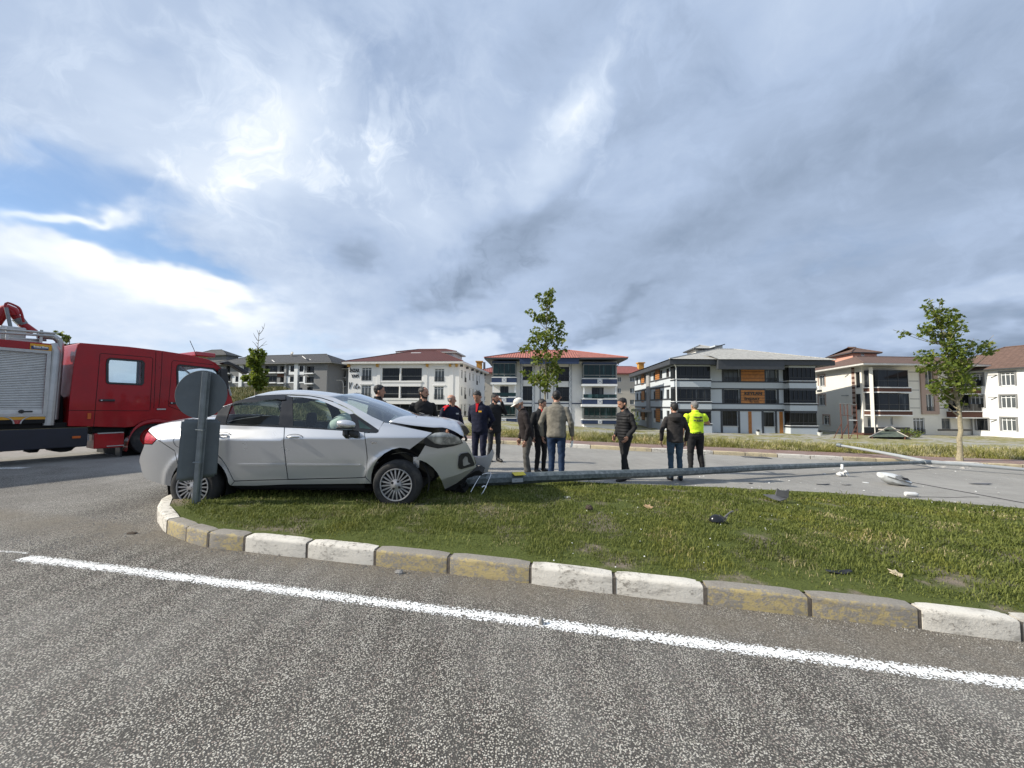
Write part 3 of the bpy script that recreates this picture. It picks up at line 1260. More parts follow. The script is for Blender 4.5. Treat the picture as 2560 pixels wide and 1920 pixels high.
def window(parent, fr, r, cols=2, trans=0.0, rail=0.0, fm=None, pm=None, y=.12, fw=.07, sill=True, bars=(), name='window'):
    """frame with mullions (the part), panes and a sill or railing (its pieces)"""
    u0, u1, v0, v1 = r
    fm = fm or M_TRIM
    pm = pm or M_PANE
    mb = MB()
    mb.box(u0, u1, y, y + .07, v0, v0 + fw, fr).box(u0, u1, y, y + .07, v1 - fw, v1, fr)
    mb.box(u0, u0 + fw, y, y + .07, v0 + fw, v1 - fw, fr).box(u1 - fw, u1, y, y + .07, v0 + fw, v1 - fw, fr)
    for i in range(1, cols):
        x = lerp(u0, u1, i / cols)
        mb.box(x - fw / 2, x + fw / 2, y + .004, y + .066, v0 + fw, v1 - fw, fr)
    zl = [lerp(v1, v0, trans)] if trans else []
    zl += [lerp(v0, v1, q) for q in bars]
    for zz in zl:
        mb.box(u0 + fw, u1 - fw, y + .008, y + .062, zz - fw / 2, zz + fw / 2, fr)
    w = mb.build(name, fm, parent)
    for i in range(cols):
        a, b = lerp(u0, u1, i / cols) + fw * .4, lerp(u0, u1, (i + 1) / cols) - fw * .4
        B(a, b, y + .03, y + .04, v0 + fw * .5, v1 - fw * .5, fr).build('pane', pm, w)
    if rail:
        zr = lerp(v0, v1, rail)
        q = MB().box(u0, u1, -.06, -.03, zr - .04, zr, fr).box(u0, u1, -.06, -.03, v0 + .02, v0 + .05, fr)
        n = max(4, int((u1 - u0) / .13))
        for i in range(n + 1):
            x = lerp(u0, u1 - .025, i / n)
            q.box(x, x + .025, -.058, -.034, v0 + .05, zr - .04, fr)
        q.build('railing', M_TRIMB, w)
    elif sill:
        B(u0 - .06, u1 + .06, -.07, y, v0 - .05, v0, fr).build('sill', M_TRIM if fm is M_TRIM else M_GUT, w)
    return w


def uvroof(o, scale=1.0):
    """lay tile coordinates on every slope: along the eave and up the slope, in metres"""
    me = o.data
    l = me.uv_layers.new(name='UVMap')
    for p in me.polygons:
        n = p.normal
        e = Vector((0, 0, 1)).cross(n)
        e = e.normalized() if e.length > 1e-3 else Vector((1, 0, 0))
        f = n.cross(e)
        for li in p.loop_indices:
            c = me.vertices[me.loops[li].vertex_index].co
            l.data[li].uv = (c.dot(e), c.dot(f))


def hip_roof(parent, fr, x0, x1, y0, y1, z, h, m, over=.8, run=None, fascia=None, fh=.25, rx=None, eave=True):
    """hipped roof with a boxed eave; run = horizontal length of the hip ends"""
    x0, x1, y0, y1 = x0 - over, x1 + over, y0 - over, y1 + over
    ry = (y1 - y0) / 2
    run = run if run is not None else ry
    a, b = (x0 + run, x1 - run) if rx is None else rx
    ym = (y0 + y1) / 2
    P = [fr.p(x0, y0, z), fr.p(x1, y0, z), fr.p(x1, y1, z), fr.p(x0, y1, z), fr.p(a, ym, z + h), fr.p(b, ym, z + h)]
    o = MB().add(P, [(0, 1, 5, 4), (1, 2, 5), (2, 3, 4, 5), (3, 0, 4)]).build('roof', m, parent)
    uvroof(o)
    if eave:
        MB().box(x0 + .03, x1 - .03, y0 + .03, y1 - .03, z - fh, z - .004, fr).build('eave', fascia or M_GUT, o)
    # ridge caps
    mb = MB()
    for s, e in ((0, 4), (1, 5), (4, 5)):
        mb.tube([P[s] + Vector((0, 0, .03)), P[e] + Vector((0, 0, .03))], .09, 6)
    mb.build('ridge_cap', m, o)
    uvroof(bpy.data.objects[o.children[-1].name])
    return o


def core(parent, fr, x0, x1, y0, y1, z0, z1, m=None):
    return B(x0, x1, y0, y1, z0, z1, fr).build('core_wall', m or M_DKGREY, parent)


def band(parent, fr, r, m, out=.12, inn=.0, name='band', bev=0):
    return B(r[0], r[1], -out, inn, r[2], r[3], fr).build(name, m, parent, bevel=bev)


# ------------------------------------------------------------------ white block with the builder's name
def building_b():
    zb = -1.2
    fr, L = facade(869, 68, 1147, 66, zb)
    fs, Ls = facade(1147, 66, 1211, 87, zb)
    root = thing('apartment_block', 'white three-storey apartment block with dark maroon roof and black lettering on its wall', 'building', fr.o)
    top = fr.pix(*ZB1(1000, 485))[1]
    D = Ls
    holes = []
    wl = [rect(fr, ZB1, 590, 545, 815, 842), rect(fr, ZB1, 580, 950, 805, 1250), rect(fr, ZB2, 612, 570, 835, 865), rect(fr, ZB2, 600, 980, 820, 1275)]
    bl = [rect(fr, ZB1, 1065, 552, 1978, 846), rect(fr, ZB1, 1045, 962, 1970, 1250)]
    gl = rect(fr, ZB1, 1050, 1385, 2800, 1640)
    gl = (gl[0], min(gl[1], L - 2.2), gl[2], gl[3])
    wall(root, fr, 0, L, 0, top + .4, wl + bl + [gl], M_WWHITE)
    for r in wl:
        window(root, fr, r, 3, .15, .36, pm=M_PANEL)
        band(root, fr, (r[0] - .25, r[1] + .25, r[3] + .12, r[3] + .3), M_WWHITE, .10, name='window_hood')
    for r in bl:
        window(root, fr, r, 2, 0, 0, M_TRIMG, y=.10, sill=False, bars=(.36,))
        xm = lerp(r[0], r[1], .468)
        MB().tube([fr.p(xm, -.02, r[2]), fr.p(xm, -.02, r[3])], .17, 10).build('column', M_WWHITE, root)
        band(root, fr, (r[0] - .1, r[1] + .05, r[2] - .30, r[2] - .02), M_WWHITE, .22, name='balcony_slab')
        band(root, fr, (r[0] + .1, r[1] - .1, r[2] - 1.0, r[2] - .30), M_WWHITE, .14, name='balcony_front')
        for i in range(9):
            x = lerp(r[0], r[1], (i + .5) / 9)
            B(x - .025, x + .025, .09, .11, r[2] + .4 * (r[3] - r[2]), r[3] - .1, fr).build('mullion', M_TRIMB, root)
    window(root, fr, gl, 7, 0, 0, M_TRIMG, y=.12, sill=False, bars=(.45,))
    for px in (985, ):
        x = fr.pix(*ZB1(px, 700))[0]
        MB().box(x - .3, x + .3, -.09, 0, .2, top, fr).build('pilaster', M_WWHITE, root)
    for px in (400, 1000):
        x = fr.pix(*ZB2(px, 700))[0]
        MB().box(x - .35, x + .35, -.09, 0, .2, top, fr).build('pilaster', M_WWHITE, root)
    for zz, px in ((ZB1, 310), (ZB1, 970), (ZB1, 2110), (ZB2, 980), (ZB2, 1125)):
        x = fr.pix(*zz(px, 510))[0]
        MB().box(x - .16, x + .16, -.55, 0, top - .35, top + .1, fr).build('eave_bracket', M_YEL, root)
    for s, q, sh, bo in (('İNZAR', (312, 545, 545, 648), 0, .035), ('YAPI', (350, 700, 522, 772), 0, .035), ('V', (303, 882, 372, 1035), .3, .01), ('i', (402, 945, 425, 1022), .3, .01), ('t', (448, 905, 498, 1035), .3, .01), ('a', (503, 972, 545, 1022), .3, .01), ('evleri', (420, 1120, 542, 1150), .25, .01)):
        r = rect(fr, ZB1, *q)
        text_mesh('lettering', s, 1.0, fr, M_TRIMB, root, .06, shear=sh, bold=bo, x=r[0], z=r[2], y=-.04, fit=(r[1] - r[0], r[3] - r[2]))
    # flank receding to the right
    hs = []
    for row in range(3):
        for c, (xc, w, long) in enumerate(((1245, 36, 0), (1322, 36, 1), (1428, 34, 0), (1505, 30, 0), (1590, 28, 1), (1645, 22, 0))):
            u0 = fs.pix(*ZB2(xc - w / 2, 800))[0]
            u1 = fs.pix(*ZB2(xc + w / 2, 800))[0]
            t3 = fs.pix(*ZB2(1245, 590))[1] - row * 3.05
            hs.append((u0, u1, t3 - (2.1 if long else 1.55), t3))
    wall(root, fs, .26, Ls, 0, top + .4, hs, M_WWHITE)
    for k, r in enumerate(hs):
        window(root, fs, r, 1, .2, .4 if (r[3] - r[2]) > 1.9 else 0, pm=M_PANEL)
    for k in range(6):
        x = lerp(.6, Ls - .4, k / 5)
        MB().box(x - .12, x + .12, -.45, 0, top - .3, top + .1, fs).build('eave_bracket', M_DKGREY, root)
    # roof following the flank's direction
    sk = Fr(fr.o, fr.ex, fs.ex)
    core(root, sk, .3, L - .35, .3, 20.0, 0, top + .3, M_WWHITE)
    hip_roof(root, sk, 0, L, 0, D, top + .55, 3.4, M_RDK, .85, 8.5, M_GUT, .38)
    # stair tower with its own roof
    a = sk.pix(*ZB1(1430, 300), 11)[0]
    b = sk.pix(*ZB2(1000, 300), 11)[0]
    zt_ = sk.pix(*ZB2(700, 205), 11)[1]
    B(a, b, 11, 17, top + .6, zt_ + .2, sk).build('stair_tower', M_WWHITE, root)
    hip_roof(root, sk, a, b, 11, 17, zt_ + .25, 1.0, M_RDK, .7, 3.4, M_GUT, .22)
    r = rect(sk, ZB1, 1680, 190, 1905, 275, 8)
    B(r[0], r[1], 8, 8.7, r[2], r[3], sk).build('roof_unit', M_TRIM, root, bevel=.04)


building_b()


# ------------------------------------------------------------------ white and navy block
def ornament(parent, fr, x0, x1, z0, z1, y=-.10):
    """pale pilaster edged in navy with a scroll relief"""
    p = MB().box(x0, x1, y, 0.0, z0, z1, fr).build('pilaster', M_TRIM, parent)
    MB().box(x0 - .05, x0, y + .03, 0, z0, z1, fr).box(x1, x1 + .05, y + .03, 0, z0, z1, fr).build('navy_edge', M_NAVY, p)
    mb = MB()
    n = int((z1 - z0) / .42)
    w = (x1 - x0)
    for i in range(n):
        z = z0 + (i + .5) * (z1 - z0) / n
        s = 1 if i % 2 else -1
        mb.tube([fr.p(x0 + w * (.5 + .22 * s * math.cos(t)), y - .015, z + .17 * math.sin(t)) for t in np.linspace(-2.2, 2.2, 9)], .022, 5)
    mb.build('scroll_relief', M_NAVY, p)


def emblem(parent, fr, x, z, s, y):
    b = MB().box(x - s, x + s, y - .05, y, z - s, z + s, fr).build('balcony_emblem', M_TRIM, parent)
    mb = MB()
    for dx, dz, w, h in ((-.62, .62, .18, .14), (.62, .62, .18, .14), (-.62, -.62, .18, .14), (.62, -.62, .18, .14), (0, 0, .22, .22), (-.55, 0, .07, .26), (.55, 0, .07, .26), (0, .6, .26, .07), (0, -.6, .26, .07)):
        mb.box(x + (dx - w) * s, x + (dx + w) * s, y - .062, y - .05, z + (dz - h) * s, z + (dz + h) * s, fr)
    mb.build('cutout_pattern', M_NAVY, b)


def building_d():
    zb = -2.3
    fr, L = facade(1232, 57.5, 1543, 56.5, zb)
    root = thing('apartment_block', 'white apartment block with navy blue balconies and a bright red tiled roof', 'building', fr.o)
    ztop = fr.pix(*ZD4(900, 385))[1]
    yb = -1.3                      # how far the corner balconies stand out
    fb = Fr(fr.o + fr.ey * yb, fr.ex)
    cl = rect(fb, ZD3, 170, 375, 632, 650)
    cr = rect(fb, ZD4, 695, 400, 1350, 670)
    xl, xr = cl[1], cr[0]
    ms = [rect(fr, ZD3, 765, 440, 962, 715), rect(fr, ZD3, 758, 832, 952, 1115), rect(fr, ZD4, 160, 450, 425, 735), rect(fr, ZD4, 150, 848, 420, 1130), rect(fr, ZD3, 755, 1230, 950, 1500), rect(fr, ZD4, 150, 1240, 415, 1500)]
    wall(root, fr, 0, L, 0, ztop + .3, ms, M_WWHITE)
    for k, r in enumerate(ms):
        window(root, fr, r, 2 if k % 2 else 3, .2, .34 if k < 4 else 0, M_TRIMB, M_PANE, y=.15)
    for zz, px in ((ZD3, 742), (ZD3, 976), (ZD4, 135), (ZD4, 440)):
        x = fr.pix(*zz(px, 900))[0]
        ornament(root, fr, x - .16, x + .16, .9, ztop)
    for px in (1110, 1258):
        x = fr.pix(*ZD3(px, 800))[0]
        B(x - .06, x + .06, -.05, 0, 4.7, ztop - .5, fr).build('navy_strip', M_NAVY, root)
    z3 = fr.pix(*ZD4(900, 1195))[1]
    B(0, L, -.06, 0, z3 + .05, z3 + .2, fr).build('navy_strip', M_NAVY, root)
    # corner balconies: upper floor glazed, middle open, ground glazed
    for side, Zz, x0, x1 in (('l', ZD3, cl[0], cl[1]), ('r', ZD4, cr[0], cr[1])):
        def row(ya, yc):
            return fb.pix(*Zz(400 if side == 'l' else 1000, yc))[1], fb.pix(*Zz(400 if side == 'l' else 1000, ya))[1]
        yy = dict(l=((375, 650), (665, 755), (760, 800), (815, 1045), (1060, 1150), (1155, 1192), (1200, 1440), (1445, 1458), (1468, 1560)),
                  r=((400, 672), (690, 786), (790, 832), (836, 1078), (1092, 1186), (1190, 1238), (1242, 1470), (1478, 1500), (1502, 1580)))[side]
        g3, b3, s3, o2, b2, s2, g1, s1, b1 = [row(*q) for q in yy]
        dep = 1.3
        for g in (g3, g1):
            window(root, fb, (x0, x1, g[0], g[1]), 2, 0, 0, M_TRIMG, M_PANEG, y=.02, fw=.10, sill=False, bars=(.2,))
            n = 6 if side == 'r' else 4
            for i in range(1, n):
                x = lerp(x0, x1, i / n)
                B(x - .03, x + .03, 0.0, .03, g[0] + .2 * (g[1] - g[0]), g[1] - .1, fb).build('mullion', M_TRIMB, root)
            for xe in (x0, x1):
                B(xe - .04, xe + .04, .1, dep, g[0], g[1], fb).build('side_glazing', M_PANEG, root)
        for bnd in (b3, b2, b1):
            B(x0 - .12, x1 + .08, -.06, dep, bnd[0], bnd[1], fb).build('balcony_front', M_NAVY, root)
            B(x0 - .14, x1 + .1, -.10, dep, bnd[1] - .015, bnd[1] + .09, fb).build('balcony_coping', M_TRIM, root)
            emblem(root, fb, lerp(x0, x1, .5), lerp(bnd[0], bnd[1], .5), .48 * (bnd[1] - bnd[0]), -.06)
        for s in (s3, s2):
            B(x0 - .26, x1 + .10, -.22, dep, s[0], s[1], fb).build('balcony_slab', M_TRIM, root)
        # open middle balcony: door, side post, glass rail
        q = (lerp(x0, x1, .30), lerp(x0, x1, .66), o2[0], o2[1] - .1)
        window(root, fr, q, 2, 0, 0, M_TRIMB, M_PANE, y=-.06, sill=False)
        for xe in (x0 + .10, x1 - .10):
            B(xe - .1, xe + .1, .05, .25, o2[0], o2[1], fb).build('balcony_post', M_TRIM, root)
        B(x0, x1, .01, .03, o2[0] + .12, o2[0] + .62, fb).build('glass_rail', M_PANEG, root)
        B(x0 - .05, x1 + .05, -.05, dep, g3[1], g3[1] + .28, fb).build('balcony_fascia', M_NAVY, root)
        B(x0 + .08, x1 - .08, .2, dep, 0, b1[0] + .02, fb).build('plinth', M_WWHITE, root)
    core(root, fr, .3, L - .3, .32, 17, 0, ztop + .2, M_WWHITE)
    hip_roof(root, fr, -.15, L + .15, yb, 17, ztop + .62, fr.pix(*ZD4(200, 130), 8)[1] - ztop - .62, M_RRED, .95, 7.2, M_DKGREY, .22)
    a, b = fr.pix(*ZD3(705, 320), -2.2)[0], fr.pix(*ZD4(612, 325), -2.2)[0]
    zf = fr.pix(*ZD3(850, 345), -2.2)[1]
    B(a, b, -2.32, -2.0, zf - .35, zf + .5, fr).build('navy_fascia', M_NAVY, root)
    o = MB().add([fr.p(a - .1, -2.5, zf + .52), fr.p(b + .1, -2.5, zf + .52), fr.p(b + .1, 1.5, zf + 1.75), fr.p(a - .1, 1.5, zf + 1.75)], [(0, 1, 2, 3)]).build('roof_apron', M_RRED, root)
    uvroof(o)
    r = rect(fr, ZD4, 635, 160, 745, 215, 6)
    c = B(r[0], r[1], 6, 6.7, r[2] - .8, r[3] - .12, fr).build('chimney', M_WDGREY, root)
    B(r[0] - .2, r[1] + .25, 5.8, 6.9, r[3] - .12, r[3], fr).build('chimney_cap', M_DKGREY, c)
    for px, zz in ((115, ZD3), (1405, ZD4)):
        u, v = fb.pix(*zz(px, 370))
        s = 1 if zz is ZD3 else -1
        MB().tube([fb.p(u, .1, v), fb.p(u + .15 * s, .1, v - .35), fb.p(u + .55 * s, .15, v - .75), fb.p(u + .62 * s, .2, 0)], .05, 6).build('downpipe', M_DKGREY, root)


building_d()


# ------------------------------------------------------------------ pale grey block with orange panels
def planks(parent, fr, r, n, y=-.06):
    f = MB().box(r[0] - .18, r[1] + .18, y + .02, 0, r[2] - .12, r[3] + .12, fr).build('cladding_frame', M_DKGREY, parent)
    for i in range(n):
        a, b = lerp(r[2], r[3], i / n), lerp(r[2], r[3], (i + 1) / n)
        B(r[0], r[1], y - .03, y + .02, a + .025, b - .025, fr).build('plank', M_ORANGE, f, bevel=.01)
    return f


def building_e():
    zb = -2.3
    fr, L = facade(1683, 51.5, 2041, 51.5, zb)
    fl, Ll = facade(1588, 73, 1683, 51.5, zb)
    root = thing('apartment_block', 'pale grey apartment block with orange plank panels and charcoal bands', 'building', fr.o)
    ztop = fr.pix(*ZE6(500, 455))[1]
    yb = -1.1
    fb = Fr(fr.o + fr.ey * yb, fr.ex)
    f3, f2, f1 = (460, 738), (855, 1088), (1195, 1440)
    hol = [rect(fr, ZE6, 65, 515, 303, 738), rect(fr, ZE6, 720, 515, 898, 750), rect(fr, ZE6, 68, 856, 305, 1085), rect(fr, ZE6, 725, 860, 902, 1095), rect(fr, ZE6, 45, 1195, 282, 1435), rect(fr, ZE6, 700, 1215, 872, 1445)]
    wall(root, fr, 0, L, 0, ztop + .2, hol, M_WGREY)
    for k, r in enumerate(hol):
        window(root, fr, r, 3 if k in (0, 2, 4) else 2, .14 if k < 2 else 0, .34 if k < 4 else 0, M_TRIMB, M_PANE if k > 1 else M_PANEL, y=.16)
        mb = MB()
        for x in (r[0] - .30, r[1] + .03):
            mb.box(x, x + .27, -.05, 0, r[2] - .1 if k < 4 else 0.1, r[3] + .35, fr)
        mb.build('window_surround', M_DKGREY, root)
        if k < 2:
            B(r[0], r[1], -.03, 0, r[3] + .03, r[3] + .75, fr).build('window_header', M_WGREY, root)
    planks(root, fr, rect(fr, ZE6, 330, 465, 702, 725), 5)
    planks(root, fr, rect(fr, ZE6, 330, 860, 705, 1075), 5)
    for s, q in (('KEYLAN', (385, 893, 658, 940)), ('İNŞAAT', (380, 975, 625, 1030)), ('Yapı  Emlak', (460, 1043, 612, 1062))):
        r = rect(fr, ZE6, *q)
        text_mesh('lettering', s, 1.0, fr, M_TRIMB, root, .06, bold=.02, x=r[0], z=r[2], y=-.13, fit=(r[1] - r[0], r[3] - r[2]))
    # charcoal lines and pale bands across the middle
    for ya, yb_ in ((728, 742), (835, 852), (1072, 1090), (1165, 1198)):
        a, b = fr.pix(*ZE6(400, yb_))[1], fr.pix(*ZE6(400, ya))[1]
        B(-.02, L, -.08, 0, a, b, fr).build('charcoal_band', M_DKGREY, root)
    for ya, yb_ in ((743, 834), (1091, 1164)):
        a, b = fr.pix(*ZE6(400, yb_))[1], fr.pix(*ZE6(400, ya))[1]
        B(0, L, -.10, 0, a + .01, b - .01, fr).build('pale_band', M_WGREY, root)
    for xa, xb, ya, yb_ in ((450, 505, 1205, 1525), (945, 1003, 1210, 1535)):
        r = rect(fr, ZE6, xa, ya, xb, yb_)
        for i in range(3):
            B(lerp(r[0], r[1], i / 3) + .02, lerp(r[0], r[1], (i + 1) / 3) - .02, -.07, 0, .1, r[3], fr).build('plank', M_ORANGE, root, bevel=.01)
    # glazed bays at both ends
    for Zz, xa, xb, yy in ((ZE5, 738, 1318, ((482, 688), (694, 716), (720, 812), (842, 1046), (1050, 1076), (1080, 1166), (1190, 1395), (1400, 1425))),
                           (ZE6, 1108, 1530, ((505, 716), (722, 748), (752, 834), (862, 1076), (1080, 1106), (1108, 1195), (1222, 1432), (1438, 1466)))):
        x0 = fb.pix(*Zz(xa, 800))[0]
        x1 = fb.pix(*Zz(xb, 800))[0]
        xm = (xa + xb) / 2
        z = lambda y: fb.pix(*Zz(xm, y))[1]
        for g in (0, 3, 6):
            window(root, fb, (x0, x1, z(yy[g][1]), z(yy[g][0])), 2, 0, 0, M_TRIMB, M_PANE, y=.03, sill=False, bars=(.24,))
            for i in range(1, 6):
                x = lerp(x0, x1, i / 6)
                B(x - .03, x + .03, 0.0, .035, z(yy[g][1]) + .5, z(yy[g][0]) - .08, fb).build('mullion', M_TRIMB, root)
            B(x0 - .03, x0 + .03, .1, 1.1, z(yy[g][1]), z(yy[g][0]), fb).build('side_glazing', M_PANE, root)
            B(x1 - .03, x1 + .03, .1, 1.1, z(yy[g][1]), z(yy[g][0]), fb).build('side_glazing', M_PANE, root)
        for g in (1, 4, 7):
            B(x0 - .08, x1 + .08, -.08, 1.1, z(yy[g][1]), z(yy[g][0]), fb).build('charcoal_band', M_DKGREY, root)
            B(x0 - .11, x1 + .11, -.12, 1.1, z(yy[g][0]), z(yy[g][0]) + .08, fb).build('balcony_coping', M_TRIM, root)
        for g in (2, 5):
            B(x0 - .05, x1 + .05, -.05, 1.1, z(yy[g][1]), z(yy[g][0]), fb).build('pale_band', M_WGREY, root)
        for ya in (yy[2][1], yy[5][1]):
            B(x0 - .02, x1 + .02, -.02, 1.1, z(ya) - .3, z(ya) - .002, fb).build('charcoal_band', M_DKGREY, root)
        B(x0 - .05, x1 + .05, -.05, 1.1, 0, z(yy[7][1]), fb).build('plinth', M_WGREY, root)
        B(x0, x1, .0, 1.1, z(yy[0][0]), ztop + .2, fb).build('bay_head', M_WGREY, root)
    # flank on the left, lit by the sun
    rows = [(fl.pix(*ZE5(520, b))[1], fl.pix(*ZE5(520, a))[1]) for a, b in ((548, 682), (868, 1008), (1185, 1322))]
    hs, pan = [], []
    for (a, b) in rows:
        for xa, xb in ((133, 158), (190, 213), (268, 298), (402, 438), (512, 547), (608, 655)):
            hs.append((fl.pix(*ZE5(xa, 700))[0], fl.pix(*ZE5(xb, 700))[0], a, b))
        for xa, xb in ((217, 264), (442, 508)):
            pan.append((fl.pix(*ZE5(xa, 700))[0], fl.pix(*ZE5(xb, 700))[0], a - .45, b + .25))
    wall(root, fl, 0, Ll - .26, 0, ztop + .2, hs, M_WGREY)
    for r in hs:
        window(root, fl, r, 1, 0, 0, M_TRIMB, M_PANE, y=.1)
        B(r[0], r[1], -.04, 0, r[2] - .65, r[2] - .06, fl).build('window_apron', M_TRIM, root)
    for r in pan:
        planks(root, fl, r, 6)
    for (a, b) in rows[1:]:
        B(0, Ll, -.09, 0, b + .55, b + 1.45, fl).build('pale_band', M_WGREY, root)
        B(0, Ll, -.11, 0, b + 1.46, b + 1.7, fl).build('charcoal_band', M_DKGREY, root)
        B(0, Ll, -.07, 0, b + .35, b + .54, fl).build('charcoal_band', M_DKGREY, root)
    u = fl.pix(*ZE5(345, 700))[0]
    B(u - .9, u + .7, -.35, 0, 0, ztop, fl).build('stair_pilaster', M_WMGREY, root)
    r = rect(fl, ZE5, 195, 1168, 385, 1210)
    B(r[0], r[1], -1.6, 0, r[2], r[3], fl).build('porch_roof', M_WMGREY, root)
    MB().tube([fr.p(-.05, yb - .05, 0), fr.p(-.05, yb - .05, ztop - .6), fr.p(-.7, yb - .7, ztop + .25)], .07, 6).build('downpipe', M_TRIM, root)
    sk = Fr(fr.o, fr.ex, -fl.ex)
    core(root, sk, .35, L - .3, .35, 20.5, 0, ztop + .1, M_WGREY)
    # roof: charcoal eave box, pale tiles, stair tower behind
    B(-1.0, L + 1.2, yb - .9, Ll + .6, ztop - .25, ztop + .35, sk).build('eave', M_DKGREY, root)
    zr = fr.pix(*ZE6(-40, 200), 9.5)[1]
    hip_roof(root, sk, 0, L, yb, Ll, ztop + .42, zr - ztop - .42, M_RGREY, 1.15, eave=False, rx=(sk.pix(*ZE5(1400, 200), 9.5)[0], sk.pix(*ZE5(1600, 200), 9.5)[0] + 1.0))
    a, b = fr.pix(*ZE5(1420, 370), -2.2)[0], fr.pix(*ZE6(1000, 380), -2.2)[0]
    zf = fr.pix(*ZE6(500, 380), -2.2)[1]
    B(a, b, -2.5, -1.9, zf - 1.25, zf - .02, fr).build('charcoal_fascia', M_DKGREY, root)
    o = MB().add([fr.p(a - .1, -2.7, zf), fr.p(b + .1, -2.7, zf), fr.p(b + .1, 1.2, zf + 1.3), fr.p(a - .1, 1.2, zf + 1.3)], [(0, 1, 2, 3)]).build('roof_apron', M_RGREY, root)
    uvroof(o)
    t0 = sk.pix(*ZE5(1335, 180), 12)
    t1 = sk.pix(*ZE5(1460, 130), 12)
    B(t0[0], t1[0], 12, 15, t0[1] - 1.2, t1[1], sk).build('stair_tower', M_WGREY, root)
    o = MB().add([sk.p(t0[0] - 2.2, 11.5, t1[1] - .9), sk.p(t1[0] + .2, 11.5, t1[1] + .15), sk.p(t1[0] + .2, 15.6, t1[1] + .15), sk.p(t0[0] - 2.2, 15.6, t1[1] - .9),
                  sk.p(t0[0] - 2.2, 11.5, t1[1] - 1.05), sk.p(t1[0] + .2, 11.5, t1[1]), sk.p(t1[0] + .2, 15.6, t1[1]), sk.p(t0[0] - 2.2, 15.6, t1[1] - 1.05)],
                 [(0, 1, 2, 3), (7, 6, 5, 4), (0, 4, 5, 1), (1, 5, 6, 2), (2, 6, 7, 3), (3, 7, 4, 0)]).build('tower_roof', M_DKGREY, root)
    c0 = sk.pix(*ZE5(1000, 300), 14)
    c1 = sk.pix(*ZE5(1290, 195), 14)
    B(c0[0], c1[0], 14, 18, c0[1] - 1, c1[1], sk).build('roof_room', M_WCREAM, root)
    hip_roof(root, sk, c0[0], c1[0], 14, 18, c1[1] + .05, .9, M_RGREY, .6, 2.2, M_DKGREY, .15)
    for px, py in ((612, 1500), (1590, 1545)):
        p = PP(*ZE6(px, py), fr.o + fr.ey * -3.0, fr.ey)
        pl = thing('planter', 'white flower pot in front of the %s of the orange-panelled block' % ('middle' if px < 1000 else 'right corner'), 'planter', (p.x, p.y, zt(p.x, p.y)))
        MB().lathe([(.02, 0), (.18, 0), (.20, .08), (.28, .36), (.31, .42), (.27, .42), (.25, .36), (.02, .35)], pl.location, (0, 0, 1), 14).build('pot', M_TRIM, pl, smooth=True)
        mb = MB()
        for i in range(26):
            a_ = i * 2.4
            d = Vector((math.cos(a_), math.sin(a_), 0))
            s = Vector((-d.y, d.x, 0))
            h = .18 + .25 * ((i * 7) % 10) / 10
            q = pl.location + Vector((0, 0, .35))
            mb.add([q - s * .04, q + s * .04, q + d * .16 + s * .05 + Vector((0, 0, h * .7)), q + d * .25 + Vector((0, 0, h))], [(0, 1, 2, 3)])
        mb.build('plant', M_TRIMB, pl)


building_e()
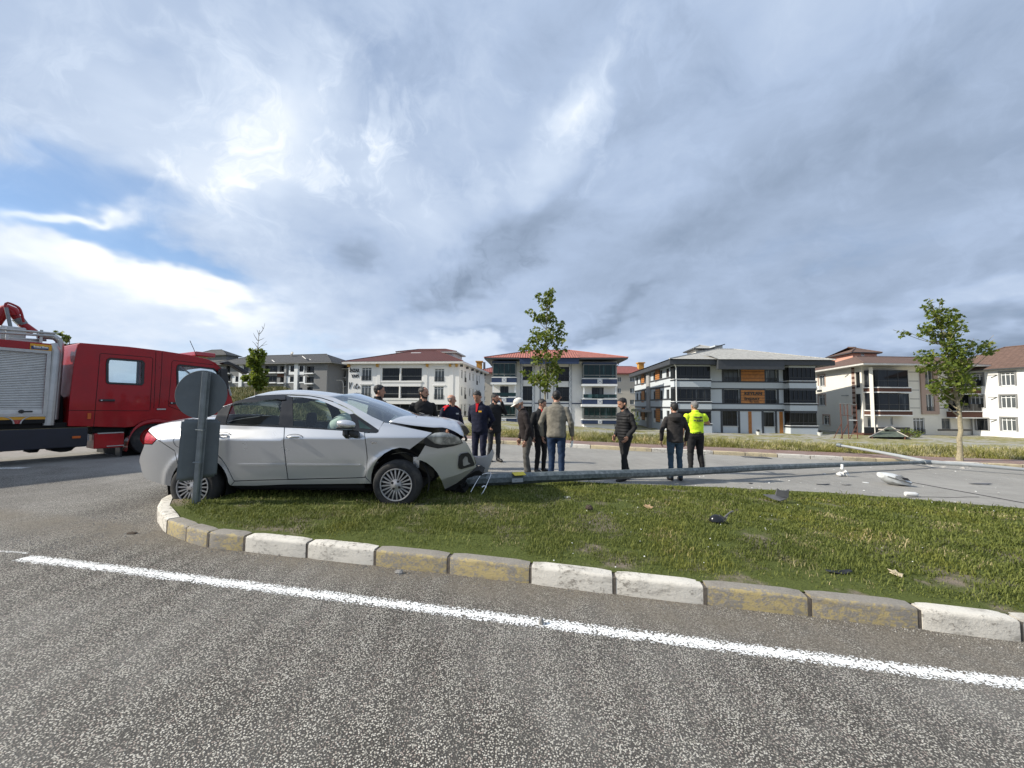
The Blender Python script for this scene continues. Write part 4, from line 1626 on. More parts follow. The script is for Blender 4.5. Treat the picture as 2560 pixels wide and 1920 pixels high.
# ------------------------------------------------------------------ cream and brown corner block with its white wing
def building_f():
    zb = -2.5
    fr, L = facade(2157, 50.5, 2432, 51.5, zb)
    fl, Ll = facade(2026, 63, 2157, 50.5, zb)
    root = thing('apartment_block', 'cream apartment block with brown balcony bands and brown hipped roof behind the roadside tree', 'building', fr.o)
    ztop = fr.pix(*ZF7(1300, 455))[1]
    yb = -1.2
    fb = Fr(fr.o + fr.ey * yb, fr.ex)
    # left flank
    hol = [rect(fl, ZF7, 108, 565, 205, 738), rect(fl, ZF7, 108, 875, 210, 1042), rect(fl, ZF7, 185, 1205, 278, 1352), rect(fl, ZF7, 692, 510, 777, 762), rect(fl, ZF7, 695, 860, 780, 1112)]
    wall(root, fl, 0, Ll - .26, 0, ztop + .25, hol, M_WCREAM)
    for k, r in enumerate(hol):
        if k < 3:
            window(root, fl, r, 2, .2, 0, M_TRIM, M_PANEL, y=.12)
            mb = MB()
            mb.box(r[0] - .22, r[0] - .02, -.06, 0, r[2] - .05, r[3] + .2, fl).box(r[1] + .02, r[1] + .22, -.06, 0, r[2] - .05, r[3] + .2, fl).box(r[0] - .02, r[1] + .02, -.06, 0, r[3] + .02, r[3] + .2, fl)
            mb.build('window_surround', M_PINKF, root)
        else:
            window(root, fl, r, 1, 0, 0, M_TRIMB, M_PANE, y=.1)
    u = fl.pix(*ZF7(668, 800))[0]
    for i in range(28):
        B(u - .28, u + .28, -.07, 0, .1 + i * .335, .1 + i * .335 + .31, fl).build('quoin', M_BROWN if i % 2 else M_PINKF, root)
    r = rect(fl, ZF7, 85, 738, 165, 800)
    a = B(r[0], r[1], -.45, 0, r[2], r[3], fl).build('air_conditioner', M_TRIM, root, bevel=.03)
    MB().lathe([(.02, 0), (.24, 0), (.24, .03), (.02, .03)], fl.p((r[0] + r[1]) / 2, -.46, (r[2] + r[3]) / 2), -fl.ey, 14).build('fan_grille', M_TRIMG, a)
    for y_ in (548, 888):
        p = fl.pix(*ZF7(560, y_))
        MB().tube([fl.p(p[0] - .35, -.5, p[1]), fl.p(p[0] + .35, -.05, p[1])], .06, 6).build('flue', M_TRIMG, root)
    # front: corner column, bay, panelled wall
    gl = rect(fr, ZF7, 890, 1235, 1042, 1392)
    g2 = rect(fr, ZF8, 25, 1242, 205, 1500)
    g3 = rect(fr, ZF8, 475, 1252, 615, 1422)
    w3, w2 = rect(fr, ZF8, 155, 480, 332, 770), rect(fr, ZF8, 160, 860, 332, 1138)
    d3, d2 = rect(fr, ZF8, 575, 500, 945, 768), rect(fr, ZF8, 575, 870, 955, 1140)
    g4 = rect(fr, ZF7, 1248, 1232, 1292, 1360)
    wall(root, fr, 0, L, 0, ztop + .25, [gl, g2, g3, g4, w3, w2, d3, d2], M_WCREAM)
    for r in (w3, w2):
        window(root, fr, r, 3, 0, .26, M_TRIM, M_PANEL, y=.12)
    zl, zh = fr.pix(*ZF8(260, 1182))[1], fr.pix(*ZF8(260, 455))[1]
    xa, xb = fr.pix(*ZF8(128, 800))[0], fr.pix(*ZF8(402, 800))[0]
    MB().box(xa, xa + .62, -.16, 0, zl, zh, fr).box(xb - .62, xb, -.16, 0, zl, zh, fr).box(xa + .62, xb - .62, -.16, 0, zl, zl + .4, fr).box(xa + .62, xb - .62, -.14, 0, w3[2] - .75, w3[2] - .2, fr).build('window_surround', M_PINKF, root)
    for r in (gl, g2, g3, g4):
        window(root, fr, r, 2 if r is not g2 else 3, .15, .3 if r is g2 else 0, M_TRIM if r is not g3 else M_TRIMG, M_PANEL if r is not g4 else M_PANE, y=.12)
    for r in (d3, d2):
        window(root, fr, r, 3, 0, 0, M_TRIMB, M_PANE, y=.16, sill=False, bars=(.3,))
        B(r[0] - .3, r[1] + .5, yb, 0, r[2] - .75, r[2] - .02, fr).build('balcony_front', M_BROWN, root)
        B(r[0] - .34, r[1] + .54, yb - .04, 0, r[2] - .02, r[2] + .08, fr).build('balcony_coping', M_TRIM, root)
        B(r[0] - .34, r[1] + .54, yb - .04, 0, r[2] - .88, r[2] - .75, fr).build('balcony_slab', M_TRIM, root)
        B(r[0] - .2, r[1] + .4, yb + .04, yb + .06, r[2] + .08, r[2] + 1.0, fr).build('glass_rail', M_PANE, root)
    xw0, xw1 = fr.pix(*ZF7(1548, 700))[0], fr.pix(*ZF7(1702, 700))[0]
    for y_ in (512, 655, 798, 940, 1084):
        z = fr.pix(*ZF7(1620, y_))[1]
        B(xw0, xw1, -.012, 0, z - .04, z + .04, fr).build('groove_line', M_WDGREY, root)
        z = fr.pix(*ZF8(480, y_ + 5))[1]
        B(xb + .05, d2[0] - .35, -.012, 0, z - .04, z + .04, fr).build('groove_line', M_WDGREY, root)
    # the glazed bay turns a corner: a short face to the left, a long one to the front
    x0 = fb.pix(*ZF7(1062, 800))[0]
    x1 = fb.pix(*ZF7(1545, 800))[0]
    xL = fr.pix(*ZF7(832, 800), 0)[0]
    dia = Fr(fr.p(xL, .0, 0), fb.p(x0, 0, 0) - fr.p(xL, .0, 0))
    dl = (fb.p(x0, 0, 0) - fr.p(xL, 0, 0)).length
    zz = lambda y: fb.pix(*ZF7(1300, y))[1]
    for ga, gb in ((478, 748), (852, 1128)):
        window(root, fb, (x0, x1, zz(gb), zz(ga)), 3, 0, 0, M_TRIMB, M_PANE, y=.02, sill=False, bars=(.36,))
        window(root, dia, (0.05, dl, zz(gb), zz(ga)), 2, 0, 0, M_TRIMB, M_PANE, y=.02, sill=False, bars=(.36,))
        B(x1 - .03, x1 + .03, .1, 1.2, zz(gb), zz(ga), fb).build('side_glazing', M_PANE, root)
    for ba, bb in ((766, 826), (1136, 1196)):
        poly = [(xL - .05, .0), (xL - .05, -.06)]
        B(x0 - .02, x1 + .25, -.10, 1.2, zz(bb), zz(ba), fb).build('balcony_front', M_BROWN, root)
        B(-.05, dl + .03, -.10, .3, zz(bb), zz(ba), dia).build('balcony_front', M_BROWN, root)
        for za, zc in ((ba - 14, ba), (bb, bb + 16)):
            B(x0 - .04, x1 + .28, -.15, 1.2, zz(zc), zz(za), fb).build('balcony_coping', M_TRIM, root)
            B(-.05, dl + .05, -.15, .3, zz(zc), zz(za), dia).build('balcony_coping', M_TRIM, root)
    MB().tube([fr.p(.25, yb + .2, 0), fr.p(.25, yb + .2, ztop)], .26, 4).build('corner_column', M_WCREAM, root)
    r = rect(fb, ZF7, 835, 1392, 1562, 1490)
    B(r[0], r[1], .0, .05, r[2], r[3], fb).build('terrace_rail', M_TRIMB, root)
    B(r[0] - .3, r[1] + .3, -.2, 1.2, 0, r[2], fb).build('terrace', M_BROWN, root)
    r = rect(fb, ZF8, 415, 1422, 960, 1452)
    B(r[0], r[1], .0, .05, r[2], r[3], fb).build('terrace_rail', M_TRIMB, root)
    sk = Fr(fr.o, fr.ex, -fl.ex)
    core(root, sk, .35, L - .3, .35, 12, 0, ztop + .2, M_WCREAM)
    zr = sk.pix(*ZF7(1060, 240), 6.5)[1]
    hip_roof(root, sk, -.3, L + 6, yb, Ll + 2, ztop + .45, zr - ztop - .45, M_RBRN, .9, 5.2, M_GUT, .22)
    # salmon stair tower with its own roof
    a0 = sk.pix(*ZF7(490, 300), 8)
    a1 = sk.pix(*ZF7(1000, 200), 8)
    zt1 = sk.pix(*ZF7(700, 185), 8)[1]
    B(a0[0], a1[0], 8, 14, ztop, zt1, sk).build('stair_tower', M_PINK, root)
    r = rect(sk, ZF7, 660, 190, 725, 235, 8)
    window(root, Fr(sk.p(0, 8, 0), sk.ex, sk.ey), r, 2, 0, 0, M_TRIM, M_PANEL, y=-.05)
    hip_roof(root, sk, a0[0], a1[0], 8, 14, zt1 + .02, 1.25, M_RBRN, .55, 3.2, M_DKGREY, .12)
    # right wing: white wall facing left
    fw, Lw = facade(2428, 51.2, 2750, 42.0, zb)
    rw = thing('apartment_block', 'white apartment wing with brown roof at the right edge of the photo', 'building', fw.o)
    zw = fw.pix(*ZF8(1100, 505))[1]
    hol = [rect(fw, ZF8, 960, 545, 1132, 740), rect(fw, ZF8, 1412, 520, 1638, 728), rect(fw, ZF8, 935, 890, 1146, 1082), rect(fw, ZF8, 1415, 885, 1656, 1087), rect(fw, ZF8, 1428, 1245, 1662, 1452), rect(fw, ZF8, 1030, 1256, 1212, 1442)]
    wall(rw, fw, .02, Lw, 0, zw + .2, hol, M_WWHITE)
    for k, r in enumerate(hol):
        window(rw, fw, r, 3, .16, 0, M_TRIM if k < 5 else M_TRIMB, M_PANEL if k < 5 else M_PANE, y=.14)
        mb = MB()
        mb.box(r[0] - .16, r[0] - .01, -.07, 0, r[2], r[3] + .18, fw).box(r[1] + .01, r[1] + .16, -.07, 0, r[2], r[3] + .18, fw).box(r[0] - .01, r[1] + .01, -.07, 0, r[3] + .02, r[3] + .18, fw)
        mb.build('window_surround', M_WDGREY, rw)
    for y_ in (560, 912, 1268):
        p = fw.pix(*ZF8(1300, y_))
        MB().tube([fw.p(p[0] - .3, -.5, p[1]), fw.p(p[0] + .3, -.05, p[1])], .06, 6).build('flue', M_TRIMG, rw)
    core(rw, fw, .3, Lw, .3, 11, 0, zw + .1, M_WWHITE)
    hip_roof(rw, fw, -3.5, Lw + 6, 0, 11, zw + .25, 3.2, M_RBRN, .7, 5.5, M_DKGREY, .12)


building_f()


# ------------------------------------------------------------------ cream block with maroon roofs further back
def building_c():
    zb = -1.6
    fr, L = facade(1190, 98, 1660, 98, zb)
    root = thing('apartment_block', 'beige apartment block with maroon sheet roof and ochre chimneys seen behind the navy one', 'building', fr.o)
    ztop = fr.pix(*ZD3(60, 575))[1]
    hol = []
    for zz, xs in ((ZB2, ((1700, 1785), (2010, 2090))), (ZD4, ((1370, 1448), (1618, 1708), (1850, 1940)))):
        for xa, xb in xs:
            for ya, yb in (((735, 815), (965, 1065), (1205, 1300)) if zz is ZB2 else ((650, 745), (870, 965), (1098, 1190))):
                hol.append(rect(fr, zz, xa, ya, xb, yb))
    wall(root, fr, 0, L, 0, ztop + .2, hol, M_WBEIGE)
    for r in hol:
        window(root, fr, r, 2, 0, 0, M_TRIM, M_PANEL, y=.12)
    core(root, fr, .3, L - .3, .35, 13, 0, ztop + .1, M_WBEIGE)
    zr = fr.pix(*ZD3(60, 425), 7)[1]
    hip_roof(root, fr, 0, L, 0, 14, ztop + .2, zr - ztop - .2, M_RMAR, 1.0, 7, M_RMAR, .3)
    for zz, xa, ya, xb, yb in ((ZB2, 1578, 390, 1700, 545), (ZD4, 1795, 360, 1896, 475)):
        r = rect(fr, zz, xa, ya, xb, yb, 3.5)
        c = B(r[0], r[1], 3.5, 5, r[2] - 1.2, r[3] - .3, fr).build('chimney', M_YEL, root)
        B(r[0] - .25, r[1] + .25, 3.25, 5.25, r[3] - .3, r[3], fr).build('chimney_cap', M_YEL, c)
    p = fr.pix(*ZB2(1760, 420), 5)
    MB().tube([fr.p(p[0], 5, p[1] - 2.5), fr.p(p[0], 5, p[1])], .3, 8).build('vent_pipe', M_TRIMG, root)


building_c()


# ------------------------------------------------------------------ dark grey terrace on the bank, far left
def building_a():
    fr, L = facade(540, 112, 815, 104, 4.2)
    root = thing('apartment_block', 'dark grey apartment block with slate roof and white panels on the grassy bank', 'building', fr.o)
    ztop = fr.pix(*ZA(1000, 640))[1]
    hol, wht, bal = [], [], []
    for xa, xb, w0, w1 in ((640, 705, 630, 712), (1318, 1375, 1298, 1388), (1450, 1508, 1430, 1520)):
        hol.append(rect(fr, ZA, xa, 670, xb, 752))
        wht.append(rect(fr, ZA, w0, 668, w1, 788))
    for xa, xb, w0, w1 in ((518, 570, 475, 572), (645, 700, 640, 728), (1312, 1368, 1262, 1372), (1447, 1502, 1445, 1532), (1350, 1400, 1350, 1400), (1440, 1490, 1440, 1490)):
        y0 = 822 if len(wht) < 7 else 985
        hol.append(rect(fr, ZA, xa, y0, xb, y0 + 78))
        wht.append(rect(fr, ZA, w0, y0 - 5, w1, y0 + 90))
    for xa, ya, xb, yb in ((380, 660, 440, 770), (385, 800, 445, 890), (945, 665, 1125, 760), (945, 812, 1118, 905), (1160, 670, 1240, 760), (1165, 830, 1235, 910), (1555, 675, 1660, 770), (1552, 828, 1655, 918), (1558, 975, 1640, 1060)):
        bal.append(rect(fr, ZA, xa, ya, xb, yb))
    wall(root, fr, 0, L, 0, ztop + .2, hol + bal, M_WDGREY)
    for r, w in zip(hol, wht):
        if w[1] - w[0] > r[1] - r[0] + .3:
            MB().box(w[0], r[0] - .02, -.08, 0, w[2], w[3], fr).build('white_panel', M_TRIM, root) if r[0] - w[0] > .2 else None
            MB().box(r[1] + .02, w[1], -.08, 0, w[2], w[3], fr).build('white_panel', M_TRIM, root) if w[1] - r[1] > .2 else None
        B(w[0], w[1], -.10, 0, w[2] - .15, r[2] - .06, fr).build('white_panel', M_TRIM, root)
        window(root, fr, r, 1, 0, 0, M_TRIMB, M_PANE, y=.1, sill=False)
    for r in bal:
        window(root, fr, r, 2, 0, .3, M_TRIMG, M_PANE, y=.6, sill=False)
        B(r[0] - .2, r[1] + .2, -.7, .5, r[2] - .35, r[2] - .02, fr).build('balcony_slab', M_TRIM, root)
    for px in (600, 1250, 1405):
        x = fr.pix(*ZA(px, 800))[0]
        B(x - .55 if px != 1250 else x - .3, x + .55 if px != 1250 else x + .3, -.3, 0, 1, ztop, fr).build('white_pilaster' if px != 1250 else 'grey_pilaster', M_TRIM if px != 1250 else M_WMGREY, root)
    x = fr.pix(*ZA(1195, 800))[0]
    B(x - 1.6, x + 1.6, -.05, 0, fr.pix(*ZA(1195, 830))[1], fr.pix(*ZA(1195, 760))[1], fr).build('brown_panel', M_BROWN, root)
    # flank turning back to the right
    fs, Ls = facade(815, 104, 850, 118, 4.2)
    wall(root, fs, .26, Ls, 0, ztop + .2, [], M_WMGREY)
    f2, L2 = facade(785, 103, 834, 103, 4.2)
    core(root, fr, .3, L - .3, .9, 13, 0, ztop + .1, M_WDGREY)
    zr = fr.pix(*ZA(1000, 517), 7)[1]
    hip_roof(root, fr, -2, L + 1, 0, 14, ztop + .2, zr - ztop - .2, M_RSLT, 1.1, 8, M_WDGREY, .3)
    a = fr.pix(*ZA(190, 520), 6)
    b = fr.pix(*ZA(430, 520), 6)
    B(a[0] - 6, b[0], 5, 9, ztop, a[1], fr).build('stair_tower', M_WDGREY, root)
    hip_roof(root, fr, a[0] - 6, b[0], 5, 9, a[1] + .02, fr.pix(*ZA(100, 440), 7)[1] - a[1], M_RSLT, .8, 5, M_WDGREY, .15)
    p = fr.p(*(lambda q: (q[0], 5, q[1]))(fr.pix(*ZA(1338, 490), 5)))
    d = MB().lathe([(.02, .18), (.35, .12), (.62, 0), (.66, .02), (.36, .16), (.02, .22)], p, (-.5, -1, .3), 16).build('satellite_dish', M_TRIMG, root)
    MB().tube([p, p + Vector((.3, .5, -1.6))], .05, 6).build('dish_mast', M_TRIMG, d)
    for xa, ya, xb, yb in ((1065, 585, 1105, 628), (1505, 530, 1555, 578), (1612, 575, 1690, 638)):
        u0, u1 = fr.pix(*ZA(xa, ya), 2), fr.pix(*ZA(xb, yb), 0)
        MB().tube([fr.p(u0[0], 1.6, u0[1]), fr.p(u1[0], -.4, u1[1] + .2)], .12, 5).build('roof_flashing', M_GUT, root)
    # second block between this one and the white one
    fr, L = facade(838, 112, 905, 110, 2.2)
    rt = thing('apartment_block', 'dark grey apartment block squeezed between the slate-roofed and the white blocks', 'building', fr.o)
    zt2 = fr.pix(*ZA(2050, 715))[1]
    hol = [rect(fr, ZA, 1975, 740, 2035, 830), rect(fr, ZA, 1970, 880, 2030, 960), rect(fr, ZA, 2080, 740, 2120, 830), rect(fr, ZA, 2080, 880, 2120, 960)]
    wall(rt, fr, 0, L, 0, zt2, hol, M_WDGREY)
    for r in hol:
        window(rt, fr, r, 2, 0, .35, M_TRIMG, M_PANE, y=.4, sill=False)
        B(r[0] - .3, r[1] + .3, -.6, .3, r[2] - .35, r[2] - .02, fr).build('balcony_slab', M_WMGREY, rt)
    core(rt, fr, .3, L - .3, .6, 10, 0, zt2 - .1, M_WDGREY)
    hip_roof(rt, fr, 0, L, 0, 10, zt2 + .1, 2.2, M_RSLT, 1.2, 4, M_GUT, .2)


building_a()
# ================================================================== crashed silver saloon
CX, CY = -2.78, 5.84              # middle of the wheelbase, centre line
Z1, Z2, Z3 = Z(340, 960, .1929), Z(640, 960, .1929), Z(920, 960, .1929)
AX_F = (-1.476, .466)             # front axle (x, z)
AX_R = (-4.080, .418)             # rear axle, lower on its flat tyre


def car_zl(x, z):
    t = (x - AX_R[0]) / (AX_F[0] - AX_R[0])
    return z - (lerp(AX_R[1], AX_F[1], t) - .305)


_GZ = (.05, .22, .30, .36, .50, .65, .80, .905, .935, 1.04, 1.06, 1.20, 1.35, 1.43, 1.52)
_GW = (.735, .765, .790, .803, .824, .844, .861, .872, .857, .786, .778, .722, .640, .580, .470)


def car_w(x, z, flare=True):
    """half width of the body side at a point of its side view"""
    xl, zl = x - CX, car_zl(x, z)
    w = float(np.interp(zl, _GZ, _GW))
    if xl > 1.0:
        w -= .30 * min(1.4, (xl - 1.0) / 1.30) ** 2.3
    if xl < -1.35:
        w -= .27 * min(1.25, (-1.35 - xl) / 1.05) ** 2.3
    if zl < .85 and flare:
        for ax in (AX_F, AX_R):
            d = math.hypot(x - ax[0], z - ax[1])
            w += .020 * math.exp(-((d - .405) / .045) ** 2)
    return w


def car_pt(px, py, off=0.0, wf=None):
    """picture point -> (x, z) on the near side of the car"""
    y = 5.0
    for _ in range(7):
        p = PY(px, py, y)
        y = lerp(y, CY - (wf or car_w)(p.x, p.z) - off, .8)
    return p.x, p.z


def car_poly(segs, dense=True, wf=None):
    px = [z(*q) for z, pts in segs for q in pts]
    out = []
    n = len(px)
    for i in range(n):
        a, b = px[i], px[(i + 1) % n]
        k = max(1, int(math.hypot(b[0] - a[0], b[1] - a[1]) / 5)) if dense else 1
        for j in range(k):
            out.append((lerp(a[0], b[0], j / k), lerp(a[1], b[1], j / k)))
    return [car_pt(*q, wf=wf) for q in out]


def smooth_poly(poly, it=1):
    for _ in range(it):
        n = len(poly)
        poly = [((poly[i - 1][0] + 2 * poly[i][0] + poly[(i + 1) % n][0]) / 4, (poly[i - 1][1] + 2 * poly[i][1] + poly[(i + 1) % n][1]) / 4) for i in range(n)]
    return poly


def pan(name, segs, m, parent, off=0.0, gap=.003, th=.012, mirror=True, step=.032, sm=0, label=None, wf=None):
    """a body panel: an outline in side view laid on the curved body side, with its thickness"""
    wf = wf or car_w
    poly = car_poly(segs, wf=wf)
    if sm:
        poly = smooth_poly(poly, sm)
    if gap:
        poly = [(q.x, q.y) for q in inset(poly, gap)]
    xs, zs = [p[0] for p in poly], [p[1] for p in poly]
    ins = inset(poly, step * .45)
    ins = [(q.x, q.y) for q in ins]
    grid = [(x, z) for x in np.arange(min(xs), max(xs), step) for z in np.arange(min(zs), max(zs), step) if inside((x, z), ins)]
    r = delaunay_2d_cdt([Vector(p) for p in poly + grid], [], [list(range(len(poly)))], 1, 1e-6)
    outs = []
    fl = [tuple(f) for f in r[2]]
    cnt = {}
    for f in fl:
        for a, b in zip(f, f[1:] + f[:1]):
            cnt[(a, b)] = cnt.get((a, b), 0) + 1
    rim = [(a, b) for (a, b) in cnt if (b, a) not in cnt]
    e = .004
    for side in ((-1, 1) if mirror else (-1,)):
        vs, ns = [], []
        for v in r[0]:
            vs.append(Vector((v.x, CY + side * (wf(v.x, v.y) + off), v.y)))
            gx = (wf(v.x + e, v.y) - wf(v.x - e, v.y)) / (2 * e)
            gzz = (wf(v.x, v.y + e) - wf(v.x, v.y - e)) / (2 * e)
            ns.append(Vector((-gx, side, -gzz)).normalized())
        fs = [f if side < 0 else f[::-1] for f in fl]
        if th:
            for a, b in rim:
                if side > 0:
                    a, b = b, a
                k = len(vs)
                dn = Vector((0, -side * th, 0))
                vs += [vs[a].copy(), vs[b].copy(), vs[b] + dn, vs[a] + dn]
                q = (vs[b] - vs[a]).cross(Vector((0, 1, 0)))
                q = q.normalized() if q.length > 1e-9 else Vector((0, 0, 1))
                q = q if side < 0 else -q
                ns += [q * -1] * 4
                fs.append((k + 1, k, k + 3, k + 2))
        o = mk(name, vs, fs, m, parent, smooth=True)
        o.data.normals_split_custom_set_from_vertices([tuple(q) for q in ns])
        if label and side < 0:
            o['label'] = label
        outs.append(o)
    return outs


def patch(name, rows, m, parent, th=.0, smooth=True):
    mb = MB().loft(rows)
    o = mb.build(name, m, parent, smooth=smooth, auto=60)
    if th:
        md = o.modifiers.new('thickness', 'SOLIDIFY')
        md.thickness = th
        md.offset = 0
    return o


def car_paint():
    m, T, b, out = new_mat('silver_car_paint')
    pos = ptn(T)
    fl = T.noise(pos, 900, 2, .7)
    n = T.noise(pos, 3.0, 5, .6)
    c = T.mix(fl, (.50, .51, .53), (.62, .63, .65))
    dust = T.ss(T.xyz(pos)[2], .75, .2, 0, .55)  # dust low on the body; also paints in the dark ground reflection
    dust = T.math('MULTIPLY', dust, T.ss(n, .1, .9, .8, 1.0))
    c = T.mix(dust, c, (.235, .225, .20))
    T.put(b.inputs['Base Color'], c)
    T.put(b.inputs['Metallic'], T.ss(dust, 0, .6, .62, .35))
    T.put(b.inputs['Roughness'], T.math('ADD', T.ss(n, .2, .8, .27, .30), T.math('MULTIPLY', dust, .4)))
    b.inputs['Coat Weight'].default_value = .8
    T.put(b.inputs['Coat Roughness'], T.math('ADD', T.ss(n, .2, .8, .04, .06), T.math('MULTIPLY', dust, .35)))
    return m


M_PAINT = car_paint()
M_BLKP = mat('black_car_plastic', (.018, .018, .020), .45, .2, 8)
M_BLKG = mat('gloss_black_trim', (.012, .012, .014), .22, .2, 8)
M_DKIN = mat('dark_interior_cloth', (.030, .032, .034), .85, .25, 20)
M_UNDER = mat('underbody_black', (.006, .006, .006), .9, .3, 8)
M_CGLASS = glass_mat('car_window_glass', (.74, .82, .79), 1.0)
M_WSGLASS = glass_mat('windscreen_glass', (.74, .82, .80), 1.8)
M_TYRE = mat('tyre_rubber', (.020, .020, .021), .82, .3, 18, bmp=.3, bscale=70, dirt=((.10, .09, .075), .5))
M_ALLOY = mat('wheel_cover_silver', (.36, .36, .37), .42, .15, 10, metal=.5, dirt=((.10, .095, .085), .6))
M_CHROME = mat('bright_metal', (.62, .63, .64), .25, .1, 10, metal=.9)
M_AIRBAG = mat('airbag_cloth', (.55, .60, .57), .8, .1, 12, bmp=.3, bscale=25)


def lamp_lens():
    m, T, b, out = new_mat('hazed_headlamp_lens')
    pos = ptn(T)
    v = T.node('ShaderNodeTexVoronoi')
    T.put(v.inputs['Vector'], pos)
    v.inputs['Scale'].default_value = 9
    n = T.noise(pos, 14, 4, .6, 1.0)
    c = T.mix(T.ss(v.outputs[0], .1, .6), (.52, .51, .46), (.17, .17, .155))
    c = T.mix(T.ss(n, .45, .7, 0, .7), c, (.36, .35, .31))
    T.put(b.inputs['Base Color'], c)
    b.inputs['Roughness'].default_value = .22
    b.inputs['Metallic'].default_value = .25
    b.inputs['Coat Weight'].default_value = .7
    return m


def wheel(parent, c, r, w, side, flat=0.0, rot=0.0, spokes=20):
    """tyre and multi-spoke wheel cover; side -1 faces the camera"""
    c = Vector(c)
    ax = Vector((0, side, 0))
    root = MB().lathe([(r * .655, -w * .5), (r * .72, -w * .5), (r * .88, -w * .49), (r * .96, -w * .42), (r, -w * .30), (r, w * .30), (r * .96, w * .42), (r * .90, w * .485), (r * .80, w * .50), (r * .70, w * .485), (r * .655, w * .46)], c, ax, 48)
    if flat:
        zf = c.z - r * (1 - flat)
        for q in root.v:
            if q.z < zf + .05:
                k = (zf + .05 - q.z)
                q.z = zf + .05 - k * .05 / (r * flat + .05)
                q.y += math.copysign(.02 * min(1, k * 12), q.y - c.y)
    ty = root.build('tyre', M_TYRE, parent, smooth=True, auto=50)
    # tread grooves
    mb = MB()
    for dy in (-.25, 0, .25):
        mb.lathe([(r * .985, dy * w - .004), (r * 1.002, dy * w - .004), (r * 1.002, dy * w + .004), (r * .985, dy * w + .004)], c, ax, 40)
    R_ = r * .665
    rim = MB().lathe([(R_ * 1.0, w * .47), (R_ * 1.03, w * .50), (R_ * .985, w * .505), (R_ * .93, w * .46), (R_ * .90, w * .30), (R_ * .60, w * .18), (.02, w * .16)], c, ax, 48)
    rim.build('rim', M_BLKP, ty, smooth=True, auto=40)
    ring = MB().lathe([(R_ * 1.02, w * .49), (R_ * 1.0, w * .535), (R_ * .95, w * .53), (R_ * .93, w * .48)], c, ax, 48)
    for i in range(spokes):
        a = rot + 2 * math.pi * i / spokes
        u = Vector((math.cos(a), 0, math.sin(a)))
        s = Vector((-u.z, 0, u.x))
        rows = []
        for q, wd, hh in ((.30, .012, .50), (.5, .0105, .52), (.75, .0105, .515), (.955, .012, .50)):
            p = c + u * R_ * q
            rows.append([p + s * wd + ax * (w * hh - .014), p + s * wd * .7 + ax * (w * hh), p - s * wd * .7 + ax * (w * hh), p - s * wd + ax * (w * hh - .014)])
        ring.loft(rows, True, True)
    ring.lathe([(R_ * .36, w * .46), (R_ * .34, w * .53), (R_ * .18, w * .545), (R_ * .16, w * .56), (.004, w * .565)], c, ax, 32)
    cv = ring.build('wheel_cover', M_ALLOY, ty, smooth=True, auto=35)
    mb = MB()
    for i in range(4):
        a = rot + math.pi * (i / 2 + .30)
        p = c + Vector((math.cos(a), 0, math.sin(a))) * R_ * .26 + ax * w * .53
        mb.lathe([(.016, 0), (.016, .006), (.002, .007)], p, ax, 10)
    mb.build('bolt_recess', M_BLKG, ty)
    return ty


def mirror_y(p):
    return Vector((p[0], 2 * CY - p[1], p[2]))


def side_curve(segs, n, off=0.0):
    """traced line on the near body side as 3D points"""
    pts = []
    for z, q in segs:
        for a in q:
            x, zz = car_pt(*z(*a))
            pts.append(Vector((x, CY - car_w(x, zz) - off, zz)))
    return smooth_line(pts, n, 1)


def across(curve, nacr, crown, fwd=0.0):
    """rows from the near edge curve over the car to its mirror image"""
    rows = []
    for j in range(nacr + 1):
        s = -1 + 2 * j / nacr
        row = []
        for i, p in enumerate(curve):
            q = p.lerp(mirror_y(p), j / nacr)
            t = i / (len(curve) - 1)
            c = crown(t) if callable(crown) else crown
            f = fwd(t) if callable(fwd) else fwd
            k = 1 - s * s
            row.append(q + Vector((f * k, 0, c * (1 - abs(s) ** 2.6))))
        rows.append(row)
    return rows


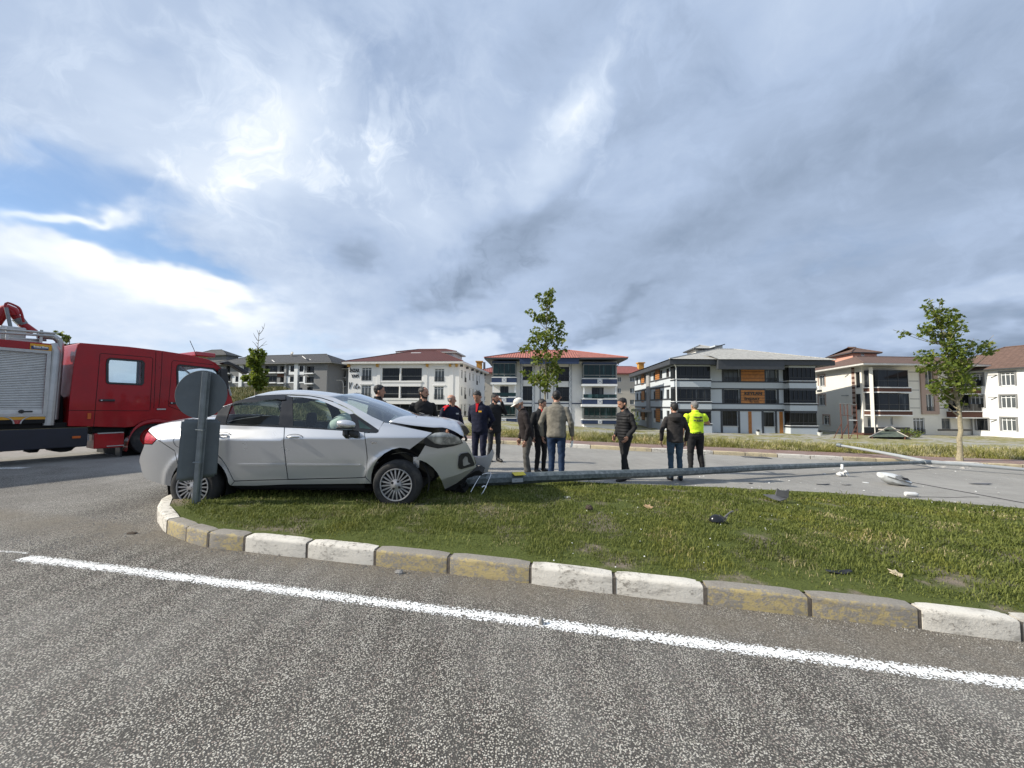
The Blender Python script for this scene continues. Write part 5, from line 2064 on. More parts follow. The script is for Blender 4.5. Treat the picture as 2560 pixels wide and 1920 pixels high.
def build_car():
    base = (CX, CY, .17)
    car = thing('crashed_car', 'silver four-door saloon with crumpled bonnet and torn front bumper on the grass island', 'car', base)
    # ---- dark inner structure so that gaps look into the car
    xa, xb = CX - 1.70, CX + 1.55
    mb = MB()
    mb.box(xa, xb, CY - .60, CY + .60, .34, .52)
    mb.box(CX + .95, CX + 1.72, CY - .50, CY + .50, .50, .96)
    mb.box(CX - 2.05, CX - 1.25, CY - .62, CY + .62, .5, 1.06)
    mb.box(CX - .85, CX + .86, CY - .74, CY + .74, .40, .50)
    mb.build('underbody', M_UNDER, car)
    for ax in (AX_F, AX_R):
        for s in (-1, 1):
            y0, y1 = sorted((CY + s * .58, CY + s * (.70 if ax is AX_F else .78)))
            rows = []
            for k in range(13):
                a = math.pi * (k / 12 * 1.2 - .1)
                p = Vector((ax[0] + .385 * math.cos(a), 0, ax[1] + .385 * math.sin(a)))
                rows.append([(p.x, y0, p.z), (p.x, y1, p.z)])
            MB().loft(rows).build('wheel_liner', M_UNDER, car, smooth=True)
    # ---- side panels
    pan('front_door', [(Z2, [(372, 562), (700, 578), (1000, 596), (1310, 616), (1400, 624), (1406, 650), (1415, 720), (1430, 850), (1440, 950), (1434, 1100), (1420, 1190), (1400, 1208), (1290, 1214), (850, 1224), (417, 1234), (396, 1080), (376, 900), (361, 760), (365, 690)])], M_PAINT, car)
    pan('rear_door', [(Z1, [(1024, 524), (1300, 538), (1555, 546)]), (Z2, [(366, 562), (360, 690), (355, 760), (370, 900), (390, 1080), (411, 1236), (0, 1246)]), (Z1, [(1285, 1256), (1266, 1250), (1227, 1170), (1172, 1060), (1112, 975), (1062, 920), (1030, 880), (1016, 760), (1016, 640)])], M_PAINT, car)
    arch = [(545 + 0, 1052)]
    c, r = (822, 1312), 372
    arch = [(c[0] + r * math.cos(a), c[1] - r * math.sin(a)) for a in np.linspace(R(137), R(5), 16)]
    pan('rear_quarter', [(Z1, [(1020, 524), (1020, 458), (900, 450), (800, 452), (690, 455), (575, 478), (450, 492), (300, 522), (205, 556), (168, 590), (160, 610), (270, 712), (400, 798), (500, 862)] + arch + [(1206, 1300), (1226, 1318), (1272, 1262), (1262, 1252), (1222, 1172), (1168, 1064), (1108, 980), (1058, 926), (1024, 882), (1010, 760), (1010, 640)])], M_PAINT, car)
    archb = [(c[0] + r * math.cos(a), c[1] - r * math.sin(a)) for a in np.linspace(R(138), R(176), 6)]
    pan('rear_bumper', [(Z1, [(106, 780), (210, 784), (272, 716), (400, 802), (500, 867)] + archb + [(462, 1330), (340, 1302), (210, 1264), (135, 1236), (96, 1206), (66, 1110), (52, 1045), (40, 1010), (42, 975), (58, 915), (98, 815)])], M_PAINT, car)
    pan('tail_lamp', [(Z1, [(156, 618), (268, 712), (208, 778), (106, 774), (112, 700), (132, 650)])], mat('tail_lamp_red', (.48, .012, .022), .15, .35, 25, coat=.6), car, gap=.004, off=.002)
    pan('front_wing', [(Z3, [(-46, 634), (110, 634), (136, 604), (165, 545), (205, 494), (340, 524), (560, 572), (760, 613), (834, 630), (740, 700), (620, 790), (540, 850), (480, 834), (410, 827), (310, 849), (210, 904), (130, 980), (75, 1070), (44, 1180), (40, 1286), (-2, 1240), (-34, 1206), (-20, 1100), (-8, 950), (-18, 850), (-33, 720)])], M_PAINT, car)
    pan('sill', [(Z1, [(1228, 1320), (1276, 1262)]), (Z2, [(0, 1250), (415, 1240), (1290, 1220), (1418, 1212), (1440, 1236), (1502, 1292), (400, 1303), (0, 1320)])], M_PAINT, car)
    # front bumper hangs loose, pushed out a little
    fb = lambda x, z: car_w(x, z, False) + .015 - .05 * sstep(.9, 1.5, x - CX)
    pan('front_bumper', [(Z3, [(740, 797), (800, 815), (905, 837), (1000, 824), (1100, 802), (1228, 768), (1222, 715), (1262, 745), (1302, 805), (1346, 900), (1368, 940), (1392, 1040), (1405, 1073), (1200, 1160), (1100, 1195), (985, 1226), (948, 1238), (900, 1150), (840, 1080), (760, 1020), (690, 990), (626, 981), (680, 900)])], M_PAINT, car, mirror=False, wf=fb, gap=0, label='torn front bumper hanging loose at the near corner')
    ca, cb = car_pt(*Z3(985, 1226), wf=fb), car_pt(*Z3(1405, 1073), wf=fb)

    def lip(x, z):
        zc = lerp(ca[1], cb[1], (x - ca[0]) / (cb[0] - ca[0]))
        return fb(x, z) - .55 * max(0, zc - z)
    pan('bumper_lip', [(Z3, [(948, 1238), (985, 1226), (1100, 1195), (1200, 1160), (1405, 1073), (1300, 1165), (1150, 1285), (997, 1360), (972, 1300)])], M_PAINT, car, mirror=False, wf=lip, gap=0)
    pan('fog_lamp_surround', [(Z3, [(1178, 1090), (1170, 1050), (1183, 932), (1215, 900), (1302, 886), (1330, 910), (1388, 1040), (1372, 1058), (1210, 1102)])], M_BLKP, car, off=.020, mirror=False, gap=0, wf=fb)
    pan('fog_lamp_bracket', [(Z3, [(1235, 1050), (1232, 980), (1262, 935), (1290, 945), (1300, 1010), (1330, 1030), (1250, 1060)])], M_ALLOY, car, off=.026, mirror=False, gap=0, wf=fb)
    # headlamp
    hl = pan('headlamp', [(Z3, [(714, 745), (735, 695), (775, 662), (850, 634), (960, 622), (1070, 640), (1160, 682), (1210, 722), (1230, 768), (1110, 806), (1000, 826), (900, 832), (780, 805), (725, 775)])], M_BLKP, car, off=-.012, gap=0, mirror=False)[0]
    pan('lens', [(Z3, [(762, 692), (800, 664), (870, 633), (970, 624), (1080, 645), (1178, 692), (1226, 762), (1130, 780), (960, 786), (872, 770), (812, 730)])], lamp_lens(), hl, off=.012, gap=0, mirror=False, th=.02)
    MB().box(CX + 1.48, CX + 1.56, CY - .70, CY - .66, .66, .80).build('wing_bracket', M_CHROME, car)
    # ---- greenhouse
    pan('roof_rail', [(Z2, [(400, 148), (700, 160), (850, 187), (1000, 234), (1150, 302), (1240, 352), (1266, 384), (1212, 392), (1100, 332), (940, 257), (800, 202), (600, 174), (400, 164)])], M_PAINT, car, gap=.001)
    pan('windscreen_pillar', [(Z2, [(400, 133), (700, 142), (850, 154), (1000, 172), (1240, 278), (1500, 422), (1652, 490)]), (Z3, [(170, 540), (140, 596)]), (Z2, [(1580, 590), (1275, 380), (1250, 343), (1150, 291), (1000, 224), (850, 177), (700, 150)])], M_PAINT, car, gap=.001)
    pan('rear_pillar', [(Z1, [(1238, 268), (1212, 335), (1186, 420), (1162, 520), (1095, 526), (1022, 520), (1020, 456), (1080, 316)])], M_BLKG, car, gap=.002)  # pillar coloured dark like the trim, not body silver
    pan('centre_pillar', [(Z2, [(336, 206), (398, 152), (470, 168), (482, 552), (372, 552), (290, 540)])], M_BLKG, car, gap=.0, off=.001)
    pan('window_trim', [(Z1, [(1095, 526), (1165, 512), (1555, 534)]), (Z2, [(0, 534), (290, 534), (482, 546), (1040, 586), (1240, 602), (1310, 612), (1000, 594), (700, 576), (372, 560)]), (Z1, [(1555, 546), (1300, 536)])], M_BLKG, car, gap=0, off=.003)
    pan('wind_deflector', [(Z1, [(1238, 268), (1300, 224), (1480, 180), (1555, 166)]), (Z2, [(0, 152), (390, 136), (392, 200), (345, 206), (280, 196), (100, 214), (0, 240)]), (Z1, [(1555, 240), (1400, 240), (1290, 256)])], M_BLKG, car, gap=0, off=.018, th=.006)
    pan('rear_door_glass', [(Z1, [(1168, 514), (1190, 430), (1245, 300), (1290, 240), (1450, 200), (1555, 185)]), (Z2, [(60, 178), (330, 168), (336, 206), (292, 538), (0, 536)]), (Z1, [(1400, 526)])], M_CGLASS, car, off=-.008, gap=0, th=0)
    pan('front_door_glass', [(Z2, [(472, 170), (600, 176), (800, 204), (940, 260), (1100, 335), (1212, 394), (1236, 450), (1246, 604), (1040, 590), (480, 550)])], M_CGLASS, car, off=-.008, gap=0, th=0)
    pan('mirror_triangle', [(Z2, [(1212, 392), (1268, 384), (1590, 598), (1588, 622), (1570, 632), (1310, 614), (1244, 606), (1236, 450)])], M_BLKG, car, gap=0, off=.001)
    pan('quarter_light', [(Z2, [(1326, 462), (1500, 585), (1346, 572)])], mat('quarter_light_glass', (.025, .05, .048), .06, .2, 8), car, gap=0, off=.004, th=0)
    # ---- roof, screens, boot, bonnet
    near = side_curve([(Z1, [(1080, 314), (1160, 285), (1240, 262), (1400, 204), (1555, 164)]), (Z2, [(104, 146), (400, 132), (700, 140), (850, 152), (1000, 171)])], 22)
    patch('roof', across(near, 14, lambda t: .035 + .045 * math.sin(math.pi * min(1, t * 1.1 + .05)), lambda t: -.10 * (1 - t) ** 3 + .10 * t ** 4), M_PAINT, car, .01)
    ws = side_curve([(Z2, [(1000, 173), (1240, 280), (1500, 424), (1652, 492)]), (Z3, [(262, 512)])], 12, -.006)
    patch('windscreen', across(ws, 14, lambda t: .07, lambda t: .10 + .20 * t), M_WSGLASS, car)
    cw = across(ws, 14, lambda t: .07, lambda t: .10 + .20 * t)
    edge = [row[-1] for row in cw]
    patch('scuttle', [edge, [p + Vector((.20, 0, -.05)) for p in edge], [p + Vector((.22, 0, -.25)) for p in edge]], M_BLKP, car)
    for k, (a, b) in enumerate(((.28, .62), (.52, .9))):
        p, q = edge[int(a * 14)], edge[int(b * 14)]
        MB().tube([p + Vector((.08, 0, .02)), q + Vector((-.02, 0, .035)), q + Vector((-.12, .12, .05))], .009, 6).build('wiper', M_BLKP, car)
    rg = side_curve([(Z1, [(1078, 318), (1050, 385), (1020, 458)])], 8, -.008)
    patch('rear_screen', across(rg, 14, lambda t: .05, lambda t: -.10 - .12 * t), M_WSGLASS, car)
    rr = across(rg, 14, lambda t: .05, lambda t: -.10 - .12 * t)
    low = [row[-1] for row in rr]
    bt = side_curve([(Z1, [(800, 452), (690, 455), (575, 478), (450, 492), (300, 522), (205, 556), (168, 590)])], 12)
    br = across(bt, 14, lambda t: .045, lambda t: -.12 * t - .10 * (1 - t))
    patch('boot_lid', [[p] + row for p, row in zip(low, br)], M_PAINT, car)
    # tail: boot face and bumper joined over the back
    tl = side_curve([(Z1, [(168, 590), (158, 612), (132, 650), (112, 700), (106, 778), (98, 815), (58, 915), (42, 975), (40, 1010), (52, 1045), (66, 1110), (96, 1206), (135, 1236)])], 22)
    patch('tail_panel', across(tl, 14, lambda t: .045 * (1 - t), lambda t: -.12), M_PAINT, car)
    # bonnet: hinged up, folded along a ridge and crumpled at its nose
    ne = []
    for q in ((262, 491), (340, 506), (560, 541), (760, 561), (870, 571), (950, 561), (1050, 586), (1150, 636), (1238, 690)):
        x, z = car_pt(*Z3(*q))
        ne.append(Vector((x, CY - car_w(x, z) + .05, z)))
    ne = smooth_line(ne, 20, 1)
    rg_ = [PY(*Z3(*q), CY - .15) for q in ((420, 462), (520, 432), (600, 413), (760, 421), (930, 441), (1060, 470), (1165, 492), (1200, 545))]
    rg_ = smooth_line(rg_, 20, 1)
    far = [Vector((p.x - .05, 2 * CY - p.y, p.z - .02)) for p in ne]
    rows = []
    for j in range(15):
        s = j / 14
        row = []
        for i in range(20):
            if s < .5:
                t = s / .5
                q = ne[i].lerp(rg_[i], t)
                q = q + Vector((0, 0, .055 * math.sin(math.pi * t) * (1 - .4 * i / 19)))
                if .05 < t < .95:
                    q = q + Vector((0, 0, .010 * math.sin(i * 1.7 + j * .9) * sstep(9, 17, i)))
            else:
                t = (s - .5) / .5
                q = rg_[i].lerp(far[i], t) + Vector((0, 0, .05 * math.sin(math.pi * t)))
            row.append(q)
        rows.append(row)
    b = patch('bonnet', rows, M_PAINT, car, .008)
    b['label'] = 'bonnet folded up and crumpled at its front edge'
    nose = [row[-1] for row in rows]
    patch('bonnet_lip', [nose, [p + Vector((-.05, 0, -.05)) for p in nose], [p + Vector((-.10, 0, -.03)) for p in nose]], M_BLKP, car)
    # crushed front: slam panel, radiator and the far half of the bumper cover
    B(CX + 1.72, CX + 1.80, CY - .46, CY + .6, .52, .86).build('radiator', M_UNDER, car)
    MB().tube([(CX + 1.90, CY - .50, .80), (CX + 1.78, CY - .1, .84), (CX + 1.93, CY + .35, .78), (CX + 1.85, CY + .6, .74)], .035, 6).build('slam_panel', M_BLKP, car)
    MB().tube([PY(*Z3(q[0], q[1]), CY - .2) for q in ((1215, 680), (1250, 668), (1275, 705), (1265, 740))], .02, 6).build('latch_strip', M_BLKP, car)
    fpoly = [(1362, 936), (1460, 940), (1560, 924), (1598, 872), (1616, 843), (1636, 900), (1602, 1010), (1546, 1156), (1498, 1152), (1512, 1088), (1480, 1052), (1392, 1042)]
    fp = smooth_poly([(lambda v: (v.x, v.z))(PY(*Z3(*q), 6.25)) for q in fpoly], 0)
    xm = sum(p[0] for p in fp) / len(fp)
    mb = MB()
    n = len(fp)
    lay = []
    for y, k in ((6.18, .86), (6.22, 1.0), (6.30, 1.0), (6.34, .9)):
        lay.append([(xm + (x - xm) * k, y + .25 * (x - xm) ** 2, .52 + (z - .52) * (1 if k == 1 else .97)) for x, z in fp])
    mb.loft(lay, True, True)
    mb.build('bumper_remnant', M_PAINT, car, smooth=True, auto=50)['label'] = 'far half of the bumper bent forward'
    und = [(lambda v: (v.x, v.z))(PY(*Z3(*q), 5.75)) for q in ((1010, 1350), (1120, 1290), (1250, 1205), (1390, 1110), (1450, 1095), (1500, 1130), (1478, 1165), (1400, 1165), (1300, 1200), (1270, 1250), (1190, 1285), (1150, 1340), (1080, 1345))]
    MB().prism(und, 5.60, 6.05).build('undertray', M_UNDER, car)
    mb = MB()
    for q, rad in (((1170, 1330), .05), ((1215, 1400), .045), ((1130, 1390), .06)):
        p = PY(*Z3(*q), 5.7)
        mb.tube([p, p + Vector((.05, .2, .03)), p + Vector((.02, .3, .07))], [rad, rad * .8, rad * .5], 7)
    mb.build('hanging_parts', M_UNDER, car)
    # ---- mirror
    mp = PY(*Z2(1158, 520), CY - .96)
    mb = MB()
    rows = []
    for k in range(9):
        a = -math.pi / 2 + math.pi * k / 8
        rows.append([mp + Vector((.120 * math.sin(a) + .012, .055 * math.cos(a) * math.cos(t) - .01, .056 * max(.08, math.cos(a) ** .75) * math.sin(t) - .01 * math.sin(a))) for t in np.linspace(0, 2 * math.pi, 14, endpoint=False)])
    mb.loft(rows, True, True)
    mo = mb.build('door_mirror', M_PAINT, car, smooth=True, auto=60)
    B(mp.x - .10, mp.x + .115, mp.y - .045, mp.y + .05, mp.z - .060, mp.z - .032).build('mirror_base', M_BLKP, mo, bevel=.012)
    a = PY(*Z2(1165, 650), CY - .90)
    MB().tube([a + Vector((0, 0, .055)), a, a + Vector((.01, .02, -.05))], [.042, .045, .02], 8).build('broken_joint', M_BLKP, mo)
    a = PY(*Z2(1270, 645), CY - .89)
    mb = MB()
    mb.loft([[a + Vector((.068 * k * math.cos(t), y, .048 * k * math.sin(t) - .02 * math.cos(t))) for t in np.linspace(0, 2 * math.pi, 14, endpoint=False)] for y, k in ((-.03, .7), (-.02, 1), (.06, .9))], True, True)
    mb.build('mirror_foot', M_BLKP, mo, smooth=True)
    # ---- handles, strips, flap, badge
    for zz, cx, cy_ in ((Z2, 495, 687), (Z1, 1120, 660)):
        x, z = car_pt(*zz(cx, cy_))
        y = CY - car_w(x, z)
        h = MB()
        h.tube([(x - .075, y - .012, z), (x - .04, y - .036, z + .003), (x + .03, y - .036, z + .003), (x + .07, y - .012, z)], [.013, .012, .012, .011], 8)
        hd = h.build('door_handle', M_PAINT, car, smooth=True)
        ring = [(x + .100 * math.cos(t) * (1 if math.cos(t) < 0 else 1.1), y - .003, z + .036 * math.sin(t)) for t in np.linspace(0, 2 * math.pi, 22)]
        MB().tube(ring, .0035, 4).build('handle_recess', M_BLKP, hd)
        B(x - .045, x + .055, y - .006, y + .002, z - .03, z - .012).build('finger_pocket', M_BLKG, hd)
    for seg in ([(Z2, [(402, 1036), (1350, 1042), (1366, 1050), (1350, 1062), (402, 1060)])], [(Z1, [(1310, 1046), (1330, 1034), (1555, 1034)]), (Z2, [(384, 1036), (386, 1058), (0, 1058)]), (Z1, [(1330, 1058)])]):
        pan('rubbing_strip', seg, M_PAINT, car, off=.012, gap=.0, th=.014)
    pan('side_badge', [(Z2, [(1492, 745), (1566, 748), (1566, 776), (1492, 774)])], M_CHROME, car, off=.004, gap=0, mirror=False)
    x, z = car_pt(*Z1(570, 722))
    ring = [(x + .088 * math.cos(t), CY - car_w(x + .088 * math.cos(t), z + .098 * math.sin(t)) - .001, z + .098 * math.sin(t)) for t in np.linspace(0, 2 * math.pi, 30)]
    MB().tube(ring, .003, 4).build('fuel_flap_edge', M_BLKP, car)
    # ---- wheels
    for s in (-1, 1):
        wheel(car, (AX_F[0], CY + s * .755, AX_F[1]), .3075, .195, s, 0, .08)
        wheel(car, (AX_R[0], CY + s * .755, AX_R[1]), .3075, .195, s, .20 if s < 0 else 0, .0)
    # ---- cabin
    B(CX + .62, CX + .98, CY - .70, CY + .70, .70, 1.02).build('dashboard', M_DKIN, car, bevel=.06)
    sw = Vector((CX + .42, CY + .36, 1.02))
    axw = Vector((-.9, 0, .42)).normalized()
    a_, b_ = axw.orthogonal().normalized(), None
    b_ = axw.cross(a_)
    MB().tube([sw + (a_ * math.cos(t) + b_ * math.sin(t)) * .185 for t in np.linspace(0, 2 * math.pi, 22)], .016, 6).build('steering_wheel', M_BLKP, car, smooth=True)
    for yy in (CY - .36, CY + .36):
        mb = MB()
        mb.loft([[(CX + xo + dx, yy + sy * hw, zz) for dx, sy in ((0, -1), (.10, -1), (.10, 1), (0, 1))] for xo, zz, hw in ((-.20, .55, .24), (-.30, .85, .24), (-.38, 1.08, .22), (-.42, 1.16, .15))], True, True)
        mb.box(CX - .22, CX + .32, yy - .25, yy + .25, .48, .62)
        mb.build('front_seat', M_DKIN, car, bevel=.04)
        mb = MB()
        mb.loft([[Vector((CX - .42 + .05 * math.cos(t) * k - .01, yy + .135 * k * math.sin(t), zz)) for t in np.linspace(0, 2 * math.pi, 12, endpoint=False)] for zz, k in ((1.14, .8), (1.18, 1.0), (1.26, 1.05), (1.33, .95), (1.355, .6))], True, True)
        mb.build('headrest', M_DKIN, car, smooth=True)
    mb = MB()
    mb.loft([[(CX + xo + dx, CY + sy * .66, zz) for dx, sy in ((0, -1), (.14, -1), (.14, 1), (0, 1))] for xo, zz in ((-.92, .55), (-1.02, .85), (-1.14, 1.06))], True, True)
    mb.box(CX - .95, CX - .45, CY - .66, CY + .66, .48, .66)
    mb.build('rear_seat', M_DKIN, car, bevel=.04)
    B(CX - 1.75, CX - 1.10, CY - .64, CY + .64, 1.04, 1.07).build('parcel_shelf', M_DKIN, car)
    mb = MB()
    c_ = PY(*Z2(1120, 500), CY - .45)
    rows = []
    for k in range(10):
        a = -math.pi / 2 + math.pi * k / 9
        rows.append([c_ + Vector((.20 * math.cos(a) * math.cos(t) + .05 * math.sin(a), .12 * math.cos(a) * math.sin(t), .15 * math.sin(a) + .02 * math.sin(3 * t) - .03)) for t in np.linspace(0, 2 * math.pi, 14, endpoint=False)])
    mb.loft(rows, True)
    mb.build('deployed_airbag', M_AIRBAG, car, smooth=True)
    return car


CAR = build_car()
# ================================================================== fire engine
def plate(poly, holes, y0, y1, fr, step=0):
    """flat panel with holes, thickened from y0 (front) to y1"""
    loops = [poly] + holes
    pts, edges = [], []
    for lp in loops:
        b = len(pts)
        pts += [Vector((p[0], p[1])) for p in lp]
        edges += [(b + i, b + (i + 1) % len(lp)) for i in range(len(lp))]
    r = delaunay_2d_cdt(pts, edges, [], 0, 1e-6)
    fl = []
    for f in r[2]:
        c = sum((r[0][i] for i in f), Vector((0, 0))) / len(f)
        if inside((c.x, c.y), poly) and not any(inside((c.x, c.y), h) for h in holes):
            fl.append(tuple(f))
    n = len(r[0])
    mb = MB()
    cnt = {(a, b) for f in fl for a, b in zip(f, f[1:] + f[:1])}
    fs = [f for f in fl] + [tuple(i + n for i in f[::-1]) for f in fl]
    fs += [(b, a, a + n, b + n) for (a, b) in cnt if (b, a) not in cnt]
    mb.add([fr.p(v.x, y0, v.y) for v in r[0]] + [fr.p(v.x, y1, v.y) for v in r[0]], fs)
    return mb


def ring(poly, d, y0, y1, fr):
    """a band of width d around an outline"""
    q = [(p.x, p.y) for p in inset(poly, d)]
    mb = MB()
    n = len(poly)
    vs = [fr.p(x, y0, z) for x, z in poly] + [fr.p(x, y0, z) for x, z in q] + [fr.p(x, y1, z) for x, z in poly] + [fr.p(x, y1, z) for x, z in q]
    fs = []
    for i in range(n):
        j = (i + 1) % n
        fs += [(i, j, n + j, n + i), (2 * n + j, 2 * n + i, 3 * n + i, 3 * n + j), (j, i, 2 * n + i, 2 * n + j), (n + i, n + j, 3 * n + j, 3 * n + i)]
    return mb.add(vs, fs)


M_RED = mat('fire_engine_red', (.30, .003, .007), .36, .10, 2.5, coat=.25, spec=.3, rvar=.25, dirt=((.15, .008, .008), .4))
M_TGLASS = glass_mat('cab_side_glass', (.90, .93, .93), .8)
M_YELS = mat('yellow_stripe', (.62, .31, .02), .5, .1, 3)
M_ALU = mat('brushed_aluminium', (.42, .42, .41), .42, .10, 6, metal=.75, bmp=.1, bscale=40)
M_SLAT = mat('shutter_aluminium', (.60, .60, .58), .5, .08, 8, metal=.2)
M_NAVYP = mat('dark_blue_skirt', (.008, .010, .020), .5, .2, 3)
M_AMBER = mat('amber_marker', (.50, .10, .01), .3, .1, 20)
M_STEEL = mat('galvanised_steel', (.20, .225, .235), .50, .14, 9, metal=.45, dirt=((.26, .28, .28), .5))
M_WHITEP = mat('white_plastic', (.66, .66, .64), .45, .08, 12)
M_DGLASS = mat('dark_cab_glass', (.010, .012, .014), .05, .2, 4)
ZT1, ZT4, ZT5 = Z(0, 720, .3165), Z(0, 740, .1929), Z(0, 1000, .14467)


def build_truck():
    A = Vector((-1.143 * 8.8, 8.8, .12))
    F = Fr(A, (.476, .88, 0))
    G = .0
    t = thing('fire_engine', 'red crew-cab fire engine with grey roller shutter standing behind the saloon', 'fire engine', A)
    P1 = lambda *q, y=0: F.pix(*ZT1(*q), y)
    P4 = lambda *q, y=0: F.pix(*ZT4(*q), y)
    P5 = lambda *q, y=0: F.pix(*ZT5(*q), y)
    Wd = 2.35
    # ---- cab: two pierced sides, roof, back, front with windscreen
    prof = [P1(535, 1092), P4(905, 1320), P4(955, 920), P4(1000, 660), P4(1012, 622), P4(1040, 606), P4(1659, 656), P1(1220, 488), P1(1290, 497), P1(1500, 530), P1(1640, 562), P1(1700, 588), P1(1745, 630), P1(1792, 760), P1(1832, 870), P1(1862, 1010), P1(1870, 1180), P1(1500, 1180), P1(1470, 1130), P1(1400, 1075), P1(1300, 1042), P1(1200, 1038), P1(1120, 1056), P1(1060, 1095), P1(985, 1102), P1(745, 1096)]
    w1 = [P1(*q) for q in ((838, 600), (845, 565), (868, 552), (1125, 572), (1143, 590), (1136, 752), (1120, 769), (855, 758), (838, 742))]
    w2 = [P1(*q) for q in ((1393, 640), (1400, 612), (1420, 603), (1690, 634), (1722, 660), (1762, 790), (1420, 790), (1396, 775))]
    side = plate(prof, [w1, w2], 0, .05, F).build('cab_side', M_RED, t, bevel=.012)
    cw = lambda w, a, b, c: [(x + (b if x > sum(q[0] for q in w) / len(w) else a), z + (c if z > sum(q[1] for q in w) / len(w) else -.05)) for x, z in w]
    v1, v2 = cw(w1, -.05, .62, .22), cw(w2, .12, .25, .05)
    plate(prof, [v1, v2], Wd - .05, Wd, F).build('cab_side', M_RED, t)
    for w, v, nm in ((w1, v1, 'rear_window'), (w2, v2, 'front_window')):
        fr_ = ring(w, .045, -.006, .03, F).build(nm, M_BLKP, t)
        MB().prism(w, .022, .026, F).build('pane', M_TGLASS, fr_)
        f2 = ring(v, .045, Wd - .03, Wd + .006, F).build(nm, M_BLKP, t)
        MB().prism(v, Wd - .026, Wd - .022, F).build('pane', M_TGLASS, f2)
    top = prof[5:13]
    MB().loft([[F.p(x, y, z + .03 * math.sin(math.pi * (y / Wd))) for x, z in top] for y in np.linspace(.05, Wd - .05, 8)]).build('cab_roof', M_RED, t, smooth=True)
    back = prof[0:6]
    MB().loft([[F.p(x, y, z) for x, z in back] for y in (.05, Wd - .05)]).build('cab_back', M_RED, t)
    fx = prof[12:17]
    MB().loft([[F.p(x + .10 * math.sin(math.pi * y / Wd), y, z) for x, z in fx[:3]] for y in np.linspace(.05, Wd - .05, 8)]).build('windscreen', M_TGLASS, t, smooth=True)
    MB().loft([[F.p(x + .10 * math.sin(math.pi * y / Wd), y, z) for x, z in fx[2:]] for y in np.linspace(.05, Wd - .05, 8)]).build('cab_front', M_RED, t, smooth=True)
    x0, x1 = prof[0][0], prof[15][0]
    B(x0 + .03, x1 - .05, .06, Wd - .06, prof[0][1] - .02, prof[0][1] + .04, F).build('cab_floor', M_UNDER, t)
    for yy in (.35, 1.55):
        for xx in (P1(860, 900)[0], P1(1430, 900)[0]):
            z0 = prof[0][1]
            MB().box(xx, xx + .5, yy, yy + .5, z0 + .1, z0 + .5, F).box(xx, xx + .14, yy, yy + .5, z0 + .5, z0 + .68, F).build('seat', M_DKIN, t, bevel=.04)
    # panel joints and trims (thin recess lines on the side)
    def seam(pts, r=.006, y=-.001):
        MB().tube([F.p(x, y, z) for x, z in pts], r, 4).build('panel_joint', M_UNDER, t)
    seam([P1(740, 1096), P1(752, 960), P1(768, 780), P1(790, 522), P1(800, 516), P1(1195, 548), P1(1208, 560), P1(1185, 965)])
    seam([P1(540, 966), P1(750, 968), P1(1180, 970)])
    seam([P1(1232, 500), P1(1225, 720), P1(1215, 950)])
    seam([P1(1282, 505), P1(1272, 720), P1(1255, 940)])
    seam([P1(1330, 930), P1(1345, 760), P1(1358, 585), P1(1370, 572), P1(1680, 606)])
    seam([P1(1330, 932), P1(1480, 990)])
    for q in ((782, 886, 905), (1340, 908, 1440)):
        a, b = P1(q[0], q[1]), P1(q[2], q[1])
        h = B(a[0], b[0], -.035, .0, a[1] - .03, a[1] + .025, F).build('door_handle', M_BLKP, t, bevel=.01)
        B(a[0] + .02, a[0] + .05, -.037, -.03, a[1] - .01, a[1] + .01, F).build('lock', M_CHROME, h)
    a, b = P1(1238, 952), P1(1308, 962)
    B(a[0], b[0], -.02, 0, b[1], a[1], F).build('side_badge', M_ALU, t)
    a, b = P5(1512, 228), P5(1566, 326)
    B(a[0], b[0], -.02, 0, b[1], a[1], F).build('side_marker', M_AMBER, t)
    # wheel arch lip, steps, mudflap
    arc = [P1(*q) for q in ((1000, 1262), (1006, 1200), (1030, 1140), (1070, 1090), (1130, 1055), (1205, 1040), (1300, 1045), (1400, 1078), (1470, 1135), (1500, 1200))]
    arc3 = smooth_line([Vector((x, 0, z)) for x, z in arc], 24, 2)
    rows = []
    for p in arc3:
        rows.append([F.p(p.x, y, p.z + dz) for y, dz in ((-.05, .02), (-.06, -.05), (-.02, -.09), (.25, -.09))])
    MB().loft(rows).build('wheel_arch', M_RED, t, smooth=True)
    a, b = P1(745, 1150), P1(975, 1256)
    st = B(a[0], b[0], -.02, .5, b[1], a[1], F).build('cab_step', M_RED, t, bevel=.02)
    B(a[0] + .05, b[0] - .02, -.03, .3, a[1] - .012, a[1] + .012, F).build('step_tread', M_ALU, st)
    c = P1(840, 1250)
    B(c[0], b[0], -.03, .3, c[1] - .01, c[1] + .012, F).build('step_tread', M_ALU, st)
    a, b = P1(745, 1102), P1(1000, 1148)
    B(a[0], b[0], .12, .5, b[1], a[1], F).build('step_recess', M_UNDER, t)
    a, b = P5(2110, 830), P5(2192, 1000)
    B(a[0], a[0] + .04, .12, .42, b[1], a[1], F).build('mudflap', M_BLKP, t)
    B(arc[0][0], arc[-1][0], .35, Wd - .35, arc[0][1] - .25, prof[0][1], F).build('chassis', M_UNDER, t)
    wx = P1(1215, 1180)[0]
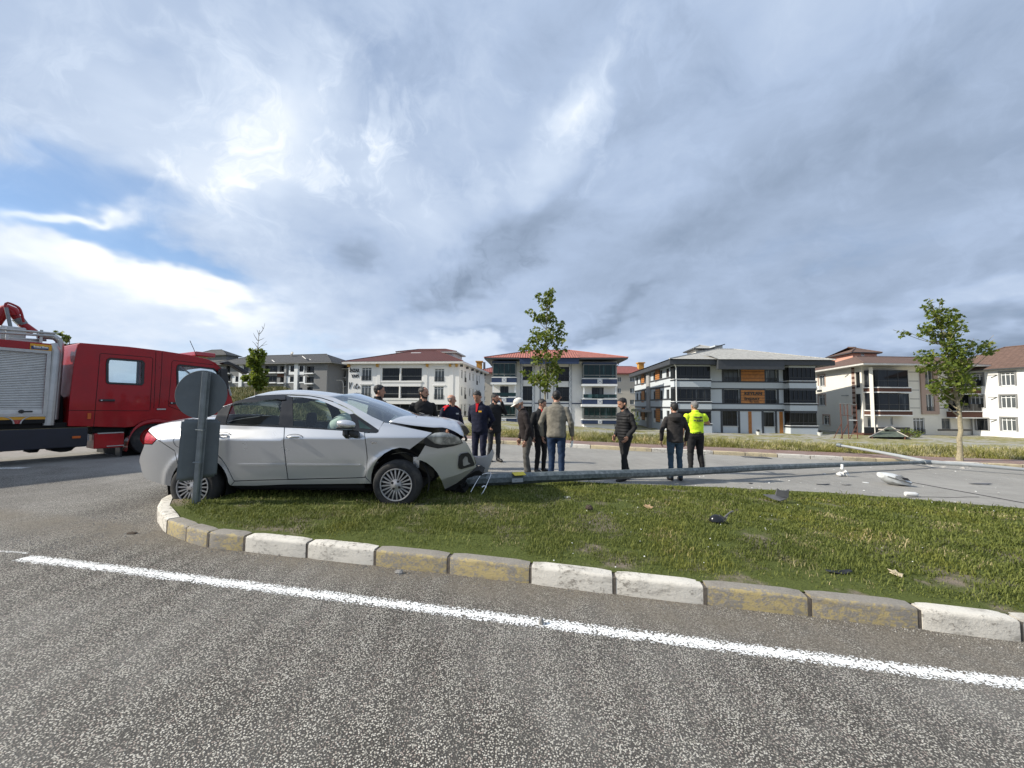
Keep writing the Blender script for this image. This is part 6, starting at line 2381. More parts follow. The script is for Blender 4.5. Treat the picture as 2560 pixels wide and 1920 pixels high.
    for xw, yy in ((wx, .17), (wx, Wd - .17), (wx - 4.1, .17), (wx - 4.1, Wd - .17)):
        cc = F.p(xw, yy, 0)
        cc.z = gz(cc.x) + .46
        mb = MB().lathe([(.26, -.13), (.38, -.14), (.445, -.12), (.46, -.08), (.46, .08), (.445, .12), (.38, .14), (.26, .13)], cc, F.ey, 32)
        w = mb.build('tyre', M_TYRE, t, smooth=True, auto=45)
        MB().lathe([(.27, -.12), (.24, -.10), (.20, -.03), (.12, -.03), (.10, -.10), (.01, -.11)], cc, F.ey if yy < 1 else -F.ey, 24).build('rim', M_RED, w, smooth=True)
    # ---- body box with roller shutter
    xr = P4(660, 1100)[0] + .0
    zt_ = P4(300, 585)[1]
    zb_ = P5(300, 412)[1]
    xl = xr - 4.2
    sh = [P4(-900, 690), P4(612, 752), P4(552, 1520), P4(-900, 1520)]
    xs0, xs1 = xr - 2.3, (P4(612, 752)[0] + P4(556, 1520)[0]) / 2
    zs0, zs1 = P4(300, 1528)[1], P4(300, 722)[1]
    hol = [(xs0, zs0), (xs1, zs0), (xs1, zs1), (xs0, zs1)]
    box = plate([(xl, zb_), (xr, zb_), (xr, zt_), (xl, zt_)], [hol], .02, .06, F).build('body_side', M_RED, t)
    B(xl, xr - .02, .07, Wd, zb_ + .01, zt_ - .02, F).build('body_box', M_RED, t)
    ring(hol, -.06, .0, .03, F).build('shutter_frame', M_ALU, t)
    n = 34
    for i in range(n):
        a, b = lerp(zs0 + .10, zs1, i / n), lerp(zs0 + .10, zs1, (i + 1) / n)
        h = b - a
        mb = MB()
        pr = [(.055, a + .001), (.040, a + .12 * h), (.034, a + .45 * h), (.040, a + .78 * h), (.055, b - .16 * h), (.062, b - .12 * h), (.062, b)]
        mb.loft([[F.p(x, y, z) for y, z in pr] for x in (xs0, xs1)])
        mb.build('shutter_slat', M_SLAT, t)
    rl = B(xs0, xs1, .036, .06, zs0, zs0 + .10, F).build('shutter_rail', M_SLAT, t)
    a, b = P5(325, 185), P5(565, 212)
    mb = MB().tube([F.p(a[0], .02, (a[1] + b[1]) / 2), F.p(b[0], .02, (a[1] + b[1]) / 2)], .016, 8)
    mb.lathe([(.035, -.02), (.04, 0), (.035, .015), (.01, .018)], F.p(a[0] + .04, .02, (a[1] + b[1]) / 2), -F.ey, 14)
    mb.build('shutter_latch', M_BLKP, rl)
    a, b = P4(300, 1565), P4(300, 1602)
    B(xl, xr - .04, .008, .02, b[1], a[1], F).build('yellow_stripe', M_YELS, t)
    # coloured head panel with the maker's plate
    a, b = P4(395, 605), P4(696, 725)
    B(a[0], xr - .02, .006, .02, zs1 + .05, zt_ - .03, F).build('yellow_panel', M_YELS, t)
    a, b = P4(408, 632), P4(628, 702)
    pl = B(a[0], b[0], -.004, .006, b[1], a[1] - .02, F).build('maker_plate', mat('blue_plate', (.012, .03, .12), .4, .1, 10), t)
    text_mesh('lettering', 'karba', .2, F, M_WHITEP, pl, .004, bold=.012, x=a[0] + .03, z=lerp(b[1], a[1], .42), y=-.008, fit=((b[0] - a[0]) * .86, (a[1] - b[1]) * .44))
    B(a[0] + .04, b[0] - .04, -.007, -.004, lerp(b[1], a[1], .22), lerp(b[1], a[1], .27), F).build('plate_line', M_WHITEP, pl)
    MB().tube([F.p(xr + .02, .06, zb_ - .05), F.p(xr + .05, .06, zt_ - .15), F.p(xr + .0, .1, zt_)], .085, 10).build('corner_post', M_ALU, t, smooth=True)
    # vertical pipe behind the cab, bent over the roof
    pp = [P4(700, 1600, y=.25), P4(745, 1100, y=.25), P4(782, 640, y=.25), P4(775, 590, y=.25), P4(735, 545, y=.25), P4(680, 528, y=.25), P4(480, 515, y=.25)]
    MB().tube(smooth_line([F.p(x, .25, z) for x, z in pp], 26, 2), .065, 12).build('riser_pipe', M_ALU, t, smooth=True)
    for y_, (xa, ya), (xb, yb) in ((.12, (-400, 395), (720, 488)), (.12, (-400, 445), (700, 522)), (.3, (-400, 525), (600, 575))):
        p, q = P4(xa, ya, y=y_), P4(xb, yb, y=y_)
        MB().tube([F.p(p[0], y_, p[1]), F.p(q[0], y_, q[1])], .026, 8).build('roof_rail', M_ALU, t)
    for xx in (-300, 0, 100, 540):
        p = P4(xx, 440 if xx > 300 else 410, y=.14)
        MB().box(p[0] - .02, p[0] + .02, .12, .16, zt_ - .02, p[1], F).build('rail_post', M_ALU, t)
    B(xl, xr - .15, .25, Wd - .2, zt_ + .0, zt_ + .06, F).build('roof_deck', M_ALU, t)
    B(P4(60, 500)[0], P4(420, 560)[0], .5, .9, zt_ + .06, zt_ + .35, F).build('roof_locker', M_ALU, t, bevel=.03)
    # water cannon on the roof
    ym = .9
    m1 = [P4(-120, 420, y=ym), P4(-40, 280, y=ym), P4(60, 180, y=ym), P4(130, 165, y=ym), P4(180, 250, y=ym)]
    cn = MB().tube(smooth_line([F.p(x, ym, z) for x, z in m1], 14, 2), .115, 12).build('water_cannon', M_RED, t, smooth=True)
    MB().tube([F.p(*(lambda q: (q[0], ym, q[1]))(P4(*q, y=ym))) for q in ((120, 170), (240, 310))], .075, 12).build('cannon_barrel', M_RED, cn, smooth=True)
    MB().tube([F.p(*(lambda q: (q[0], ym, q[1]))(P4(*q, y=ym))) for q in ((225, 290), (300, 370))], [.10, .085], 12).build('cannon_collar', M_STEEL, cn, smooth=True)
    MB().tube([F.p(*(lambda q: (q[0], ym, q[1]))(P4(*q, y=ym))) for q in ((270, 350), (430, 480))], [.08, .10], 12).build('cannon_nozzle', M_RED, cn, smooth=True)
    MB().tube(smooth_line([F.p(*(lambda q: (q[0], ym - .2, q[1]))(P4(*q, y=ym - .2))) for q in ((72, 180), (66, 100), (100, 82), (200, 125), (250, 150), (280, 220), (308, 340))], 20, 2), .022, 8).build('cannon_guard', M_RED, cn, smooth=True)
    MB().tube([F.p(*(lambda q: (q[0], ym - .25, q[1]))(P4(*q, y=ym - .25))) for q in ((80, 150), (135, 395))], .030, 8).build('cannon_lever', M_STEEL, cn)
    # pump gear in the gap, skirts and tanks
    g = [P1(470, 880), P1(535, 860), P1(535, 1090), P1(465, 1080)]
    MB().prism(g, .35, 1.9, F).build('pump_gear', M_UNDER, t)
    MB().tube([F.p(x, .4, z) for x, z in (P4(805, 1400), P4(808, 1300), P4(850, 1290), P4(872, 1320))], .03, 6).build('grab_hoop', M_BLKP, t)
    MB().tube([F.p(x, .3, z) for x, z in (P5(1000, 40), P5(1010, 130), P5(1005, 200), P5(1030, 290))], .02, 6).build('hose', M_WHITEP, t)
    a, b = P5(0, 522), P5(1505, 802)
    sk = B(xl, b[0], .0, .06, b[1], a[1], F).build('side_skirt', M_NAVYP, t, bevel=.02)
    p, q = P5(1245, 625), P5(1388, 657)
    B(p[0], q[0], -.02, 0, q[1], p[1], F).build('side_marker', M_AMBER, sk)
    B(xl, b[0], .08, Wd - .1, a[1], zb_, F).build('body_frame', M_UNDER, t)
    for qa, qb in (((440, 800), (790, 905)), ((850, 800), (1400, 888)), ((-200, 800), (300, 890))):
        p, q = P5(*qa), P5(*qb)
        poly = [(p[0], p[1] + .05), (q[0], p[1] + .05), (q[0] - .02, p[1] - .02), (q[0] - .12, q[1] + .02), (q[0] - .2, q[1]), (p[0] + .2, q[1]), (p[0] + .1, q[1] + .03), (p[0] + .01, p[1] - .02)]
        MB().prism(poly, .15, .7, F).build('tank', M_UNDER, t)
    p, q = P5(1505, 595), P5(1588, 712)
    B(p[0], q[0], .2, .24, q[1], p[1], F).build('reflector', M_WHITEP, t)
    p = P5(640, 535)
    B(p[0] - .06, p[0] + .06, .01, .05, p[1] - .04, p[1] + .03, F).build('reflector', M_WHITEP, t)
    for cx in (636, -60):
        p = P5(cx, 410)
        MB().tube([F.p(p[0] + .22 * math.cos(k), .012, zb_ + .17 * math.sin(k)) for k in np.linspace(0, math.pi, 12)], .012, 6).build('stirrup_arch', M_ALU, t)
        MB().prism([(p[0] + .21 * math.cos(k), zb_ + .16 * math.sin(k)) for k in np.linspace(0, math.pi, 12)], .010, .02, F).build('stirrup_recess', M_UNDER, t)
    # ---- light bar, visor, mirrors, aerial
    a, b = P1(1530, 500, y=.5), P1(1690, 552, y=.5)
    lb = B(a[0], b[0], .4, Wd - .4, b[1], a[1], F).build('light_bar', mat('red_beacon', (.35, .02, .025), .2, .2, 12, coat=.5), t, bevel=.03)
    p = P1(1500, 415, y=.4)
    q = P1(1558, 530, y=.4)
    MB().tube([F.p(q[0], .4, q[1] - .05), F.p(p[0], .4, p[1])], .008, 5).build('aerial', M_BLKP, t)
    vis = [P1(*q) for q in ((1715, 590), (1760, 580), (1830, 610), (1900, 650), (1930, 668), (1905, 685), (1860, 660), (1790, 615), (1730, 606))]
    MB().prism(vis, -.30, -.08, F).build('mirror_arm', M_BLKP, t, bevel=.02)
    a = [P1(*q) for q in ((1700, 640), (1760, 640), (1775, 800), (1715, 800))]
    MB().prism(a, -.28, -.12, F).build('door_mirror', M_BLKP, t, bevel=.03)
    MB().tube([F.p(x, -.012, z) for x, z in (P1(1752, 628), P1(1790, 740), P1(1822, 850))], .03, 6).build('pillar_trim', M_ALU, t)


build_truck()


# ================================================================== bent traffic sign seen from behind
def build_sign():
    yb = 4.80
    base = PY(488, 1256, yb)
    base.z = lawn_z(base.x, base.y) - .03
    t = thing('traffic_sign', 'grey back of a leaning round traffic sign with rectangular plate on a perforated post', 'traffic sign', base)
    p0, p1 = base, PY(514, 930, 4.66)
    d = (p1 - p0).normalized()
    ex = Vector((1, 0.12, 0)).normalized()
    ex = (ex - d * ex.dot(d)).normalized()
    f = Fr(p0, ex, None, d)
    L = (p1 - p0).length
    mb = MB()
    prof = [(-.032, .018), (-.032, -.012), (-.022, -.024), (.022, -.024), (.032, -.012), (.032, .018), (.026, .018), (.026, -.010), (.019, -.018), (-.019, -.018), (-.026, -.010), (-.026, .018)]
    mb.loft([[f.p(x, y, z) for x, y in prof] for z in np.linspace(0, L, 12)], True, True)
    po = mb.build('post', M_STEEL, t)
    # punched flange along the right-hand edge: a strip with real holes
    hs = []
    n = 62
    for i in range(n):
        z = lerp(.12, L - .03, i / (n - 1))
        hs.append([(.043 + .0042 * math.cos(a), z + .0055 * math.sin(a)) for a in np.linspace(0, 2 * math.pi, 6, endpoint=False)])
    plate([(.032, .05), (.052, .05), (.052, L), (.032, L)], hs, .010, .014, f).build('perforated_flange', M_STEEL, po)
    # round sign
    M_SB = mat('sign_back_grey', (.115, .135, .145), .6, .10, 5, metal=.2, dirt=((.16, .17, .17), .5))
    c = PY(503, 986, 4.735)
    q = f.inv(c)
    fd = Fr(c, Vector((1, .16, 0)).normalized(), None, d)
    k = MB().prism([(.285 * math.cos(a), .292 * math.sin(a)) for a in np.linspace(0, 2 * math.pi, 48, endpoint=False)], .0, .004, fd).build('round_plate', M_SB, t)
    MB().tube([fd.p(.285 * math.cos(a), .004, .292 * math.sin(a)) for a in np.linspace(0, 2 * math.pi, 49)], .006, 6).build('rolled_edge', M_SB, k)
    # rectangular plate, twisted away by the impact
    cor = [PY(*Z1(590, 456), 4.66), PY(*Z1(1098, 458), 4.90), PY(*Z1(1046, 1196), 4.925), PY(*Z1(516, 1276), 4.70)]
    nx, nz = 10, 14
    rows = []
    rad = .06
    for j in range(nz + 1):
        v = j / nz
        row = []
        for i in range(nx + 1):
            u = i / nx
            a = cor[0].lerp(cor[1], u).lerp(cor[3].lerp(cor[2], u), v)
            a.y += .02 * math.sin(math.pi * u) * (.4 + v)
            row.append(a)
        rows.append(row)
    mb = MB().loft(rows)
    # take the square corners off
    o = mb.build('rectangular_plate', M_SB, t, smooth=True)
    bm = bmesh.new()
    bm.from_mesh(o.data)
    bmesh.ops.bevel(bm, geom=[v for v in bm.verts if len(v.link_edges) == 2], offset=.025, segments=4, affect='VERTICES')
    bm.to_mesh(o.data)
    bm.free()
    md = o.modifiers.new('thickness', 'SOLIDIFY')
    md.thickness = .004
    for z in (.55, .95):
        a = f.p(-.05, -.03, z)
        MB().tube([f.p(-.045, .0, z), f.p(-.04, -.034, z), f.p(.04, -.034, z), f.p(.045, .0, z)], .006, 5).build('clamp', M_STEEL, po)


build_sign()


# ================================================================== fallen lamp post
def build_pole():
    a, tip = PY(1150, 1203, 6.16), PY(2322, 1155.5, 12.3)
    base = a.copy()
    t = thing('fallen_lamp_post', 'long galvanised octagonal lamp post lying across the grass and the far road', 'lamp post', a)
    rows = []
    mid = PY(1700, 1181, 8.15)
    line = smooth_line([a, PY(1225, 1199, 6.28), PY(1400, 1190.5, 6.72), mid, PY(1960, 1166, 9.6), tip], 40, 1)
    for i, p in enumerate(line):
        s = i / 39
        r = lerp(.098, .046, s)
        tn = (line[min(i + 1, 39)] - line[max(i - 1, 0)]).normalized()
        u = Vector((0, 0, 1)).cross(tn).normalized()
        v = tn.cross(u)
        rows.append([p + (u * math.cos(k * math.pi / 4 + .39) + v * math.sin(k * math.pi / 4 + .39)) * r for k in range(8)])
    mb = MB().loft(rows, True, True)
    mb.build('shaft', M_GALV, t)
    tn = (line[1] - line[0]).normalized()
    MB().lathe([(.02, 0), (.17, 0), (.17, .02), (.11, .025), (.105, .12)], a - tn * .02, tn, 8).build('base_plate', M_GALV, t)
    # double bracket at the head
    for q in ([tip, PY(2225, 1135, 13.4), PY(2104, 1114, 14.9)], [tip, PY(2440, 1163, 11.75), PY(2560, 1174, 11.35), PY(2700, 1186, 10.9)]):
        MB().tube(smooth_line(q, 14, 1), [lerp(.062, .045, k / 13) for k in range(14)], 10).build('bracket_arm', M_ARM, t, smooth=True)
    q = PY(2104, 1114, 14.9)
    MB().tube([q, q + (q - tip).normalized() * .16], .075, 10).build('arm_spigot', M_STEEL, t)
    d = (tip - line[36]).normalized()
    MB().tube([tip - d * .35, tip + d * .12], .072, 10).build('collar', M_STEEL, t)
    # number plate and yellow sticker near the base
    i = 5
    ex = (line[8] - line[4]).normalized()
    c = PY(1293, 1200.5, 6.28)
    f = Fr(c, ex, None, (0, .1, 1))
    f = Fr(c, ex)
    MB().box(-.10, .10, -.012, -.006, -.032, .032, f).build('number_plate', M_ARM, t)
    text_mesh('plate_lettering', 'Y 1', .032, f, M_STEEL, t, .003, x=-.05, z=-.012, y=-.015)
    c = PY(1297, 1185.5, 6.36)
    f = Fr(c, ex)
    MB().add([f.p(-.11, -.07, -.012), f.p(.10, -.07, -.006), f.p(.12, .06, .022), f.p(-.10, .06, .014), f.p(-.11, -.07, -.006), f.p(.10, -.07, .0), f.p(.12, .06, .028), f.p(-.10, .06, .02)], [(0, 1, 2, 3), (7, 6, 5, 4), (0, 4, 5, 1), (1, 5, 6, 2), (2, 6, 7, 3), (3, 7, 4, 0)]).build('warning_sticker', mat('yellow_sticker', (.62, .50, .03), .5, .15, 40), t)


def galv():
    m, T, b, out = new_mat('weathered_galvanising')
    pos = ptn(T)
    v = T.node('ShaderNodeTexVoronoi')
    T.put(v.inputs['Vector'], pos)
    v.inputs['Scale'].default_value = 26
    r = T.xyz(v.outputs['Color'])[0]
    n = T.noise(pos, 7, 6, .65)
    c = T.mix(r, (.085, .105, .108), (.165, .19, .193))
    c = T.mix(T.ss(n, .5, .72, 0, .8), c, (.28, .305, .31))
    T.put(b.inputs['Base Color'], c)
    b.inputs['Metallic'].default_value = .35
    b.inputs['Roughness'].default_value = .55
    return m


M_GALV = galv()
M_ARM = mat('pale_grey_bracket_paint', (.30, .32, .33), .5, .08, 6)
build_pole()
# ================================================================== people
from mathutils import noise as mnoise


def cloth(name, col, rough=.85, fold=.0):
    return mat(name, col, rough, .22, 9, bmp=.35, bscale=55, spec=.25)


M_SKIN = mat('skin', (.42, .22, .145), .55, .12, 20)
M_HAIRB = mat('black_hair', (.012, .010, .009), .6, .3, 60, bmp=.4, bscale=150)
M_HAIRG = mat('grey_hair', (.17, .165, .16), .7, .3, 60, bmp=.4, bscale=150)
M_BLACKC = cloth('black_cloth', (.017, .017, .018))
M_NAVYC = cloth('navy_uniform_cloth', (.014, .016, .034))
M_BROWNC = cloth('dark_brown_jacket_cloth', (.022, .017, .017))
M_GREYT = cloth('grey_trouser_cloth', (.095, .092, .085))
M_OLIVE = cloth('olive_grey_jacket_cloth', (.185, .170, .140))
M_JEANS = cloth('dark_blue_denim', (.018, .035, .075))
M_JEANSF = cloth('faded_denim', (.045, .075, .105))
M_HOOD = cloth('charcoal_hoodie_cloth', (.034, .031, .030))
M_NEON = mat('neon_yellow_shirt', (.62, .86, .02), .7, .06, 9, bmp=.3, bscale=40)
M_REDC = cloth('red_cloth', (.50, .008, .018))
M_SHOE = mat('black_shoe_leather', (.012, .011, .011), .5, .2, 20)
M_CAP = cloth('white_cap_cloth', (.68, .66, .60))
M_PUFF = mat('black_quilted_nylon', (.011, .011, .012), .65, .2, 9, spec=.25)
M_EYE = mat('eye_dark', (.01, .008, .007), .2, .1, 30)
M_LIP = mat('lip', (.25, .10, .08), .5, .1, 30)
M_PAPER = mat('white_paper', (.75, .75, .72), .7, .05, 10)
M_REFL = mat('silver_reflective_tape', (.62, .66, .45), .35, .15, 60)


def person(label, px, yaw, d, H, head=0.0, tilt=0.0, hair='short', hairm=None, beard=False, top=None, legs=None, jacket='jacket',
           stance=.10, step=0.0, arms=None, lean=0.0, build=1.0, extra=None, sleeve=True, shoes=None, vest=None):
    """one standing figure: skinned body grown from joints, clothes coloured by region, head with a face"""
    hairm = hairm or M_HAIRB
    foot = PY(px, 1010, d)
    g = gz(foot.x)
    if inside((foot.x, foot.y), LAWN2):
        g += .13
    root = thing('person', label, 'person', (foot.x, foot.y, g), 'people standing round the crash')
    s = H / 1.75
    V = Vector
    parts = []                                   # (label, verts, faces)

    def tube(lab, pts, rad, flat=1.0, n=12, up=None):
        mb = MB()
        pts = [V(p) for p in pts]
        # rounded ends
        a = (pts[0] - pts[1]).normalized()
        b = (pts[-1] - pts[-2]).normalized()
        P = [pts[0] + a * rad[0] * .7, pts[0] + a * rad[0] * .4] + pts + [pts[-1] + b * rad[-1] * .4, pts[-1] + b * rad[-1] * .7]
        Q = [rad[0] * .45, rad[0] * .85] + list(rad) + [rad[-1] * .85, rad[-1] * .45]
        mb.tube(P, Q, n)
        parts.append((lab, mb.v, mb.f))

    def torso(lab, rings, n=20):
        """rings of (z, half width, half depth, y offset)"""
        mb = MB()
        rows = []
        for z, a, b, yo in rings:
            rows.append([V((a * math.copysign(abs(math.cos(t)) ** .85, math.cos(t)), yo + b * math.copysign(abs(math.sin(t)) ** .85, math.sin(t)), z)) for t in np.linspace(0, 2 * math.pi, n, endpoint=False)])
        mb.loft(rows, True, True)
        parts.append((lab, mb.v, mb.f))

    ly = lambda z: -lean * max(0, z - .9)          # forward lean of the upper body
    k = build
    # legs and feet
    for sd in (-1, 1):
        fx, fy = sd * stance, -sd * step
        hip, knee, ank = V((sd * .092, .01, .90)), V((sd * (.09 + stance) / 2, fy * .55 - .025, .49)), V((fx, fy + .03, .085))
        tube('legs', [hip, hip.lerp(knee, .35), knee, knee.lerp(ank, .35), ank], [.098 * k, .088 * k, .066 * k, .062 * k, .052])
        tube('shoe', [V((fx, fy + .065, .050)), V((fx + sd * .008, fy - .02, .046)), V((fx + sd * .015, fy - .12, .036)), V((fx + sd * .018, fy - .165, .030))], [.044, .046, .044, .034])
    torso('legs', [(.82, .13 * k, .10 * k, 0), (.90, .168 * k, .118 * k, .01), (1.0, .165 * k, .115 * k, 0), (1.06, .15 * k, .105 * k, 0)])
    # trunk
    hem = {'jacket': .86, 'coat': .74, 'shirt': .98}[jacket]
    kk = {'jacket': 1.0, 'coat': 1.04, 'shirt': .93}[jacket] * k
    torso('top', [(hem, .178 * kk, .130 * kk, .005 + ly(hem)), (hem + .03, .186 * kk, .138 * kk, .005 + ly(hem)), (1.02, .178 * kk, .134 * kk, ly(1.0)), (1.15, .182 * kk, .132 * kk, ly(1.15)), (1.28, .197 * kk, .130 * kk, ly(1.28)), (1.38, .192 * kk, .118 * kk, .008 + ly(1.38)), (1.44, .150 * kk, .098 * kk, .015 + ly(1.44)), (1.475, .088, .074, .018 + ly(1.47)), (1.505, .068, .064, .012 + ly(1.5))])
    sh = [V((sd * .180 * k, .01 + ly(1.40), 1.388)) for sd in (-1, 1)]
    arms = arms or {}
    hands = []
    for sd, key in ((-1, 'r'), (1, 'l')):
        S = sh[0 if sd < 0 else 1]
        el, wr = arms.get(key, ((.265, .02, 1.12), (.275, -.05, .87)))
        el, wr = V((sd * el[0], el[1] + ly(1.1), el[2])), V((sd * wr[0], wr[1] + ly(.9), wr[2]))
        sl = 'top' if sleeve else 'skin'
        tube('top', [S, S.lerp(el, .45)], [.068 * k, .066 * k])
        tube(sl, [S.lerp(el, .30), S.lerp(el, .65), el, el.lerp(wr, .45), el.lerp(wr, .93)], [.064 * k if sleeve else .050, .060 * k if sleeve else .047, .056 * k if sleeve else .042, .051 * k if sleeve else .037, .045 * k if sleeve else .029])
        tube('skin', [el.lerp(wr, .88), wr], [.028, .026])
        hands.append((sd, wr, (wr - el).normalized()))
    tube('skin', [V((0, .02 + ly(1.48), 1.45)), V((0, -.002 + ly(1.56), 1.55))], [.056, .052])
    vs, fs, labs = [], [], []
    for lab, v, f in parts:
        b0 = len(vs)
        vs += v
        fs += [tuple(i + b0 for i in q) for q in f]
        labs += [lab] * len(f)
    src = bpy.data.meshes.new('src')
    src.from_pydata([tuple(v) for v in vs], [], fs)
    tmp = bpy.data.objects.new('src', src)
    COL.objects.link(tmp)
    md = tmp.modifiers.new('r', 'REMESH')
    md.mode = 'VOXEL'
    md.voxel_size = .0125
    sm = tmp.modifiers.new('s', 'SMOOTH')
    sm.factor, sm.iterations = .5, 5
    dg = bpy.context.evaluated_depsgraph_get()
    me = bpy.data.meshes.new_from_object(tmp.evaluated_get(dg))
    bpy.data.objects.remove(tmp)
    bvh = BVHTree.FromPolygons(vs, fs)
    order = ['skin', 'top', 'legs', 'shoe', 'vest']
    nv, npoly = len(me.vertices), len(me.polygons)
    co = np.zeros(nv * 3)
    me.vertices.foreach_get('co', co)
    co = co.reshape(-1, 3)
    no = np.zeros(nv * 3)
    me.vertices.foreach_get('normal', no)
    no = no.reshape(-1, 3)
    # folds in the clothes
    seed = hash(label) % 97
    for i in range(nv):
        p = co[i]
        a = mnoise.noise(V((p[0] * 7 + seed, p[1] * 7, p[2] * 13))) * .6 + mnoise.noise(V((p[0] * 16, p[1] * 16 + seed, p[2] * 26))) * .4
        amp = .011 if p[2] > .15 and p[2] < 1.42 else .0
        if p[2] < .3 or .42 < p[2] < .6:
            amp *= 1.3
        co[i] = p + no[i] * a * amp
    if vest:                                      # quilted waistcoat: horizontal rolls
        for i in range(nv):
            p = co[i]
            if .9 < p[2] < 1.40 and abs(p[0]) < .20:
                co[i] = p + no[i] * (.010 + .010 * abs(math.sin((p[2] - .9) * math.pi / .062)))
    me.vertices.foreach_set('co', co.ravel())
    lab_i = []
    for p in me.polygons:
        loc, nn, idx, dist = bvh.find_nearest(p.center)
        l = labs[idx]
        if l == 'top' and vest and abs(p.center.x) < .205 and p.center.z > .86:
            l = 'vest'
        lab_i.append(order.index(l))
    hand_v, hand_f = [], []
    for sd, wr, dr in hands:
        hv = MB()
        side = V((0, -1, 0)) if abs(dr.y) < .8 else V((0, 0, 1))
        side = (side - dr * side.dot(dr)).normalized()       # towards the thumb
        pn = dr.cross(side)                                   # palm normal
        rows = []
        for q, a, b in ((0.0, .026, .018), (.03, .036, .018), (.07, .042, .016), (.092, .040, .013)):
            c = wr + dr * q
            rows.append([c + side * a * math.cos(t) + pn * b * math.sin(t) for t in np.linspace(0, 2 * math.pi, 10, endpoint=False)])
        hv.loft(rows, True, True)
        cur = pn * (-1 if pn.x * sd > 0 else 1)
        for fi, (off, ln) in enumerate(((.030, .068), (.010, .076), (-.010, .070), (-.028, .055))):
            c = wr + dr * .086 + side * off
            hv.tube([c, c + dr * ln * .45 + cur * .008, c + dr * ln * .8 + cur * .026, c + dr * ln * .92 + cur * .044], [.0095, .009, .0085, .006], 6)
        c = wr + dr * .028 + side * .030
        hv.tube([c, c + side * .022 + dr * .026 + cur * .008, c + side * .026 + dr * .060 + cur * .02], [.013, .011, .007], 6)
        b0 = len(hand_v)
        hand_v += hv.v
        hand_f += [tuple(i + b0 for i in q) for q in hv.f]
    # ---- head
    hp = []
    prof = [(0.0, .030, .030, -.052), (.012, .044, .045, -.040), (.035, .056, .062, -.025), (.065, .065, .080, -.012), (.10, .071, .092, -.003), (.14, .075, .099, .002), (.175, .074, .099, .004), (.205, .063, .084, .006), (.225, .042, .056, .008), (.237, .016, .02, .008)]
    mb = MB()
    mb.loft([[V((a * math.cos(t), yo + b * math.sin(t), z)) for t in np.linspace(0, 2 * math.pi, 24, endpoint=False)] for z, a, b, yo in prof], True, True)
    hp.append(('face', mb))
    nb = MB().tube([(0, -.088, .128), (0, -.102, .105), (0, -.116, .086), (0, -.098, .076)], [.009, .011, .015, .010], 8)
    hp.append(('face', nb))
    for sd in (-1, 1):
        hp.append(('face', MB().tube([(sd * .072, .010, .080), (sd * .082, .016, .105), (sd * .080, .022, .125)], [.012, .017, .012], 8)))
        hp.append(('face', MB().tube([(sd * .012, -.093, .133), (sd * .034, -.088, .137), (sd * .052, -.072, .132)], [.008, .009, .007], 6)))
    hp.append(('face', MB().tube([(0, -.02, -.05), (0, -.015, .03)], [.052, .05], 12)))
    hvs, hfs = [], []
    for lab, q in hp:
        b0 = len(hvs)
        hvs += q.v
        hfs += [tuple(i + b0 for i in f) for f in q.f]
    m2 = bpy.data.meshes.new('h')
    m2.from_pydata([tuple(v) for v in hvs], [], hfs)
    tmp = bpy.data.objects.new('h', m2)
    COL.objects.link(tmp)
    md = tmp.modifiers.new('r', 'REMESH')
    md.mode = 'VOXEL'
    md.voxel_size = .0062
    sm = tmp.modifiers.new('s', 'SMOOTH')
    sm.factor, sm.iterations = .5, 3
    dg = bpy.context.evaluated_depsgraph_get()
    hm = bpy.data.meshes.new_from_object(tmp.evaluated_get(dg))
    bpy.data.objects.remove(tmp)
    # hair and beard grow where they do on a head
    hl, hair_tri = [], []
    for p in hm.polygons:
        c = p.center
        line = .190 + .012 * mnoise.noise(V(c) * 70) - .055 * sstep(-.075, .0, c.y) - .085 * sstep(.0, .07, c.y)
        is_hair = c.z > line and not (abs(c.x) > .078)
        if hair == 'bald':
            is_hair = c.z > .07 and c.z < .165 and c.y > -.015 and abs(c.x) < .078 and c.z > line - .05
        if hair == 'thin':
            is_hair = is_hair and (c.y > -.03 or c.z < .19) and c.z < .232
        jaw = c.z < .042 + .9 * max(0, c.y + .05) and c.z > .002 and c.y < .02
        lip = abs(c.x) < .030 and .060 < c.z < .071 and c.y < -.06
        hl.append(1 if is_hair else 2 if beard and (jaw or lip) else 0)
    hn = {}
    for p, h in zip(hm.polygons, hl):
        if h == 1:
            for v in p.vertices:
                hn[v] = hn.get(v, 0) + 1
    RH = Matrix.Rotation(head, 4, 'Z') @ Matrix.Rotation(tilt, 4, 'X')
    hb = V((0, -.012 + ly(1.56), 1.512))
    hco = [hb + RH @ (v.co + v.normal * (min(1, hn.get(v.index, 0) / 4) * .007 * (1 + .8 * mnoise.noise(V(v.co) * 45 + V((seed, 0, 0)))))) for v in hm.vertices]
    # ---- assemble: body in one mesh, hair as its own piece
    A, Fa, Mi = [V(c) for c in co], [tuple(p.vertices) for p in me.polygons], list(lab_i)
    b0 = len(A)
    A += hand_v
    Fa += [tuple(i + b0 for i in q) for q in hand_f]
    Mi += [0] * len(hand_f)
    b0 = len(A)
    A += hco
    for p, h in zip(hm.polygons, hl):
        Fa.append(tuple(i + b0 for i in p.vertices))
        Mi.append(5 if h == 2 or (h == 1 and hair != 'cap') else 0)
    RZ = Matrix.Rotation(yaw, 3, 'Z')
    tw = lambda v: V(root.location) + RZ @ (V(v) * s)
    body = mk('body', [tw(v) for v in A], Fa, None, root, smooth=True,
              mats=[M_SKIN, top or M_BLACKC, legs or M_BLACKC, shoes or M_SHOE, vest or M_BLACKC, hairm if hair != 'cap' else M_HAIRG], fm=Mi)
    T_ = lambda v: tw(hb + RH @ V(v))
